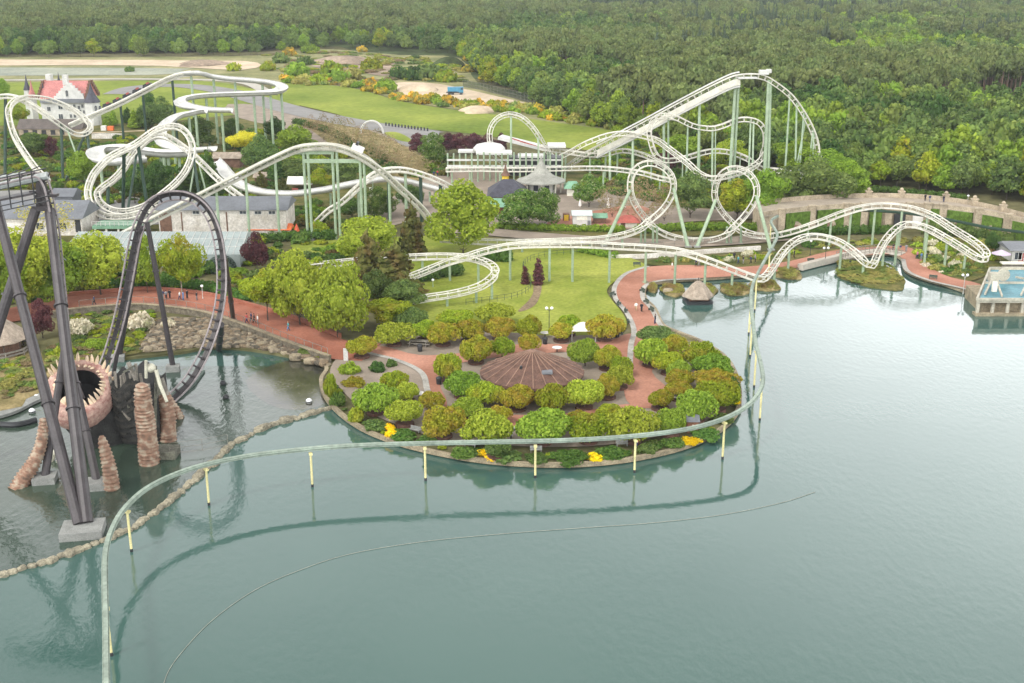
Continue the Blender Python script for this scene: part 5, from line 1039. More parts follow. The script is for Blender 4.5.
# white house, parasol and tables by the pool stage
hall('house', 'small white house with grey roof by the pool stage', 'house', 1011, 1050, 263, 250, 243, 8, M['white'], M['greyroof'], wins=[(1018, 256, 1.4, 1.4, 'window', None), (1021, 258, 1.0, 2.0, 'door', M['redroof'])], over=.6)
LP_ = thing('parasol', 'lilac open parasol beside the white house', 'parasol', P(1000, 264)); c = P(1000, 264); mb = MB(); mb.cyl(c, (c.x, c.y, 3.2), .06, n=6); mb.build('pole', M['greywood'], LP_); mb = MB(); mb.lathe([(2.0, 2.6), (1.0, 3.0), (.05, 3.4)], (c.x, c.y, 0), 8); mb.build('canopy', mat('lilac_cloth', (.50, .42, .52), .8, .1, .8), LP_)
BO = thing('table', 'long pale bar table in front of the white house', 'table', P(1013, 268)); mb = MB(); c = P(1012, 268); mb.box((c.x, c.y, LZ + 1.05), (4.6, 1.6, .25)); mb.build('tabletop', M['cream'], BO); mb = MB(); mb.box((c.x, c.y, LZ + .45), (3.8, .9, .9)); mb.build('base', M['greywood'], BO)
# pool stage on the water
M['stagecream'] = mat('stage_paint', (.40, .375, .30), .7, .2, .5)
PS = thing('pool_stage', 'pale stage on columns over the lake holding a turquoise basin and white frames', 'stage', P(1000, 312, 0)); zS = 3.1
a = P(977, 299, zS); a2 = P(990, 268, zS); b = P(1110, 299, zS); b2 = P(1110, 268, zS)
mb = MB(); mb.prism([(a.x, a.y), (b.x, b.y), (b2.x, b2.y), (a2.x, a2.y)], zS - .7, zS - .25); mb.build('deck', M['stagecream'], PS)
def lerp(p, q, t): return p + (q - p) * t
i1, i2 = lerp(a, a2, .03) + Vector((.3, 0, 0)), lerp(a, a2, .97) + Vector((.3, 0, 0)); mb = MB(); mb.prism([(i1.x, i1.y), (b.x, i1.y), (b.x, i2.y), (i2.x, i2.y)], zS - .25, zS - .19); mb.build('basin_water', M['poolblue'], PS)
mb = MB()
for (p, q, ww) in ((a, b, .35), (a2, b2, .5), (a, a2, .35), (lerp(a, a2, .5), lerp(b, b2, .5), .35)): mb.beam((p.x, p.y, zS - .05), (q.x, q.y, zS - .05), ww, .45)
mb.build('basin_rim', M['stagecream'], PS)
mb = MB(); mb.prism([(a.x + 1.5, a.y + 1.5), (b.x, a.y + 1.5), (b.x, a.y + 12), (a.x + 2.5, a.y + 12)], -.8, zS - .72); mb.build('under_wall', M['quay'], PS)
for k in range(9): x = a.x + .5 + k * 2.6; mb = MB(); mb.box((x, a.y + .5, .9), (.5, .5, 3.4)); mb.build('column', M['stagecream'], PS)
mb = MB(); mb.box(((a.x + b.x) / 2, a.y + .6, .15), (b.x - a.x, 1.6, .7)); mb.build('plinth', M['quay'], PS)
q = P(993, 281, zS); mb = MB(); mb.box((q.x, q.y, zS + .8), (1.6, 1.4, 1.6)); mb.build('booth', M['stagecream'], PS)
q = P(1003, 282, zS); mb = MB(); mb.cyl((q.x, q.y, zS + 1.3), (q.x, q.y + .4, zS + 1.3), 1.15, n=20); mb.build('disc', M['stagecream'], PS)
q = P(994, 291, zS); mb = MB(); mb.box((q.x, q.y, zS + .8), (.8, .6, 1.8)); mb.build('pedestal', M['cream'], PS)
for (x0, y0, x1, y1) in ((985, 294, 991, 284), (1002, 296, 996, 284), (1021, 295, 1026, 287), (1016, 277, 1030, 283)): mb = MB(); mb.beam(P(x0, y0, zS + .2), P(x1, y1, zS + .2) + Vector((0, 0, .6)), .3); mb.build('strut', M['stagecream'], PS)
# boathouse on the pond and reed islets
BH = thing('boathouse', 'thatched pyramid roof boathouse floating on the pond among reed islets', 'boathouse', P(697, 303, 0)); c = P(697.5, 302, 0); s = S(302, 0); r = 13 / s * 1.3
mb = MB(); mb.box((c.x, c.y, .1), (26 / s, 26 / s * .8, .9), rz=.1); mb.build('hull', M['tar'], BH); mb = MB(); mb.box((c.x, c.y, .8), (20 / s, 20 / s * .7, 1.0), rz=.1); mb.build('wall', M['brown'], BH)
mb = MB(); mb.lathe([(r * .95, 1.1), (r * .93, 1.35), (r * .35, 3.5), (.5, 3.9), (.1, 4.0)], c, 6); mb.build('roof', M['thatch'], BH); mb = MB(); mb.cyl((c.x, c.y, 3.9), (c.x, c.y, 4.6), .08, n=5); mb.build('finial', M['trunk'], BH)
for i, (x, y, w_, h_, lab) in enumerate(((673, 290.5, 24, 11, 'oval reed islet beside the boathouse nearest the brick path'), (704, 290, 26, 11, 'reed islet behind the thatched boathouse'), (735, 289.5, 31, 11, 'long reed islet under the coaster dip above the pond'), (764, 285, 30, 12, 'reed islet by the monorail beam at the lowest coaster dip'), (787, 273.5, 28, 11, 'grassy islet close to the promenade wall behind the monorail'), (871, 275, 62, 27, 'large mossy islet with two coaster posts under the V dip'), (652, 288, 12, 8, 'small rocky reed clump at the bend of the brick path'))):
    c = P(x, y, .2); s = S(y, .2); rx = w_ / 2 / s; ry = h_ / 2 / s / math.sin(dep(y)); th = thing('islet', lab, 'islet', c)
    lump = lambda a, z, i=i: 1 + .08 * math.sin(3 * a + i) + .05 * math.sin(7 * a + 2 * i)
    mb = MB(); mb.lathe([(rx, -.8), (rx, .0), (rx * .9, .28), (rx * .5, .45), (.1, .5)], c, 28, lump); mb.v = [(v[0], c.y + (v[1] - c.y) * ry / rx, v[2]) for v in mb.v]; mb.build('mound', M['drygrass'] if i != 5 else M['bankgreen'], th)
    o = bpy.data.objects.new('reeds', PROTO['dome'][i % 5]); link(o); adopt(o, th); o.location = (0, 0, -.05); o.scale = (rx * 1.06, ry * 1.06, 1.3 if i != 5 else 1.5); set_mat(o, M['f_reed'] if i != 5 else M['f_grass'])
# islet shore bridge
FB = thing('footbridge', 'pale footbridge with railings over the inlet behind the mossy islet', 'bridge', P(878, 256)); q = [P(x, y, LZ + .35) for x, y in spl([(838, 258), (855, 254), (880, 251), (903, 254)], 6)]; mb = MB()
for a, b in zip(q, q[1:]): mb.beam(a, b, 3.2, .3)
mb.build('deck', M['pier'], FB)
for sg in (-1.5, 1.5):
    mb = MB()
    for a, b in zip(q, q[1:]): mb.beam(a + Vector((0, sg, 1.0)), b + Vector((0, sg, 1.0)), .1); mb.beam(a + Vector((0, sg, 0)), a + Vector((0, sg, 1.0)), .09); mb.beam(a + Vector((0, sg, .5)), b + Vector((0, sg, .5)), .07)
    mb.build('railing', M['greywood'], FB)
mb = MB(); q = [P(x, y, LZ) for x, y in spl([(800, 269), (815, 265), (832, 261), (846, 257)], 6)]
for a, b in zip(q, q[1:]): mb.beam(a + Vector((0, 0, .35)), b + Vector((0, 0, .35)), 1.3, 1.2)
tag(mb.build('promenade_wall', M['pier']), 'thick pale wall edging the brick promenade near the footbridge', 'wall')
# ================================================================ walls, fences, truck
def fence(name, label, px, h, gap, m, mesh=None, r=.06):
    q = resample([P(x, y) for x, y in spl(px, 6)], gap); th = thing(name, label, 'fence', q[len(q) // 2]); mb = MB()
    for p in q: mb.cyl(p, p + Vector((0, 0, h)), r, n=5)
    mb.tube([p + Vector((0, 0, .1)) for p in q], r * .5, 4); mb.build('post_lattice', m, th); mb = MB()
    for a, b in zip(q, q[1:]):
        for k in (.15, .55, 1.0): mb.beam(a + Vector((0, 0, h * k)), b + Vector((0, 0, h * k)), r * 1.1)
    mb.build('rail_lattice', m, th)
    if mesh:
        mb = MB()
        for a, b in zip(q, q[1:]): mb.add([a, b, b + Vector((0, 0, h)), a + Vector((0, 0, h))], [(0, 1, 2, 3)])
        mb.build('net', mesh, th)
def wallrun(name, label, cat, px, h, t, m, cap=None, z=LZ):
    q = [P(x, y, z) for x, y in spl(px, 5)]; th = thing(name, label, cat, q[len(q) // 2]); mb = MB()
    for a, b in zip(q, q[1:]): d = (b - a).normalized() * .05; mb.beam(a - d + Vector((0, 0, h / 2)), b + d + Vector((0, 0, h / 2)), t, h)
    mb.build('wall', m, th)
    if cap:
        mb = MB()
        for a, b in zip(q, q[1:]): mb.beam(a + Vector((0, 0, h + .06)), b + Vector((0, 0, h + .06)), t + .2, .14)
        mb.build('coping', cap, th)
    return th
wallrun('parapet_wall', 'grey stone parapet wall between the red lake path and the rocky lagoon bank', 'wall', [(52, 318), (80, 314), (130, 310), (165, 312), (205, 318), (245, 331), (290, 349), (330, 363)], 1.1, .5, mat('parapet_stone', (.19, .165, .12), .9, .4, 1.4, bump=.9), M['quay'])
fence('railing', 'iron post railing on top of the parapet beside the red lake path', [(80, 312), (130, 308), (165, 310), (205, 316), (245, 329), (290, 347), (328, 361)], 2.1, 2.2, M['greywood'], None, .05)
wallrun('planter_wall', 'low red brick planter wall along the upper edge of the lake path', 'wall', [(62, 297), (100, 294), (150, 291), (205, 296), (250, 307), (300, 322), (340, 338)], .8, .6, M['brickdark'])
wallrun('garden_wall', 'grey wall behind the round beds of the front lawn', 'wall', [(610, 259), (650, 258), (700, 254), (760, 250)], .9, .5, M['plaster'])
NET = netmat()
fence('fence', 'grey mesh fence along the sandy yard at the wood edge', [(463, 87), (480, 90), (500, 95), (525, 101), (548, 109)], 3.2, 4.0, M['greywood'], NET)
fence('fence', 'dark metal fence curving round the brown shrubs on the front lawn', [(466, 306), (493, 303), (516, 299), (529, 292), (531, 284), (527, 277), (523, 268), (535, 260), (560, 256), (600, 253)], 1.3, 1.5, M['dkgreen'], None, .04)
fence('fence', 'timber rail fence along the paving behind the lakeside track', [(560, 251), (620, 250), (690, 246), (760, 242)], 1.4, 2.5, M['greywood'], None, .06)
fence('fence', 'thin wire fence standing in the lagoon behind the breakwater', [(170, 455), (190, 452), (215, 450), (228, 446)], 1.6, 4, M['greywood'], None, .025)
TRK = thing('dump_truck', 'blue dump truck parked on the sandy yard', 'truck', P(454, 95)); c = P(454, 95); mb = MB(); mb.box((c.x - .2, c.y, LZ + 2.6), (5.2, 2.6, 1.9)); mb.build('dump_body', M['blue'], TRK); mb = MB(); mb.box((c.x + 3.2, c.y, LZ + 2.4), (2.0, 2.5, 2.4)); cb = mb.build('cab', M['blue'], TRK); mb = MB(); mb.box((c.x + 3.6, c.y - 1.27, LZ + 2.9), (1.0, .08, .9)); mb.build('window', M['glass'], cb)
mb = MB(); mb.box((c.x + .4, c.y, LZ + 1.2), (7.6, 1.6, .5)); mb.build('chassis', M['tar'], TRK)
for dx in (-2, -.6, 3.2):
    for dy in (-1.2, 1.2): mb = MB(); mb.cyl((c.x + dx, c.y + dy - .2, LZ + .65), (c.x + dx, c.y + dy + .2, LZ + .65), .65, n=12); mb.build('wheel', M['tar'], TRK)
# earth mounds
for (x, y, w_, h_, m, lab) in ((202, 65, 52, 5, 'brownsoil', 'low brown earth heap at the end of the sandy strip'), (345, 63, 60, 7, 'brownsoil', 'long brown soil heap above the gorse bank'), (450, 66, 36, 9, 'forestfloor', 'dark soil heap with gorse beside the wood'), (418, 90, 46, 6, 'sand', 'sand heap on the yard left of the blue truck'), (478, 112, 40, 6, 'sand', 'sandy mound above the grass bank behind the loop')):
    c = P(x, y); s = S(y); r = w_ / 2 / s; mb = MB(); lump = lambda a, z: 1 + .18 * math.sin(3 * a + x) + .1 * math.sin(5 * a)
    mb.lathe([(r, LZ - .3), (r * .8, LZ + h_ / s * .4), (r * .45, LZ + h_ / s * .85), (r * .2, LZ + h_ / s), (.1, LZ + h_ / s)], (c.x, c.y, 0), 24, lump); tag(mb.build('soil_heap', M[m], smooth=True), lab, 'soil heap')
# ================================================================ trees
GI = 'domed trees on the island'
ISL = [  # cx, top, bottom, width, leaves, label
 (362, 333, 352, 31, 'f_bronze', 'bronze domed tree where the red lake path reaches the island'),
 (394, 319, 340, 41, 'f_lime', 'bright lime tree overhanging the picnic table side of the plaza'),
 (394, 367, 388, 33, 'f_olive', 'olive domed tree at the fork of the plaza bricks, beside the small dark shrub'),
 (407, 379, 397, 25, 'f_lime', 'small yellow-green domed tree touching the olive one by the plaza fork'),
 (376, 379, 408, 43, 'f_green', 'wide bright green tree with double lamp at the west rim of the island'),
 (405, 396, 420, 35, 'f_lime', 'yellowish round tree alone on paving near the yellow blossom'),
 (425, 317, 335, 29, 'f_olive', 'olive tree over the end of the wooden picnic table'),
 (443, 319, 340, 33, 'f_bronze', 'golden bronze tree right of the picnic table with a round planter'),
 (469, 315, 336, 32, 'f_bronze', 'orange-tinted tree between two bronze ones at the lawn edge'),
 (500, 314, 334, 35, 'f_bronze', 'rusty bronze wide tree under the lime tree at the lawn edge'),
 (495, 300, 319, 37, 'f_lime', 'lime domed tree standing out on the front lawn edge'),
 (456, 307, 323, 34, 'f_olive', 'muted olive tree half hidden behind the golden bronze ones'),
 (476, 331, 358, 33, 'f_bronze', 'brownish tree in a round planter left behind the pavilion roof'),
 (502, 334, 353, 26, 'f_olive', 'small olive tree peeping over the back of the pavilion roof'),
 (447, 348, 375, 32, 'f_olive', 'tall olive-green tree above the litter bin on the red plaza'),
 (463, 367, 392, 40, 'f_green', 'green tree touching the pavilion roof edge on its west side'),
 (411, 304, 325, 32, 'f_mid', 'dull dark green tree behind the lime tree near the helix track'),
 (484, 378, 402, 35, 'f_olive', 'olive tree in front of the pavilion under its west eave'),
 (517, 381, 405, 36, 'f_bronze', 'bronze tree in front of the pavilion beneath the skylight'),
 (443, 401, 432, 44, 'f_bronze', 'large golden tree above the lake path gap in the front row'),
 (488, 404, 439, 52, 'f_lime', 'largest lime tree of the front row above the monorail beam'),
 (467, 394, 414, 33, 'f_lime', 'yellow-green tree peeping above the two big front row trees'),
 (432, 388, 406, 27, 'f_bronze', 'small rust coloured tree by the round white table'),
 (500, 402, 418, 22, 'f_bronze', 'tiny bronze tree between the lime and green front row giants'),
 (529, 312, 334, 26, 'f_olive', 'olive tree beside the double lamp on the lawn edge'),
 (529, 331, 348, 22, 'f_bronze', 'small round bronze tree just behind the tip of the pavilion roof'),
 (568, 311, 330, 27, 'f_olive', 'olive tree right of the double lamp behind a bronze one'),
 (561, 320, 336, 27, 'f_bronze', 'bronze tree touching the white tent'),
 (605, 311, 335, 37, 'f_bronze', 'broad rusty tree at the lawn corner beside the white tent'),
 (585, 335, 361, 31, 'f_green', 'deep green tree beside the pavilion roof on its east side'),
 (607, 342, 364, 29, 'f_bronze', 'khaki bronze tree next to the deep green one east of the pavilion'),
 (620, 353, 372, 23, 'f_olive', 'small olive tree near the curve of the brick path'),
 (619, 361, 383, 30, 'f_lime', 'yellow-green tree at the brick curve with a bronze neighbour'),
 (607, 370, 393, 25, 'f_bronze', 'bronze ball tree in a planter close to the brick curve'),
 (553, 380, 406, 34, 'f_olive', 'khaki tree in front of the pavilion next to the brightest green one'),
 (584, 375, 403, 40, 'f_lime', 'brightest green tree before the pavilion on its east front'),
 (543, 403, 438, 58, 'f_green', 'widest green tree in the centre of the front row'),
 (588, 408, 437, 42, 'f_olive', 'olive tree right of the widest front row tree'),
 (577, 407, 424, 27, 'f_bronze', 'small bronze tree behind the gap of the front row'),
 (609, 401, 418, 28, 'f_olive', 'flat olive tree beside the bricks behind the front row'),
 (632, 402, 436, 51, 'f_lime', 'big lime tree in the front row by the brick stub'),
 (670, 404, 430, 32, 'f_green', 'round green tree with a double lamp beside the brown shed'),
 (660, 387, 404, 27, 'f_bronze', 'low bronze tree on the brick path side above the shed tree'),
 (695, 385, 416, 40, 'f_green', 'large two-toned green tree above the brown shed'),
 (650, 333, 361, 38, 'f_lime', 'lime tree leaning over the narrow of the brick path'),
 (655, 323, 341, 39, 'f_mid', 'dark olive tree at the tip where the brick path meets the pond'),
 (674, 332, 350, 25, 'f_bronze', 'grey-bronze small tree on the pond side of the path'),
 (669, 348, 369, 30, 'f_olive', 'khaki tree below the lime one on the east grove edge'),
 (678, 357, 377, 27, 'f_green', 'small green tree inside the east grove'),
 (700, 337, 363, 40, 'f_olive', 'olive tree on the water edge at the top of the east grove'),
 (710, 349, 373, 44, 'f_green', 'bright green tree on the water edge, second from the top of the grove'),
 (679, 366, 385, 29, 'f_bronze', 'orange-brown tree in the middle of the east grove'),
 (716, 365, 387, 45, 'f_bronze', 'tan topped tree on the water edge below the bright green one'),
 (717, 376, 405, 47, 'f_olive', 'broad khaki-green tree nearest the yellow bush on the east shore'),
 (677, 379, 394, 30, 'f_bronze', 'low rusty tree on the path side of the east grove'),
 (497, 436, 452, 26, 'f_mid', 'dark shaded small tree below the monorail between hedges'),
]
for cx, t, b, w_, m, lab in ISL:
    th = tree_px(cx, t, b, w_, M[m], lab, 'dome', foot=b + 6.5, name='domed_tree', group=GI)
    if w_ > 22 and random.random() < .8:                # raised round planter
        mb = MB(); c = Vector(th.location); rp = 1.25; mb.lathe([(rp, LZ + .1), (rp, LZ + .55), (rp - .15, LZ + .55)], (c.x, c.y, 0), 16); mb.lathe([(rp - .12, LZ + .1), (rp - .12, LZ + .45)], (c.x, c.y, 0), 16)
        th.rotation_euler = (0, 0, 0); o = mb.build('planter', M['soil'], th)
# rim hedges and bushes of the island
for x, y, w_, h_, m, lab in ((331, 388, 14, 26, 'f_olive', 'tall narrow hedge on the west tip of the island'), (339, 400, 15, 16, 'f_hedge', 'dark green hedge block below the narrow west hedge'), (356, 416, 18, 18, 'f_olive', 'clipped square hedge by the west rim lamp tree'), (376, 424, 24, 13, 'f_mid', 'slanting hedge left of the yellow blossom ball'), (404, 434, 28, 13, 'f_hedge', 'slanting hedge right of the yellow blossom ball'), (428, 437, 20, 9, 'f_hedge', 'short hedge under the golden front tree'), (464, 452, 30, 12, 'f_hedge', 'shore hedge left of the yellow blossom strip'), (505, 455, 30, 12, 'f_mid', 'shore hedge right of the first yellow strip'), (537, 458, 22, 12, 'f_mid', 'small shore hedge by the central monorail post'), (570, 455, 34, 15, 'f_hedge', 'long shore hedge left of the second yellow strip'), (612, 452, 36, 13, 'f_hedge', 'long shore hedge right of the second yellow strip'), (647, 448, 20, 13, 'f_mid', 'rounded shore bush by the monorail post before the shed'), (672, 442, 24, 13, 'f_hedge', 'shore bush below the round lamp tree'), (705, 433, 28, 12, 'f_hedge', 'shore bush right of the third yellow strip'), (724, 418, 24, 13, 'f_mid', 'shore bush under the broad khaki tree'), (733, 390, 12, 24, 'f_dark', 'dark bush at the very east edge of the island'),
                          (350, 369, 21, 15, 'f_lime', 'bright small lime bush at the island entrance'), (353, 382, 22, 13, 'f_bronze', 'reddish low bush in a round bed by the entrance'), (378, 368, 17, 14, 'f_dark', 'dark green ball shrub by the pale entrance paving'), (391, 364, 11, 10, 'f_dark', 'smallest dark green shrub by the plaza fork')):
    c = P(x, y + h_ * .3); s = S(y); tree_px(x, y - h_ / 2, y + h_ / 2, w_, M[m], lab, 'shrub', foot=y + h_ * .32, name='hedge' if 'hedge' in lab else 'bush', cat='hedge' if 'hedge' in lab else 'bush', trunk=False, single=True)
for x, y, w_, h_, lab in ((392, 433.5, 11, 11, 'round bright yellow blossom bush on the west shore'), (389, 427, 8, 8, 'small yellow blossom bush above the round one'), (483, 452, 13, 8, 'bright yellow blossom strip near the lime giant'), (491, 457, 12, 7, 'yellow blossom clump at the kerb below the strip'), (596, 456, 18, 9, 'yellow blossom strip in the middle of the shore hedges'), (690, 440.5, 16, 9, 'yellow blossom strip below the brown shed'), (735, 402, 9, 10, 'yellow blossom bush on the east shore')):
    w_ *= 1.3; h_ *= .95
    tree_px(x, y - h_ / 2, y + h_ / 2, w_, M['f_gorse'], lab, 'shrub', foot=y + h_ * .3, name='blossom_bush', cat='bush', single=True, trunk=False)
# park trees ------------------------------------------------------------
PK = [ # cx top bottom w kind leaves foot label
 (463, 178, 251, 72, 'round', 'f_lime', 254, 'big yellow-green tree where the lakeside track bends into the helix'),
 (521, 188, 229, 48, 'round', 'f_chest', 230, 'largest flowering chestnut in front of the dark roofed building'),
 (544, 187, 224, 34, 'round', 'f_chest', 227, 'slimmer chestnut between the large one and the kiosk'),
 (589, 173, 204, 31, 'round', 'f_chest', 208, 'single chestnut behind the parasols and white kiosk'),
 (433, 132, 162, 29, 'round', 'f_chest', 165, 'dark chestnut in front of the purple trees near the coaster station'),
 (690, 170, 214, 44, 'round', 'f_mid', 219, 'big green tree between the two corkscrew rings'),
 (737, 178, 214, 40, 'round', 'f_olive', 220, 'olive tree seen through the second corkscrew ring'),
 (764, 168, 218, 46, 'round', 'f_green', 222, 'bright green tree right beside the second corkscrew ring'),
 (812, 158, 204, 74, 'wide', 'f_mid', 214, 'broad dark oak at the start of the terrace'),
 (846, 160, 198, 44, 'round', 'f_green', 208, 'yellow-green tree behind the broad oak'),
 (642, 176, 222, 42, 'bare', 'f_bare', 224, 'thin brownish budding tree seen through the first corkscrew ring'),
 (612, 178, 216, 34, 'bare', 'f_bare', 218, 'thin brown tree left of the first corkscrew ring'),
 (664, 180, 220, 30, 'bare', 'f_bare', 222, 'thin brown tree between ring and green tree'),
 (412, 199, 254, 28, 'cone', 'f_conifer', 256, 'tall narrow brown conifer left of the big yellow-green tree'),
 (370, 227, 292, 40, 'cone', 'f_conifer', 292, 'rusty brown conifer in front of the white track'),
 (396, 238, 298, 56, 'cone', 'f_conifer', 300, 'dark olive conifer beside the helix track'),
 (367, 216, 256, 60, 'wide', 'f_lime', 262, 'round golden-lime tree behind the rusty conifer'),
 (338, 262, 332, 62, 'wide', 'f_lime', 338, 'massive bright lime maple overhanging the red lake path'),
 (300, 250, 318, 58, 'wide', 'f_lime', 326, 'lime maple behind the massive one by the lake path'),
 (268, 268, 306, 44, 'wide', 'f_olive', 322, 'dull maple with dark trunk standing at the lake path wall'),
 (404, 278, 308, 42, 'round', 'f_mid', 312, 'dark green bushy tree below the olive conifer'),
 (378, 268, 304, 32, 'round', 'f_mid', 308, 'mid green tree between maple and conifers'),
 (388, 296, 322, 46, 'wide', 'f_olive', 328, 'brownish olive bushy tree above the lime plaza tree'),
 (257, 231, 268, 27, 'round', 'f_purple', 272, 'purple-leaved tree at the end of the glasshouse'),
 (43, 298, 334, 24, 'round', 'f_purple', 338, 'purple-brown shrub tree behind the thatched hut'),
 (26, 232, 306, 70, 'round', 'f_lime', 312, 'tall lime tree behind the crossing black legs'),
 (-6, 240, 318, 60, 'round', 'f_lime', 322, 'lime tree at the picture edge beyond the black legs'),
 (62, 244, 300, 56, 'round', 'f_green', 304, 'green tree behind the second black leg'),
 (101, 238, 284, 56, 'wide', 'f_lime', 296, 'yellow-green tree left of the loop in front of the glasshouse'),
 (148, 238, 284, 30, 'round', 'f_lime', 294, 'lime tree inside the loop near its rising track'),
 (182, 240, 282, 44, 'wide', 'f_olive', 294, 'ochre-green tree with pale forked trunk inside the loop'),
 (48, 196, 244, 58, 'bare', 'f_pale', 248, 'pale yellow budding tree below the black lift tower'),
 (201, 116, 146, 33, 'round', 'f_mid', 149, 'round willow-like tree behind the inverted loop'),
 (262, 134, 168, 38, 'round', 'f_mid', 171, 'soft green willow in front of the yellow tree'),
 (243, 131, 148, 28, 'wide', 'f_yellow', 152, 'golden yellow tree under the upper bobsled curves'),
 (297, 124, 156, 42, 'round', 'f_green', 160, 'bright green tree above the beige lift crest'),
 (300, 158, 180, 40, 'round', 'f_mid', 184, 'green tree just under the beige lift crest'),
 (344, 158, 184, 40, 'round', 'f_mid', 187, 'green tree seen under the crest girders'),
 (320, 168, 188, 26, 'round', 'f_olive', 190, 'olive tree beside the white tent roof'),
 (378, 186, 216, 40, 'round', 'f_chest', 219, 'leafy tree under the white exit track arch'),
 (352, 196, 216, 26, 'round', 'f_chest', 219, 'smaller leafy tree left of the flagpole'),
 (410, 184, 208, 26, 'round', 'f_dark', 211, 'dark green tree between the arch and the narrow conifer'),
 (142, 104, 126, 22, 'cone', 'f_mid', 128, 'clipped green cone behind the orange stall'),
 (108, 114, 126, 11, 'cone', 'f_green', 128, 'small clipped cone nearest the castle turret'),
 (114, 108, 124, 9, 'cone', 'f_green', 126, 'slim clipped cone beside the small one'),
 (128, 106, 122, 12, 'cone', 'f_dark', 124, 'dark clipped cone between two lighter ones'),
 (135, 108, 127, 13, 'cone', 'f_green', 129, 'fat clipped cone with rounded foot'),
 (152, 102, 126, 26, 'round', 'f_mid', 129, 'rounded bush tree right of the clipped cones'),
 (163, 96, 122, 26, 'round', 'f_mid', 124, 'dark rounded tree under the bobsled lift'),
 (150, 92, 108, 14, 'round', 'f_dark', 112, 'small dark tree under the bobsled lift rails'),
 (190, 156, 190, 34, 'cone', 'f_dark', 200, 'dark spruce seen through the looping track'),
 (212, 146, 196, 24, 'cone', 'f_dark', 204, 'tall dark spruce behind the descending white track'),
 (160, 160, 200, 34, 'round', 'f_dark', 206, 'dark tree between the green coaster posts'),
 (135, 168, 196, 34, 'round', 'f_dark', 204, 'dark low tree inside the oval loop'),
 (176, 172, 204, 26, 'cone', 'f_dark', 210, 'shaded spruce near the loop crossing'),
 (84, 150, 182, 34, 'round', 'f_green', 186, 'bright green tree between dark posts left of the oval loop'),
 (34, 132, 154, 34, 'round', 'f_mid', 158, 'green tree inside the rolled white track'),
 (52, 136, 156, 14, 'round', 'f_purple', 158, 'reddish shrub tree next to the green one inside the rolled track'),
 (20, 104, 122, 18, 'round', 'f_olive', 126, 'small olive tree before the castle wall'),
 (4, 78, 94, 14, 'round', 'f_green', 97, 'green tree on the field edge at the castle'),
 (318, 256, 284, 28, 'round', 'f_olive', 288, 'olive tree behind the white track end'),
 (278, 152, 178, 20, 'cone', 'f_dark', 184, 'dark pointed tree below the beige lift'),
 (262, 170, 190, 14, 'cone', 'f_conifer', 194, 'brown conifer beside the bobsled finish'),
 (283, 176, 190, 12, 'cone', 'f_conifer', 193, 'small rusty conifer at the tent roof'),
 (232, 118, 138, 24, 'round', 'f_dark', 142, 'dark bushy tree behind the golden one'),
 (276, 116, 140, 22, 'round', 'f_dark', 144, 'dark tree under the outer bobsled curve'),
 (991, 231, 252, 14, 'round', 'f_dark', 254, 'dark round evergreen beside the coaster turnaround'),
 (525, 266, 284, 10, 'column', 'f_purple', 285, 'smaller purple column shrub on the front lawn'),
 (538, 259, 284, 13, 'column', 'f_purple', 286, 'taller purple column shrub on the front lawn'),
 (680, 134, 156, 44, 'round', 'f_green', 166, 'bright tree behind the S-curve under the lift hill'),
 (666, 150, 172, 24, 'round', 'f_purple', 178, 'dark red tree behind the first corkscrew ring'),
 (728, 138, 166, 38, 'round', 'f_lime', 176, 'lime tree under the tall lift column'),
 (796, 140, 170, 50, 'round', 'f_green', 186, 'green tree inside the drop of the lift hill'),
 (827, 148, 176, 44, 'round', 'f_green', 194, 'green tree right at the foot of the drop'),
]
for cx, t, b, w_, k, m, f_, lab in PK:
    kw = {}
    if cx < 200 and 290 < f_ < 325: t -= 6
    if 'pale forked' in lab: kw = dict(tmat=M['paletrunk'])
    tree_px(cx, t, b, w_, M[m], lab, k, foot=f_, name={'cone': 'conifer', 'column': 'column_shrub'}.get(k, 'tree'), **kw)
# purple hedge trees behind the station
for i, (x, w_) in enumerate(((418, 18), (448, 20), (460, 20), (474, 20), (488, 18), (501, 12))):
    tree_px(x, 132.5, 152, w_, M['f_purple'], ('purple-leaved tree left of the dark chestnut', 'purple-leaved tree just right of the dark chestnut', 'purple-leaved tree second from the dark chestnut in the row', 'purple-leaved tree in the middle of the purple row', 'purple-leaved tree left of the vertical loop', 'smallest purple-leaved tree seen through the vertical loop')[i], 'round', foot=155, name='purple_tree', group='purple trees behind the station')
# brown leafless avenue
BR = [(312, 114, 134, 20), (324, 112, 138, 22), (338, 114, 142, 24), (351, 118, 148, 24), (364, 122, 154, 26), (378, 128, 160, 26), (391, 134, 166, 26), (403, 142, 170, 24), (414, 150, 172, 22), (372, 138, 168, 20), (334, 128, 150, 18), (424, 156, 172, 16)]
for x, t, b, w_ in BR: tree_px(x, t, b, w_, M['f_bare'], 'bare brown budding tree in the avenue behind the beige lift crest', 'bare', foot=b + 3, name='bare_tree', group='bare avenue trees', trunk=True)
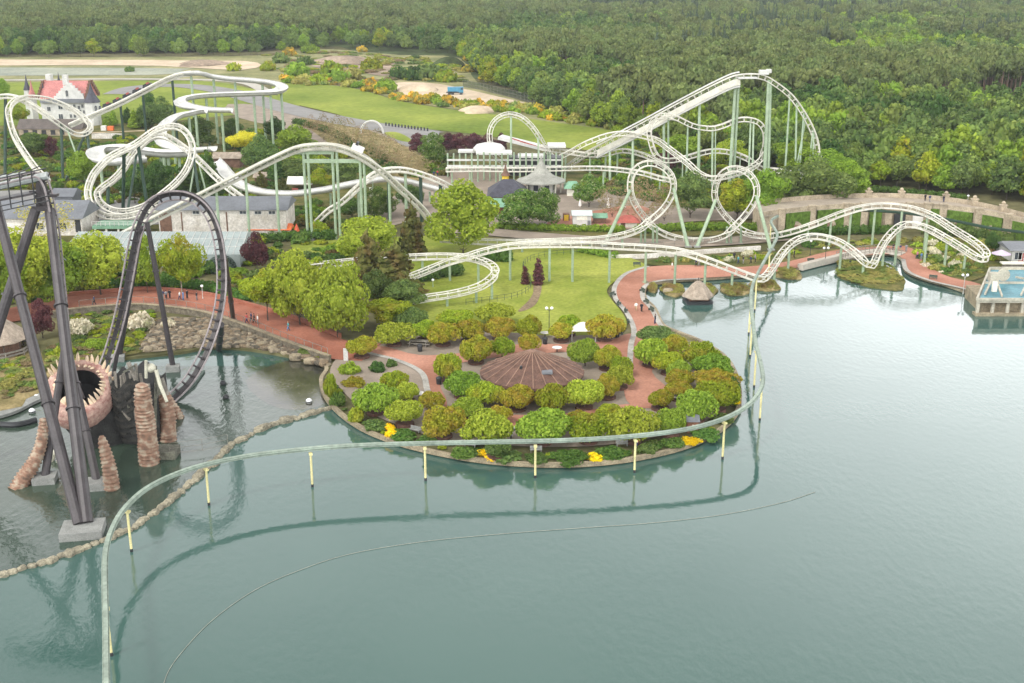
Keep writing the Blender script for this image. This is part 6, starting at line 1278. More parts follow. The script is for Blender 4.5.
# hedges of the park
def hedge(name, label, px, h, t, m, n=1.1):
    q = resample([P(x, y) for x, y in spl(px, 5)], n * 2.2); i0 = NT[0]; lob = [(p.x - q[0].x, p.y - q[0].y, h * .5, n * 1.5, t * .62, h * .55) for p in q]
    me = leaf_cloud('hedge_' + str(i0), lob, min(5000, int(len(q) * 170)), .2, len(px) * 7 + int(px[0][0]), core=.86, inner=.1); NT[0] += 1
    o = bpy.data.objects.new(name, me); o.location = (q[0].x, q[0].y, LZ); link(o); set_mat(o, m); tag(o, label, 'hedge')
hedge('hedge', 'long clipped hedge in front of the terrace wall', [(776, 240), (815, 236), (850, 234.5), (892, 234)], 2.0, 1.6, M['f_hedge'])
hedge('hedge', 'bright clipped hedge along the midway behind the kiosks', [(500, 229), (560, 231), (618, 232)], 1.5, 1.6, M['f_green'])
hedge('hedge', 'clipped hedge between the corkscrew rings', [(640, 234), (690, 231), (745, 231), (768, 233)], 1.9, 1.5, M['f_green'])
hedge('hedge', 'dark hedge along the planter wall of the lake path', [(70, 291), (110, 288), (150, 286), (205, 290), (245, 301)], 1.7, 2.2, M['f_hedge'])
hedge('hedge', 'square dark hedge block beside the helix track', [(481, 263), (492, 262), (505, 262)], 2.6, 2.2, M['f_hedge'])
hedge('hedge', 'rounded dark hedge with the green lantern under the helix', [(424, 282), (440, 278), (456, 276)], 2.6, 2.2, M['f_dark'])
hedge('hedge', 'dark hedge behind the orange tent and coaster posts', [(262, 243), (300, 240), (330, 240)], 2.2, 2.0, M['f_hedge'])
hedge('hedge', 'low hedge bank on top of the terrace road', [(850, 193), (880, 192), (920, 196), (960, 200)], 1.6, 2.0, M['f_hedge'])
hedge('hedge', 'dark hedge along the service yard before the avenue', [(296, 124), (330, 134), (352, 146), (372, 154), (385, 162)], 2.2, 2.6, M['f_dark'])
hedge('hedge', 'small hedge by the house at the pool stage', [(1000, 250), (1012, 253)], 1.3, 1.5, M['f_hedge'])
hedge('hedge', 'front lawn hedge behind the round garden beds', [(586, 253), (600, 256), (612, 258)], 1.4, 2.0, M['f_green'])
hedge('hedge', 'loose green hedge climbing the foot of the terrace wall behind the coaster turnaround', [(926, 234), (955, 237), (985, 242), (1008, 247)], 3.0, 2.2, M['f_mid'])
hedge('hedge', 'leafy hedge along the top edge of the terrace wall', [(800, 206), (840, 202), (880, 200.5), (930, 203)], 1.2, 1.2, M['f_hedge'])
# white blossom shrubs and bank bushes
for x, y, w_, h_, m, lab in ((80, 328, 26, 20, 'f_white', 'white flowering shrub beside the black leg'), (141, 322, 30, 20, 'f_white', 'white flowering shrub inside the loop on the rocky bank'), (168, 324, 16, 12, 'f_white', 'small white flowering shrub near the loop support'), (96, 344, 26, 14, 'f_green', 'bright green bank shrub under the white blossoms'), (122, 342, 22, 12, 'f_olive', 'olive bank shrub by the rising loop track'), (66, 350, 20, 14, 'f_lime', 'lime shrub at the monster side of the bank'), (305, 352, 18, 10, 'f_mid', 'green bush on the stony lagoon bank'), (322, 356, 14, 8, 'f_olive', 'olive bush at the end of the stony bank'), (22, 372, 30, 12, 'f_grass', 'dry grass tussock on the hut bank'), (8, 384, 30, 12, 'f_grass', 'larger dry grass tussock by the pool edge'), (34, 385, 20, 10, 'f_grass', 'small dry tussock next to the monster')):
    tree_px(x, y - h_ / 2, y + h_ / 2, w_, M[m], lab, 'shrub', foot=y + h_ * .3, name='shrub', cat='shrub', trunk=False, single=True)
# garden beds on the right bank: countable cushions of perennials
g = random.Random(21); k = 0
def inpoly(x, y, poly):
    c = False; j = len(poly) - 1
    for i in range(len(poly)):
        if (poly[i][1] > y) != (poly[j][1] > y) and x < (poly[j][0] - poly[i][0]) * (y - poly[i][1]) / (poly[j][1] - poly[i][1]) + poly[i][0]: c = not c
        j = i
    return c
BED = [(640, 263), (700, 258), (770, 253), (820, 244), (870, 240), (900, 238), (960, 240), (1000, 248), (1000, 262), (980, 274), (962, 280), (940, 274), (924, 266), (908, 244), (868, 246), (820, 250), (760, 261), (690, 263)]
while k < 150:
    x, y = g.uniform(640, 1005), g.uniform(237, 281)
    if not inpoly(x, y, BED) or (x < 900 and g.random() < .35): continue
    m = g.choice(['f_grass', 'f_lime', 'f_reed', 'f_mid', 'f_pale', 'f_hedge', 'f_white', 'f_grass', 'f_green']); r = g.uniform(.7, 1.7)
    cname = {'f_grass': 'tawny', 'f_lime': 'lime', 'f_reed': 'russet green', 'f_mid': 'mid green', 'f_pale': 'pale yellow', 'f_hedge': 'dark green', 'f_white': 'white flowering', 'f_green': 'fresh green'}[m]
    plant('garden_shrub', 'tuft', P(x, y), r, r * g.uniform(.6, 1.1), 0, M[m], cname + ' cushion plant in the mixed garden beds along the lake promenade', 'plant', 'cushion plants in the promenade garden: ' + cname, single=True); k += 1
# gorse and scrub along the bank top
k = 0
for i in range(95):
    t = i / 94; x = 284 + t * 340; y = float(np.interp(x, [284, 350, 400, 456, 520, 610, 640], [83, 87, 100, 109, 116, 129, 134])) - g.uniform(-1, 6)
    if 395 < x < 545 and y < float(np.interp(x, [395, 432, 470, 545], [97, 99, 103, 113])) : y = float(np.interp(x, [395, 432, 470, 545], [97, 101, 105, 114])) + g.uniform(-1, 2)
    m, nm = g.choice([('f_orange', 'orange-yellow gorse'), ('f_orange', 'orange-yellow gorse'), ('f_olive', 'olive'), ('f_green', 'fresh green'), ('f_grass', 'tawny'), ('f_pale', 'pale')]); r = g.uniform(1.8, 4.2)
    plant('bank_shrub', 'tuft', P(x, y), r, r * g.uniform(.7, 1.2), 0, M[m], nm + ' shrub in the scrub strip along the top of the grass bank', 'shrub', nm + ' shrubs on the grass bank', single=True)
for x, y, r, m, lab in ((290, 56, 5.5, 'f_orange', 'big orange gorse clump at the wood corner above the bobsled'), (281, 63, 6, 'f_mid', 'dark round bush below the orange gorse clump'), (305, 65, 5, 'f_mid', 'dark round bush beside the soil patch'), (234, 71, 4.5, 'f_olive', 'lone olive bush on the sandy strip'), (470, 61, 5, 'f_orange', 'orange gorse clump on the dark soil heap'), (484, 80, 3, 'f_orange', 'orange gorse clump at the fence corner'), (468, 72, 4, 'f_orange', 'orange gorse clump on the slope of the dark heap'), (363, 52, 4, 'f_orange', 'distant orange gorse clump at the pine edge'), (338, 82, 6, 'f_green', 'green round bush on the gorse bank'), (385, 92, 6, 'f_green', 'green tall bush at the sand yard end'), (415, 80, 7, 'f_dark', 'dark scrub bush behind the sand heap'), (432, 80, 8, 'f_mid', 'green scrub bush behind the sand heap'), (400, 79, 6, 'f_dark', 'dark small bush on the soil patch side'), (445, 82, 6, 'f_olive', 'olive scrub bush above the blue truck'), (318, 84, 5, 'f_olive', 'olive bush on the bank over the meadow'), (372, 70, 7, 'f_olive', 'olive bush above the soil patch'), (330, 74, 7, 'f_olive', 'low olive thicket below the soil heap'), (352, 80, 6, 'f_pale', 'pale thicket in the scrub above the meadow'), (130, 72, 3, 'f_mid', 'small dark bush on the gravel strip'), (298, 76, 7, 'f_green', 'green thicket on the bank start'), (310, 53, 6, 'f_green', 'green bush at the wood edge above the scrub'), (268, 71, 5, 'f_olive', 'olive thicket at the sand end')):
    plant('scrub_bush', 'tuft', P(x, y), r, r * 1.1, 0, M[m], lab, 'bush', single=True)
# ---------------------------------------------------------------- wood edge trees (individuals) and the far wood (stuff)
def edge_y(x):
    return float(np.interp(x, [-60, 0, 120, 260, 300, 345, 380, 455, 472, 490, 545, 600, 640, 700, 760, 830, 870, 900, 960, 1024, 1100, 1340], [60, 58.5, 57.5, 56, 50, 48, 51, 55, 68, 86, 112, 128, 137, 158, 172, 186, 190, 191, 196, 203, 212, 240]))
FG = [('f_fargreen', 'fresh green broadleaf tree in the wood edge', .28), ('f_green', 'bright spring-green tree in the wood edge', .10), ('f_mid', 'mid green tree in the wood edge', .36), ('f_olive', 'olive-brown tree in the wood edge', .12), ('f_dark', 'dark green tree in the wood edge', .14)]
WHERE = [(300, 'beyond the sandy strip'), (470, 'behind the soil heaps'), (650, 'behind the grass bank and sand yard'), (840, 'behind the lift hill'), (2000, 'above the garden terrace')]
g = random.Random(33); taken = []
def edge_tree(x, y, pine=False):
    base = P(x, y)
    rr = g.uniform(3.2, 5.6) if not pine else g.uniform(2.6, 3.8)
    if any((base.x - q[0]) ** 2 + (base.y - q[1]) ** 2 < (rr + q[2]) ** 2 * .30 for q in taken): return False
    taken.append((base.x, base.y, rr)); u = g.random(); acc = 0; where = next(w for lim, w in WHERE if x < lim)
    for m, lab, pr in FG:
        acc += pr
        if u <= acc: break
    h = rr * g.uniform(1.7, 2.5); lean = min(h, 12)
    plant('wood_edge_tree', 'edge', base, rr, h, g.uniform(.6, 2.0), M[m], lab + ' ' + where, 'tree', lab.split(' in ')[0] + 's ' + where, limbs='plain'); return True
n = 0; tries = 0
while n < 215 and tries < 9000:
    tries += 1; x = g.uniform(455, 1050) if g.random() < .86 else g.uniform(-15, 470); e = edge_y(x); y = e - abs(g.gauss(0, 1)) * (8 if x > 455 else 2.2)
    if y < e - 26 or (x < 455 and y < 46): continue
    if 975 < x < 1040 and 104 < y < 122: continue
    n += edge_tree(x, y)
# far wood: one mass, trees instanced over a point mesh
def wood(name, label, kinds, pts, mats):
    me = bpy.data.meshes.new(name); V = np.array([p[:3] for p in pts], np.float32); me.vertices.add(len(V)); me.vertices.foreach_set('co', V.ravel())
    for an, col, ty in (('rad', 3, 'FLOAT'), ('hgt', 4, 'FLOAT'), ('kind', 5, 'INT')):
        a = me.attributes.new(an, ty, 'POINT'); a.data.foreach_set('value', np.array([p[col] for p in pts], np.int32 if ty == 'INT' else np.float32))
    o = bpy.data.objects.new(name, me); link(o); tag(o, label, kind='stuff')
    ng = bpy.data.node_groups.new(name, 'GeometryNodeTree'); ng.interface.new_socket('Geometry', in_out='INPUT', socket_type='NodeSocketGeometry'); ng.interface.new_socket('Geometry', in_out='OUTPUT', socket_type='NodeSocketGeometry')
    gi = ng.nodes.new('NodeGroupInput'); go = ng.nodes.new('NodeGroupOutput'); L = ng.links.new; join = ng.nodes.new('GeometryNodeJoinGeometry')
    def attr(n_, t): a = ng.nodes.new('GeometryNodeInputNamedAttribute'); a.data_type = t; a.inputs['Name'].default_value = n_; return a.outputs['Attribute']
    rad, hgt, kd = attr('rad', 'FLOAT'), attr('hgt', 'FLOAT'), attr('kind', 'INT')
    for k, (proto, m) in enumerate(kinds):
        po = bpy.data.objects.new(name + '_tree_shape', proto); set_mat(po, m)
        oi = ng.nodes.new('GeometryNodeObjectInfo'); oi.inputs['Object'].default_value = po; oi.inputs['As Instance'].default_value = True
        cmp = ng.nodes.new('FunctionNodeCompare'); cmp.data_type = 'INT'; cmp.operation = 'EQUAL'; L(kd, cmp.inputs[2]); cmp.inputs[3].default_value = k
        ip = ng.nodes.new('GeometryNodeInstanceOnPoints'); L(gi.outputs[0], ip.inputs['Points']); L(cmp.outputs[0], ip.inputs['Selection']); L(oi.outputs['Geometry'], ip.inputs['Instance'])
        cx = ng.nodes.new('ShaderNodeCombineXYZ'); L(rad, cx.inputs[0]); L(rad, cx.inputs[1]); L(hgt, cx.inputs[2]); L(cx.outputs[0], ip.inputs['Scale'])
        rv = ng.nodes.new('FunctionNodeRandomValue'); rv.data_type = 'FLOAT'; rv.inputs[3].default_value = 6.28; c2 = ng.nodes.new('ShaderNodeCombineXYZ'); L(rv.outputs[1], c2.inputs[2]); L(c2.outputs[0], ip.inputs['Rotation'])
        L(ip.outputs[0], join.inputs[0])
    L(join.outputs[0], go.inputs[0]); md = o.modifiers.new('trees', 'NODES'); md.node_group = ng
    me.materials.append(mats); return o
g = np.random.default_rng(77)
def vnoise(x, y, s, seed):
    r = np.random.default_rng(seed).random((64, 64)); u, v = x / s, y / s; i, j = np.floor(u).astype(int), np.floor(v).astype(int); a, b = u - i, v - j; a = a * a * (3 - 2 * a); b = b * b * (3 - 2 * b)
    q = lambda i, j: r[i % 64, j % 64]
    return q(i, j) * (1 - a) * (1 - b) + q(i + 1, j) * a * (1 - b) + q(i, j + 1) * (1 - a) * b + q(i + 1, j + 1) * a * b
pts = []
ex = np.array([P(x, edge_y(x) - 3)[:2] for x in np.linspace(-60, 1100, 120)])
def far_field(n, y0, y1, sp):
    Y = np.sqrt(g.uniform(y0 ** 2, y1 ** 2, n)); X = g.uniform(-.72, .72, n) * Y; return X, Y
cell = {}
for (n_, y0, y1, sp) in ((50000, 300, 900, 5.2), (37000, 900, 1700, 7.5)):
    X, Y = far_field(n_, y0, y1, sp)
    n1 = vnoise(X + 500, Y * .55, 75, 1); n2 = vnoise(X + 900, Y * .8, 28, 2)
    for x, y, a, b in zip(X, Y, n1, n2):
        px, py = proj(Vector((x, y, LZ)))
        if px < -320 or px > 1340 or py > edge_y(px) - 4: continue
        if 972 < px < 1060 and 100 < py < 117: continue
        key = (sp, int(x / sp), int(y / sp))
        if key in cell: continue
        cell[key] = 1
        if any((x - q[0]) ** 2 + (y - q[1]) ** 2 < (q[2] * .7) ** 2 for q in taken) if y < 560 else False: continue
        left = px < 470
        pine = (a > .46 + (.18 if (y < 470 or (left and py > 45)) else .0)) or (left and py < 44)
        if py > edge_y(px) - 13 and not left: pine = pine and a > .72
        if 30 < py + 12 * (b - .5) < 38 and px > 560 and b > .25: pine = False
        pts.append((x, y, LZ, 0, 0, 0, pine, a, b))
fin = []
for (x, y, z, _, _, _, pine, a, b) in pts:
    s_ = g.uniform(.65, 1.5) * (1.25 if y > 900 else 1.1)
    if pine:
        if b > .62 and a > .5 and y > 620 and x > 60: fin.append((x, y, z + g.uniform(1, 3), 2.6 * s_, 4.3 * s_, 8)); continue
        fin.append((x, y, z + g.uniform(6.5, 11), 2.8 * s_, 4.8 * s_, int(g.integers(0, 3))))
    else:
        fin.append((x, y, z + g.uniform(.3, 1.2), 3.6 * s_, 4.6 * s_ * g.uniform(.8, 1.1), 3 + int(min(4, max(0, (b - .1) * 6.2 + g.uniform(-.8, .8))))))
KW_ = [(PROTO['farpine'][0], M['f_pine']), (PROTO['farpine'][1], M['f_pine']), (PROTO['farpine'][2], M['f_pine']), (PROTO['far'][0], M['f_dark']), (PROTO['far'][1], M['f_mid']), (PROTO['far'][2], M['f_mid']), (PROTO['far'][3], M['f_fargreen']), (PROTO['far'][0], M['f_green']), (PROTO['farspruce'][0], M['f_spruce'])]

wood('far_wood', 'mixed pine and broadleaf wood reaching to the horizon', KW_, fin, M['f_pine'])
# pine trunks visible on the front of the pine wood
mb = MB(); tr = [p for p in fin if p[5] < 3 and p[1] < 1100]; tr.sort(key=lambda p: p[1])
for p in tr[:2600]: mb.cyl((p[0], p[1], LZ - .1), (p[0], p[1], p[2] + 2), .26, .16, n=4)
tag(mb.build('wood_trunks', mat('pine_bark', (.21, .14, .10), .9, .25, .5)), 'slender trunks under the pines of the far wood', kind='stuff')
# works yard glimpsed in the wood
hall('shed', 'long low grey-brown shed roof in a clearing of the wood', 'shed', 985, 1070, 116, 112, 106.5, 16, M['greywood'], mat('tan_roof', (.36, .30, .26), .8, .12, .1))
# ---------------------------------------------------------------- undergrowth and rubble (nobody could count them)
def scatter(poly, n, seed, jit=1.0):
    g = np.random.default_rng(seed); xs = [p[0] for p in poly]; ys = [p[1] for p in poly]; out = []
    a, b = YR(max(ys)), YR(min(ys))
    while len(out) < n:
        Y = g.uniform(a, b); px = g.uniform(min(xs), max(xs)); q = PD(px, 300, Y); py = proj(Vector((q.x, Y, LZ)))[1]; pxx = px
        w = P(px, py)
        if inpoly(px, py, poly): out.append((w.x, w.y))
    return out
def under(name, label, polys, kinds, rmin, rmax, hk, seed, dens):
    g = np.random.default_rng(seed); pts = []
    for poly in polys:
        q = [P(*p) for p in poly]; A = abs(sum(q[i].x * q[(i + 1) % len(q)].y - q[(i + 1) % len(q)].x * q[i].y for i in range(len(q)))) / 2
        for (x, y) in scatter(poly, int(A * dens), seed + len(pts)):
            r = float(g.uniform(rmin, rmax)); pts.append((x, y, LZ + .15, r, r * float(g.uniform(*hk)), int(g.integers(0, len(kinds)))))
    wood(name, label, kinds, pts, kinds[0][1])
T3 = PROTO['tuft']
under('undergrowth', 'mixed low undergrowth and bushes beneath the coasters and park trees', [
  [(56, 142), (130, 138), (200, 150), (225, 165), (290, 195), (288, 200), (160, 205), (88, 205), (70, 190)], [(0, 134), (56, 140), (64, 190), (10, 190)], [(296, 205), (352, 200), (352, 228), (300, 240), (292, 236)],
  [(300, 148), (352, 152), (420, 178), (360, 176), (300, 186), (262, 172)], [(240, 128), (310, 150), (290, 168), (225, 150)], [(565, 186), (610, 176), (700, 186), (785, 206), (765, 216), (690, 208), (640, 200)], [(570, 160), (640, 140), (760, 175), (830, 186), (770, 196), (690, 190), (600, 178)],
  [(430, 158), (452, 158), (448, 180), (428, 174)], [(262, 230), (300, 238), (352, 252), (340, 268), (262, 262), (240, 268)], [(0, 262), (60, 268), (240, 270), (300, 300), (340, 330), (250, 302), (205, 292), (150, 288), (60, 294), (0, 310)]],
  [(T3[0], M['f_mid']), (T3[1], M['f_olive']), (T3[2], M['f_dark']), (T3[0], M['f_conifer']), (T3[1], M['f_green']), (T3[2], M['f_hedge'])], 1.0, 2.6, (.6, 1.3), 900, .085)
under('bank_vegetation', 'grass tufts and weeds covering the lagoon banks', [[(46, 352), (66, 341), (100, 331), (140, 331), (150, 340), (142, 352), (118, 356), (80, 365), (60, 374)], [(60, 318), (100, 312), (150, 312), (160, 322), (146, 332), (100, 330), (66, 340)], [(2, 400), (26, 392), (42, 384), (46, 365), (36, 356), (2, 362)]],
  [(T3[0], M['f_grass']), (T3[1], M['f_olive']), (T3[2], M['f_mid']), (T3[1], M['f_bare'])], .5, 1.3, (.35, .8), 910, .5)
under('scrub', 'heath scrub on the open land before the pines', [[(262, 56), (300, 51), (345, 52), (400, 57), (458, 62), (470, 82), (440, 83), (398, 80), (380, 92), (330, 84), (286, 82)]],
  [(T3[0], M['f_grass']), (T3[1], M['f_olive']), (T3[2], M['f_mid']), (T3[1], M['f_pale']), (T3[0], M['f_bare'])], 1.5, 4.5, (.3, .7), 920, .012)
under('garden_groundcover', 'low mixed ground cover between the garden plants', [BED], [(T3[0], M['f_grass']), (T3[1], M['f_mid']), (T3[2], M['f_hedge']), (T3[1], M['f_pale'])], .4, .9, (.3, .6), 930, .25)
under('island_groundcover', 'low planting along the island rim under the hedges', [[(326, 380), (334, 380), (340, 398), (362, 418), (392, 431), (430, 442), (480, 450), (560, 455), (630, 450), (680, 439), (715, 424), (733, 404), (738, 398), (732, 414), (714, 430), (680, 445), (630, 456), (560, 461), (480, 457), (430, 448), (390, 437), (360, 424), (338, 406)]],
  [(T3[0], M['f_hedge']), (T3[1], M['f_olive']), (T3[2], M['f_mid'])], .4, 1.0, (.4, .8), 940, .45)
# rubble of the stony bank
def rubble():
    g = np.random.default_rng(51); poly = [(142, 351), (150, 334), (160, 319), (205, 320), (245, 333), (290, 350), (330, 363), (322, 366), (290, 355), (250, 348), (205, 347)]
    pts = [(x, y, LZ + .05 + float(r) * .2, r, r * .9, int(g.integers(0, 4))) for (x, y), r in zip(scatter(poly, 2300, 52), g.uniform(.2, .9, 2300) ** 1.5)]
    wood('rubble', 'brown rubble stones of the lagoon bank', [(ROCK[i], mat('rubble_' + str(i), c, .95, .3, 1.0, bump=.5)) for i, c in enumerate(((.20, .15, .095), (.14, .11, .075), (.26, .215, .15), (.11, .095, .07)))], pts, M['rock'])
rubble()
# ================================================================ people and small things
SKIN = mat('skin', (.48, .30, .22), .6, .08, 3)
HAIR = [mat('hair_brown', (.06, .035, .02), .7, .2, 6), mat('hair_fair', (.35, .25, .13), .7, .2, 6), mat('hair_black', (.015, .013, .012), .6, .2, 6)]
CL = {n: mat('cloth_' + n, c, .85, .12, 4, coord='obj') for n, c in dict(white=(.72, .72, .70), black=(.02, .02, .024), navy=(.03, .04, .10), red=(.45, .05, .06), blue=(.10, .22, .42), grey=(.22, .22, .23), pink=(.60, .22, .32), green=(.08, .20, .10), teal=(.06, .28, .30), tan=(.40, .30, .18)).items()}
def skin_mesh(name, joints, edges, m, sub=1):
    me = bpy.data.meshes.new(name); me.from_pydata([j[0] for j in joints], edges, []); me.update()
    o = bpy.data.objects.new(name, me); link(o); md = o.modifiers.new('skin', 'SKIN'); md.use_smooth_shade = True
    if not me.skin_vertices: me.attributes  # created with the modifier below
    bpy.context.view_layer.objects.active = o
    sv = me.skin_vertices[0].data if me.skin_vertices else None
    if sv is None:
        return None
    for i, j in enumerate(joints): sv[i].radius = (j[1], j[1] if len(j) < 3 else j[2]); sv[i].use_root = (i == 0)
    if sub: s2 = o.modifiers.new('sub', 'SUBSURF'); s2.levels = sub; s2.render_levels = sub
    dg = bpy.context.evaluated_depsgraph_get(); ev = bpy.data.meshes.new_from_object(o.evaluated_get(dg)); bpy.data.objects.remove(o); ev.name = name; ev.materials.clear(); ev.materials.append(m); return ev
def body_tube(mb, pts, rs, n=8): mb.tube(pts, rs, n)
def make_person_meshes(stride, arm):
    """one walking figure 1.74 m tall: a continuous skin body; shirt, trousers, hair and shoes as clothing shells"""
    f = stride
    hip, chest, neck, head = (0, 0, .93), (0, .01, 1.30), (0, 0, 1.47), (0, .02, 1.62)
    L = dict(sh=(-.19, 0, 1.40), el=(-.25, -.05 - arm * .5, 1.13), wr=(-.24, .08 - arm, .90), ha=(-.235, .11 - arm, .81))
    Rr = dict(sh=(.19, 0, 1.40), el=(.25, .04 + arm * .3, 1.13), wr=(.24, .12 + arm, .92), ha=(.235, .15 + arm, .83))
    J = [(hip, .12, .10), (chest, .135, .10), (neck, .055, .055), ((0, .01, 1.55), .062, .07), ((0, .02, 1.66), .075, .085), ((0, .015, 1.735), .05, .055)]
    E = [(0, 1), (1, 2), (2, 3), (3, 4), (4, 5)]
    def chain(root, pts):
        a = root
        for p, r in pts: J.append((p, r)); E.append((a, len(J) - 1)); a = len(J) - 1
    for D in (L, Rr): chain(1, [(D['sh'], .062), (D['el'], .043), (D['wr'], .030), (D['ha'], .034)])
    chain(0, [((-.09, .0, .86), .085), ((-.09, f * .5 + .03, .49), .058), ((-.09, f - .02, .09), .042), ((-.09, f + .12, .045), .038)])
    chain(0, [((.09, .0, .86), .085), ((.09, -f * .35 + .05, .49), .058), ((.09, -f, .10), .042), ((.09, -f + .13, .045), .038)])
    body = skin_mesh('body', J, E, SKIN)
    mb = MB(); mb.lathe([(.150, .90), (.155, 1.0), (.15, 1.1), (.17, 1.3), (.165, 1.40), (.08, 1.475), (.06, 1.48)], (0, 0, 0), 14); mb.v = [(v[0] * 1.15, v[1] * .78, v[2]) for v in mb.v]
    for D in (L, Rr): mb.tube([Vector(D['sh']) + Vector((0, 0, .02)), D['el'], (Vector(D['el']) + Vector(D['wr'])) / 2], [.082, .062, .052], 8)
    shirt = mb
    mb = MB(); mb.lathe([(.15, .84), (.152, .95)], (0, 0, 0), 14); mb.v = [(v[0] * 1.14, v[1] * .8, v[2]) for v in mb.v]
    mb.tube([(-.08, 0, .93), (-.09, f * .5 + .03, .49), (-.09, f - .02, .09)], [.11, .08, .066], 8); mb.tube([(.08, 0, .93), (.09, -f * .35 + .05, .49), (.09, -f, .10)], [.11, .08, .066], 8)
    trousers = mb
    mb = MB(); v, fc = ICO2; mb.add([(q[0] * .092, q[1] * .105 - .012, 1.66 + q[2] * .10 + (.0 if q[1] < .3 else .035)) for q in v if True], [tuple(x) for x in fc]); hair = mb
    return body, shirt, trousers, hair
def mb_mesh(mb, name):
    me = bpy.data.meshes.new(name); me.from_pydata(mb.v, [], mb.f); me.polygons.foreach_set('use_smooth', [True] * len(me.polygons)); me.materials.append(SKIN); me.update(); return me
POSES = []
for st, ar in ((.26, .14), (.05, .03), (.16, .08)):
    b, s_, t_, h_ = make_person_meshes(st, ar); POSES.append((b, mb_mesh(s_, 'shirt'), mb_mesh(t_, 'trousers'), mb_mesh(h_, 'hair')))
def person(x, y, shirt, trou, label, pose=0, hair=0, rz=0, h=1.74, z=LZ + .3, group=None):
    th = thing('person', label, 'person', P(x, y, z), group, rz=rz); k = h / 1.74; th.scale = (k, k, k)
    for nm, me, m in (('body', POSES[pose][0], SKIN), ('shirt', POSES[pose][1], CL[shirt]), ('trousers', POSES[pose][2], CL[trou]), ('hair', POSES[pose][3], HAIR[hair])):
        if me is None: continue
        o = bpy.data.objects.new(nm, me); link(o); adopt(o, th); set_mat(o, m)
for a in (
 (636, 311, 'white', 'tan', 'person in white top walking down the pale brick path', 0, 1, 2.8), (641.5, 312, 'black', 'black', 'person all in black beside the white-topped walker on the brick path', 0, 2, 3.0), (655, 324, 'black', 'navy', 'person in dark clothes standing near the pond-side tree on the brick path', 1, 0, 1.0),
 (672, 270, 'white', 'tan', 'person in white on the promenade by the garden wall', 1, 1, 1.6), (696, 266.5, 'navy', 'black', 'person in navy on the promenade behind the coaster dip', 0, 2, 1.6), (699, 266.5, 'black', 'grey', 'person in black next to the navy one on the promenade', 0, 0, 1.6),
 (738, 264, 'teal', 'navy', 'person in teal on the promenade left of the monorail beam', 0, 1, -1.5), (743, 264, 'black', 'grey', 'person in black top following the teal one on the promenade', 1, 0, -1.5), (750.5, 264, 'navy', 'black', 'tall dark clothed person by the monorail beam', 0, 0, -1.4), (755, 263, 'grey', 'black', 'person in grey right of the tall dark one', 1, 1, -1.6), (734, 260, 'black', 'black', 'person in black up at the garden bed edge', 1, 2, 0),
 (788, 259, 'grey', 'navy', 'person in grey by the coaster hump on the promenade', 0, 0, 1.2), (794, 258, 'black', 'black', 'person in black close to the grey one under the coaster hump', 1, 2, 1.2), (893, 251, 'black', 'black', 'person in black at the inner end of the footbridge', 1, 0, .4), (900, 252, 'navy', 'tan', 'person in navy and tan beyond the footbridge', 0, 1, .2), (906, 252, 'grey', 'grey', 'person in grey at the garden side past the footbridge', 0, 0, -.2),
 (917, 259, 'pink', 'navy', 'person in pink in the group on the wide brick promenade', 0, 1, .5), (921, 260.5, 'blue', 'grey', 'person in blue in the middle of the promenade group', 0, 0, .3), (925, 258.5, 'black', 'black', 'first black-clothed person of the promenade group, behind', 0, 2, .2), (926, 260.5, 'black', 'navy', 'person in black top and navy trousers in front of the promenade group', 1, 2, .4),
 (94.5, 305, 'navy', 'black', 'lone person in navy on the lake path left of the loop', 0, 0, 1.4), (163, 299.5, 'navy', 'grey', 'person in navy by the planter wall inside the loop', 1, 1, 0), (166.5, 299.5, 'grey', 'black', 'person in grey next to the navy one inside the loop', 1, 0, .5), (170, 298.5, 'black', 'black', 'person in black third of the trio at the planter wall', 1, 2, -.4), (180, 300, 'white', 'navy', 'person in white top below the pale forked trunk', 0, 1, 1.4), (183.5, 300.5, 'blue', 'blue', 'person in blue beside the white-topped one by the forked trunk', 1, 0, 1.4), (187.5, 299, 'black', 'black', 'person in black near the forked trunk', 1, 2, 1), (197, 300.5, 'black', 'grey', 'person in black by the white lantern at the planter wall', 1, 0, 1.2),
 (247, 323.5, 'red', 'navy', 'person in dark red on the lake path beyond the loop', 0, 2, 1.8), (251.5, 322, 'navy', 'black', 'person in navy in the lake path group', 0, 0, 1.8), (254.5, 323.5, 'black', 'black', 'person in black in the lake path group', 0, 2, 1.7), (258, 324.5, 'white', 'grey', 'person in white at the end of the lake path group', 1, 1, 1.8), (288.5, 331, 'teal', 'blue', 'person in teal walking behind the dark maple trunk', 0, 1, 1.8),
 (637, 448, 'red', 'navy', 'person in red sitting spot below the front lime tree', 1, 0, 2), (512, 437, 'white', 'white', 'person in white between the two big front row trees', 1, 1, 0)):
    person(*a[:5], pose=a[5], hair=a[6], rz=a[7], h=1.66 + .05 * (int(a[0]) % 4))
for x, y, s_, t_, lab in ((925, 201, 'black', 'black', 'person in black on the terrace walk above the passage'), (929.5, 202, 'navy', 'grey', 'person in navy beside the one in black on the terrace walk'), (943.5, 202.5, 'black', 'navy', 'lone person in black on the terrace walk by the stone pillar')):
    person(x, y, s_, t_, lab, pose=1, z=TZ)
person(422 + 15.5, 176, 'red', 'navy', 'person in red by the white post near the coaster station', pose=1); person(434, 177, 'navy', 'black', 'person in navy with the red-topped one near the coaster station', pose=1); person(435, 197, 'grey', 'navy', 'person in grey on the paved square by the big yellow-green tree', 0)
person(1011, 239, 'yellow' if 'yellow' in CL else 'tan', 'navy', 'person in tan top at the terrace foot by the white house', 1)
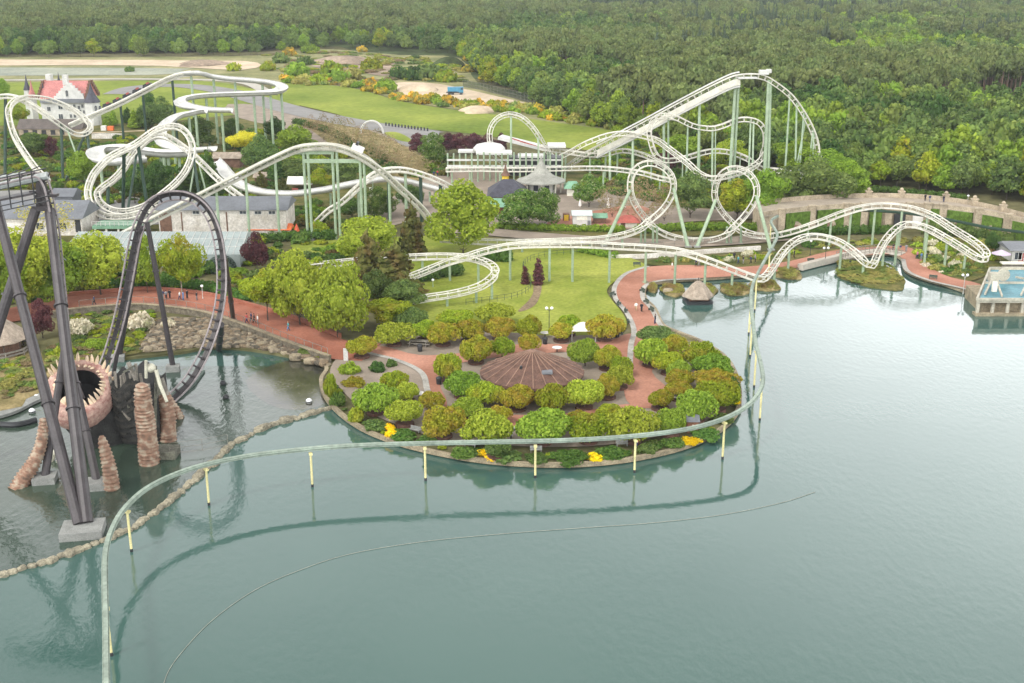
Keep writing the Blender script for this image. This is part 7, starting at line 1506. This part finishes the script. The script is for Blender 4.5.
# lamps
def lamp(x, y, top, label, z=LZ, n=2, m=None):
    c = P(x, y, z); zt_ = PD(x, top, c.y).z; th = thing('street_lamp', label, 'lamp', c); mb = MB(); mb.cyl((c.x, c.y, z - .6), (c.x, c.y, zt_ - .3), .07, .05, 6); mb.cyl((c.x, c.y, z), (c.x, c.y, z + .5), .13, .1, 8); mb.build('pole', m or M['tar'], th)
    for sx in ((-.42, .42) if n == 2 else (0,)):
        mb = MB(); mb.tube([(c.x, c.y, zt_ - .7), (c.x + sx * .6, c.y, zt_ - .45), (c.x + sx, c.y, zt_ - .45)], .035, 5); mb.build('arm', m or M['tar'], th)
        mb = MB(); v, f = ICO2; mb.add([(c.x + sx + q[0] * .27, c.y + q[1] * .27, zt_ - .2 + q[2] * .27) for q in v], [tuple(t) for t in f]); mb.build('globe', M['globe'], th, smooth=True)
lamp(549, 334, 307, 'double globe lamp on the lawn edge behind the pavilion'); lamp(375, 411, 399, 'double globe lamp in front of the wide west rim tree'); lamp(662, 434, 419, 'double globe lamp in front of the round tree by the shed'); lamp(511, 440, 427, 'double globe lamp in the gap of the front row trees')
lamp(963, 294, 274, 'white double lamp on a post in the water by the promenade', z=.1, m=M['white']); lamp(825, 263, 247, 'dark double lamp on the promenade by the thick pale wall'); lamp(810, 256, 240, 'dark lamp on the garden side under the coaster hump', n=1); lamp(433, 288, 279, 'short post with pale green lantern under the helix', n=1, m=M['green']); lamp(203, 300, 285, 'white lantern standing by the planter wall inside the loop', n=1, m=M['white']); lamp(865, 203, 187, 'dark lamp on the terrace beside the oak', n=1); lamp(967, 207, 195, 'slim pale mast on the terrace wall', n=1, m=M['white'])
# flagpoles near the arch
FPz = thing('flagpole', 'pale flagpole with hanging white flag under the exit arch', 'flagpole', P(374, 218)); c = P(374, 218); zt_ = PD(374, 181, c.y).z; mb = MB(); mb.cyl(c, (c.x, c.y, zt_), .1, n=6); mb.build('pole', M['green'], FPz); mb = MB(); mb.box((c.x - .5, c.y, zt_ - 2.6), (.8, .08, 2.2)); mb.build('flag', M['canvas'], FPz)
# benches
def bench(x, y, rz, label, m=None):
    c = P(x, y, LZ + .3); th = thing('bench', label, 'bench', c, 'benches along the paths', rz=rz); th.scale = (.8, .8, .8)
    for nm, cc, sz in (('seat', (0, 0, .45), (1.9, .5, .08)), ('backrest', (0, .25, .75), (1.9, .07, .45)), ('leg', (-.8, 0, .21), (.08, .5, .42)), ('leg', (.8, 0, .21), (.08, .5, .42))):
        mb = MB(); mb.box(cc, sz); o = mb.build(nm, M['benchgreen'] if m is None else m, None); o.parent = th; KIDS.setdefault(th.name, []).append(o)
BN = [(619, 305, 1.2, 'dark bench at the lawn rim beside the brick path, nearest the curve top'), (626, 312, 1.3, 'dark bench at the lawn rim opposite the two walkers'), (628, 322, 1.6, 'dark bench lowest on the lawn rim'), (613, 296, .9, 'dark bench at the lawn rim left of the pond clump'), (637, 266, .1, 'bench at the top bend of the brick path'), (646, 303, -1.2, 'dark bench on the pond rim of the brick path'), (651, 311, -1.2, 'dark bench on the pond rim beside the pond trees'), (642, 292, -1.2, 'bench on the pond rim next to the rocky reed clump'), (811, 262, .2, 'bench backing onto the thick pale promenade wall'), (933, 279, -.4, 'bench at the water rim of the wide promenade'), (619, 334, 2.4, 'bench by the broad rusty tree at the lawn corner'), (468, 341, .1, 'bench behind the brownish planter tree'), (545, 436, .0, 'bench behind the front row under the widest tree'), (470, 447, -.2, 'pale bench facing the lake by the shore hedges'), (536, 452, 0, 'pale bench facing the lake by the central post'), (622, 446, .1, 'pale bench facing the lake below the lime tree'), (415, 432, -.5, 'pale bench facing the lake near the yellow blossom')]
for x, y, r, lab in BN: bench(x, y, r, lab, M['conc'] if 'pale' in lab and 'facing' in lab else None)
# picnic table, bins, tables, tent, shed
PT_ = thing('picnic_table', 'weathered wooden picnic table on the plaza under the olive trees', 'picnic table', P(419, 345)); c = P(419, 345, LZ + .3)
for nm, dx, dy, z, sx, sy in (('tabletop', 0, 0, .75, 3.6, 1.0), ('seat', 0, -.8, .45, 3.6, .35), ('seat', 0, .8, .45, 3.6, .35)): mb = MB(); mb.box((c.x + dx, c.y + dy, c.z + z), (sx, sy, .09), rz=-.2); mb.build(nm, M['greywood'], PT_)
for dx in (-1.3, 1.3): mb = MB(); mb.box((c.x + dx, c.y - dx * .2, c.z + .36), (.12, 1.7, .7), rz=-.2); mb.build('leg', M['greywood'], PT_)
def litter_bin(x, y, label):
    c = P(x, y, LZ + .3); th = thing('litter_bin', label, 'bin', c, 'litter bins'); mb = MB(); mb.lathe([(.36, c.z), (.42, c.z + .9)], (c.x, c.y, 0), 12); mb.build('body', M['tar'], th); mb = MB(); mb.lathe([(.46, c.z + .9), (.4, c.z + 1.05), (.1, c.z + 1.2)], (c.x, c.y, 0), 12); mb.build('lid', M['tar'], th)
for x, y, lab in ((420, 351, 'black litter bin beside the picnic table'), (439, 384, 'black litter bin under the tall olive plaza tree'), (545, 344, 'black litter bin by the white tables behind the pavilion'), (571, 357, 'black litter bin at the pavilion east side'), (617, 337, 'black litter bin by the lawn corner bench')): litter_bin(x, y, lab)
TN = thing('tent', 'white pavilion tent between bronze trees at the lawn edge', 'tent', P(583, 338)); c = P(583, 338, LZ + .3); mb = MB(); r = 2.0; mb.add([(c.x - r, c.y - r, 2.5), (c.x + r, c.y - r, 2.5), (c.x + r, c.y + r, 2.5), (c.x - r, c.y + r, 2.5), (c.x, c.y, 3.5)], [(0, 1, 4), (1, 2, 4), (2, 3, 4), (3, 0, 4), (3, 2, 1, 0)]); mb.build('canopy', M['canvas'], TN)
for a, b in ((-1, -1), (1, -1), (1, 1), (-1, 1)): mb = MB(); mb.cyl((c.x + a * r * .95, c.y + b * r * .95, c.z), (c.x + a * r * .95, c.y + b * r * .95, 2.55), .06, n=6); mb.build('pole', M['white'], TN)
for x, y, lab in ((545, 337, 'white covered round table behind the pavilion by the double lamp'), (557, 352, 'white table beside the pavilion roof'), (419, 398, 'round white table by the rust coloured small tree'), (490, 350, 'small white table at the pavilion west edge'), (701, 373, 'white table inside the east grove'), (676, 401, 'white table between bronze and green trees of the grove')):
    c = P(x, y, LZ + .3); th = thing('table', lab, 'table', c, None); mb = MB(); mb.lathe([(.75, c.z + .72), (.78, c.z + .78), (.1, c.z + .8)], (c.x, c.y, 0), 14); mb.build('tabletop', M['canvas'], th); mb = MB(); mb.cyl(c, (c.x, c.y, c.z + .74), .08, n=6); mb.build('leg', M['tar'], th)
hall('shed', 'small brown wooden shed with pale notice under the two-toned tree', 'shed', 687, 698, 433, 421, 418, 1.8, mat('shed_wood', (.22, .10, .06), .8, .2, 1), M['greyroof'], over=.2, wins=[(694, 427, .5, .6, 'notice', M['cream'])])
g_ = thing('info_panel', 'tall white panel at the island entrance', 'panel', P(346, 362)); mb = MB(); c = P(346, 362); mb.box((c.x, c.y, LZ + 1.1), (.7, .15, 2.2)); mb.build('board', M['white'], g_); mb = MB(); mb.box((c.x, c.y, LZ + .1), (.9, .4, .2)); mb.build('base', M['conc'], g_)
mb = MB()
# rocks on the stony bank
g = np.random.default_rng(5); RK = [(152, 342), (160, 346), (168, 338), (176, 343), (184, 335), (190, 346), (197, 340), (204, 334), (232, 340), (240, 344), (250, 341), (262, 345), (272, 349), (284, 353), (296, 357), (310, 361), (210, 343), (225, 335), (148, 350), (172, 350), (244, 335), (256, 337), (668, 291), (645, 283), (655, 282), (308, 356)]
for i, (x, y) in enumerate(RK):
    o = bpy.data.objects.new('bank_rock', ROCK[i % 6]); o.location = P(x, y, LZ + .1); q = float(g.uniform(.6, 1.5)); o.scale = (q, q, q * .9); o.rotation_euler = (0, 0, float(g.uniform(0, 6))); link(o); set_mat(o, M['quay']); tag(o, 'rugged grey-brown rock lying on the lagoon and pond banks', 'rock', 'rocks on the banks')
# coaster train and bollards
e, p, t, u, s = near(f_f, 356, 152)
TRN = thing('coaster_train', 'small white work car on the crest of the beige lift', 'coaster car', p); q = t.to_track_quat('X', 'Z').to_matrix().to_4x4(); mb = MB(); mb.box(p + u * .9, (2.6, 1.7, 1.1), M=q); mb.build('body', M['canvas'], TRN); mb = MB(); mb.box(p + u * 1.7 - t * .5, (.5, 1.5, .9), M=q); mb.build('seat', M['tar'], TRN)
for i in range(14):
    x = 386 + i * 3.2; y = 126.5 + i * .42; mb = MB(); c = P(x, y); mb.cyl(c, c + Vector((0, 0, 1.3)), .28, n=6); mb.cyl(c + Vector((0, 0, 1.3)), c + Vector((0, 0, 1.5)), .34, .2, 6); tag(mb.build('bollard', M['tar']), 'dark bollard in the row along the car park edge below the grass bank', 'bollard', 'bollards along the car park')
AR = thing('arch', 'slim white half-round arch beside the car park verge', 'arch', P(372, 134)); mb = MB(); c = P(372, 134); mb.tube([c + Vector((4.0 * math.cos(a), 0, 4.6 * math.sin(a))) for a in np.linspace(0, math.pi, 14)], .35, 6); mb.build('hoop', M['white'], AR)
TR2 = thing('market_tent', 'long white tent roof beside the brown conifer at the bobsled finish', 'tent', P(300, 190)); mb = MB(); x0, x1, Y, z = fbox(mb, 288, 312, 191, 184, 5, z0=LZ + 1.6); mb.gable(((x0 + x1) / 2, Y + 2.5, 0), x1 - x0, 5, z, z + 1.6, over=.3); mb.build('canopy', M['canvas'], TR2); mb = MB(); fbox(mb, 292, 298, 192, 188.5, .6); mb.build('counter', M['redroof'], TR2)
hall('shelter', 'brown-grey lean-to walkway roof beside the bobsled bend', 'shelter', 214, 240, 168, 158, 152, 5, M['brown'], M['thatch'])
hall('shelter', 'small thatch coloured roof by the bobsled finish trough', 'shelter', 255, 268, 184, 177, 172, 4, M['brown'], M['thatch'])
print('objects', len(bpy.data.objects))
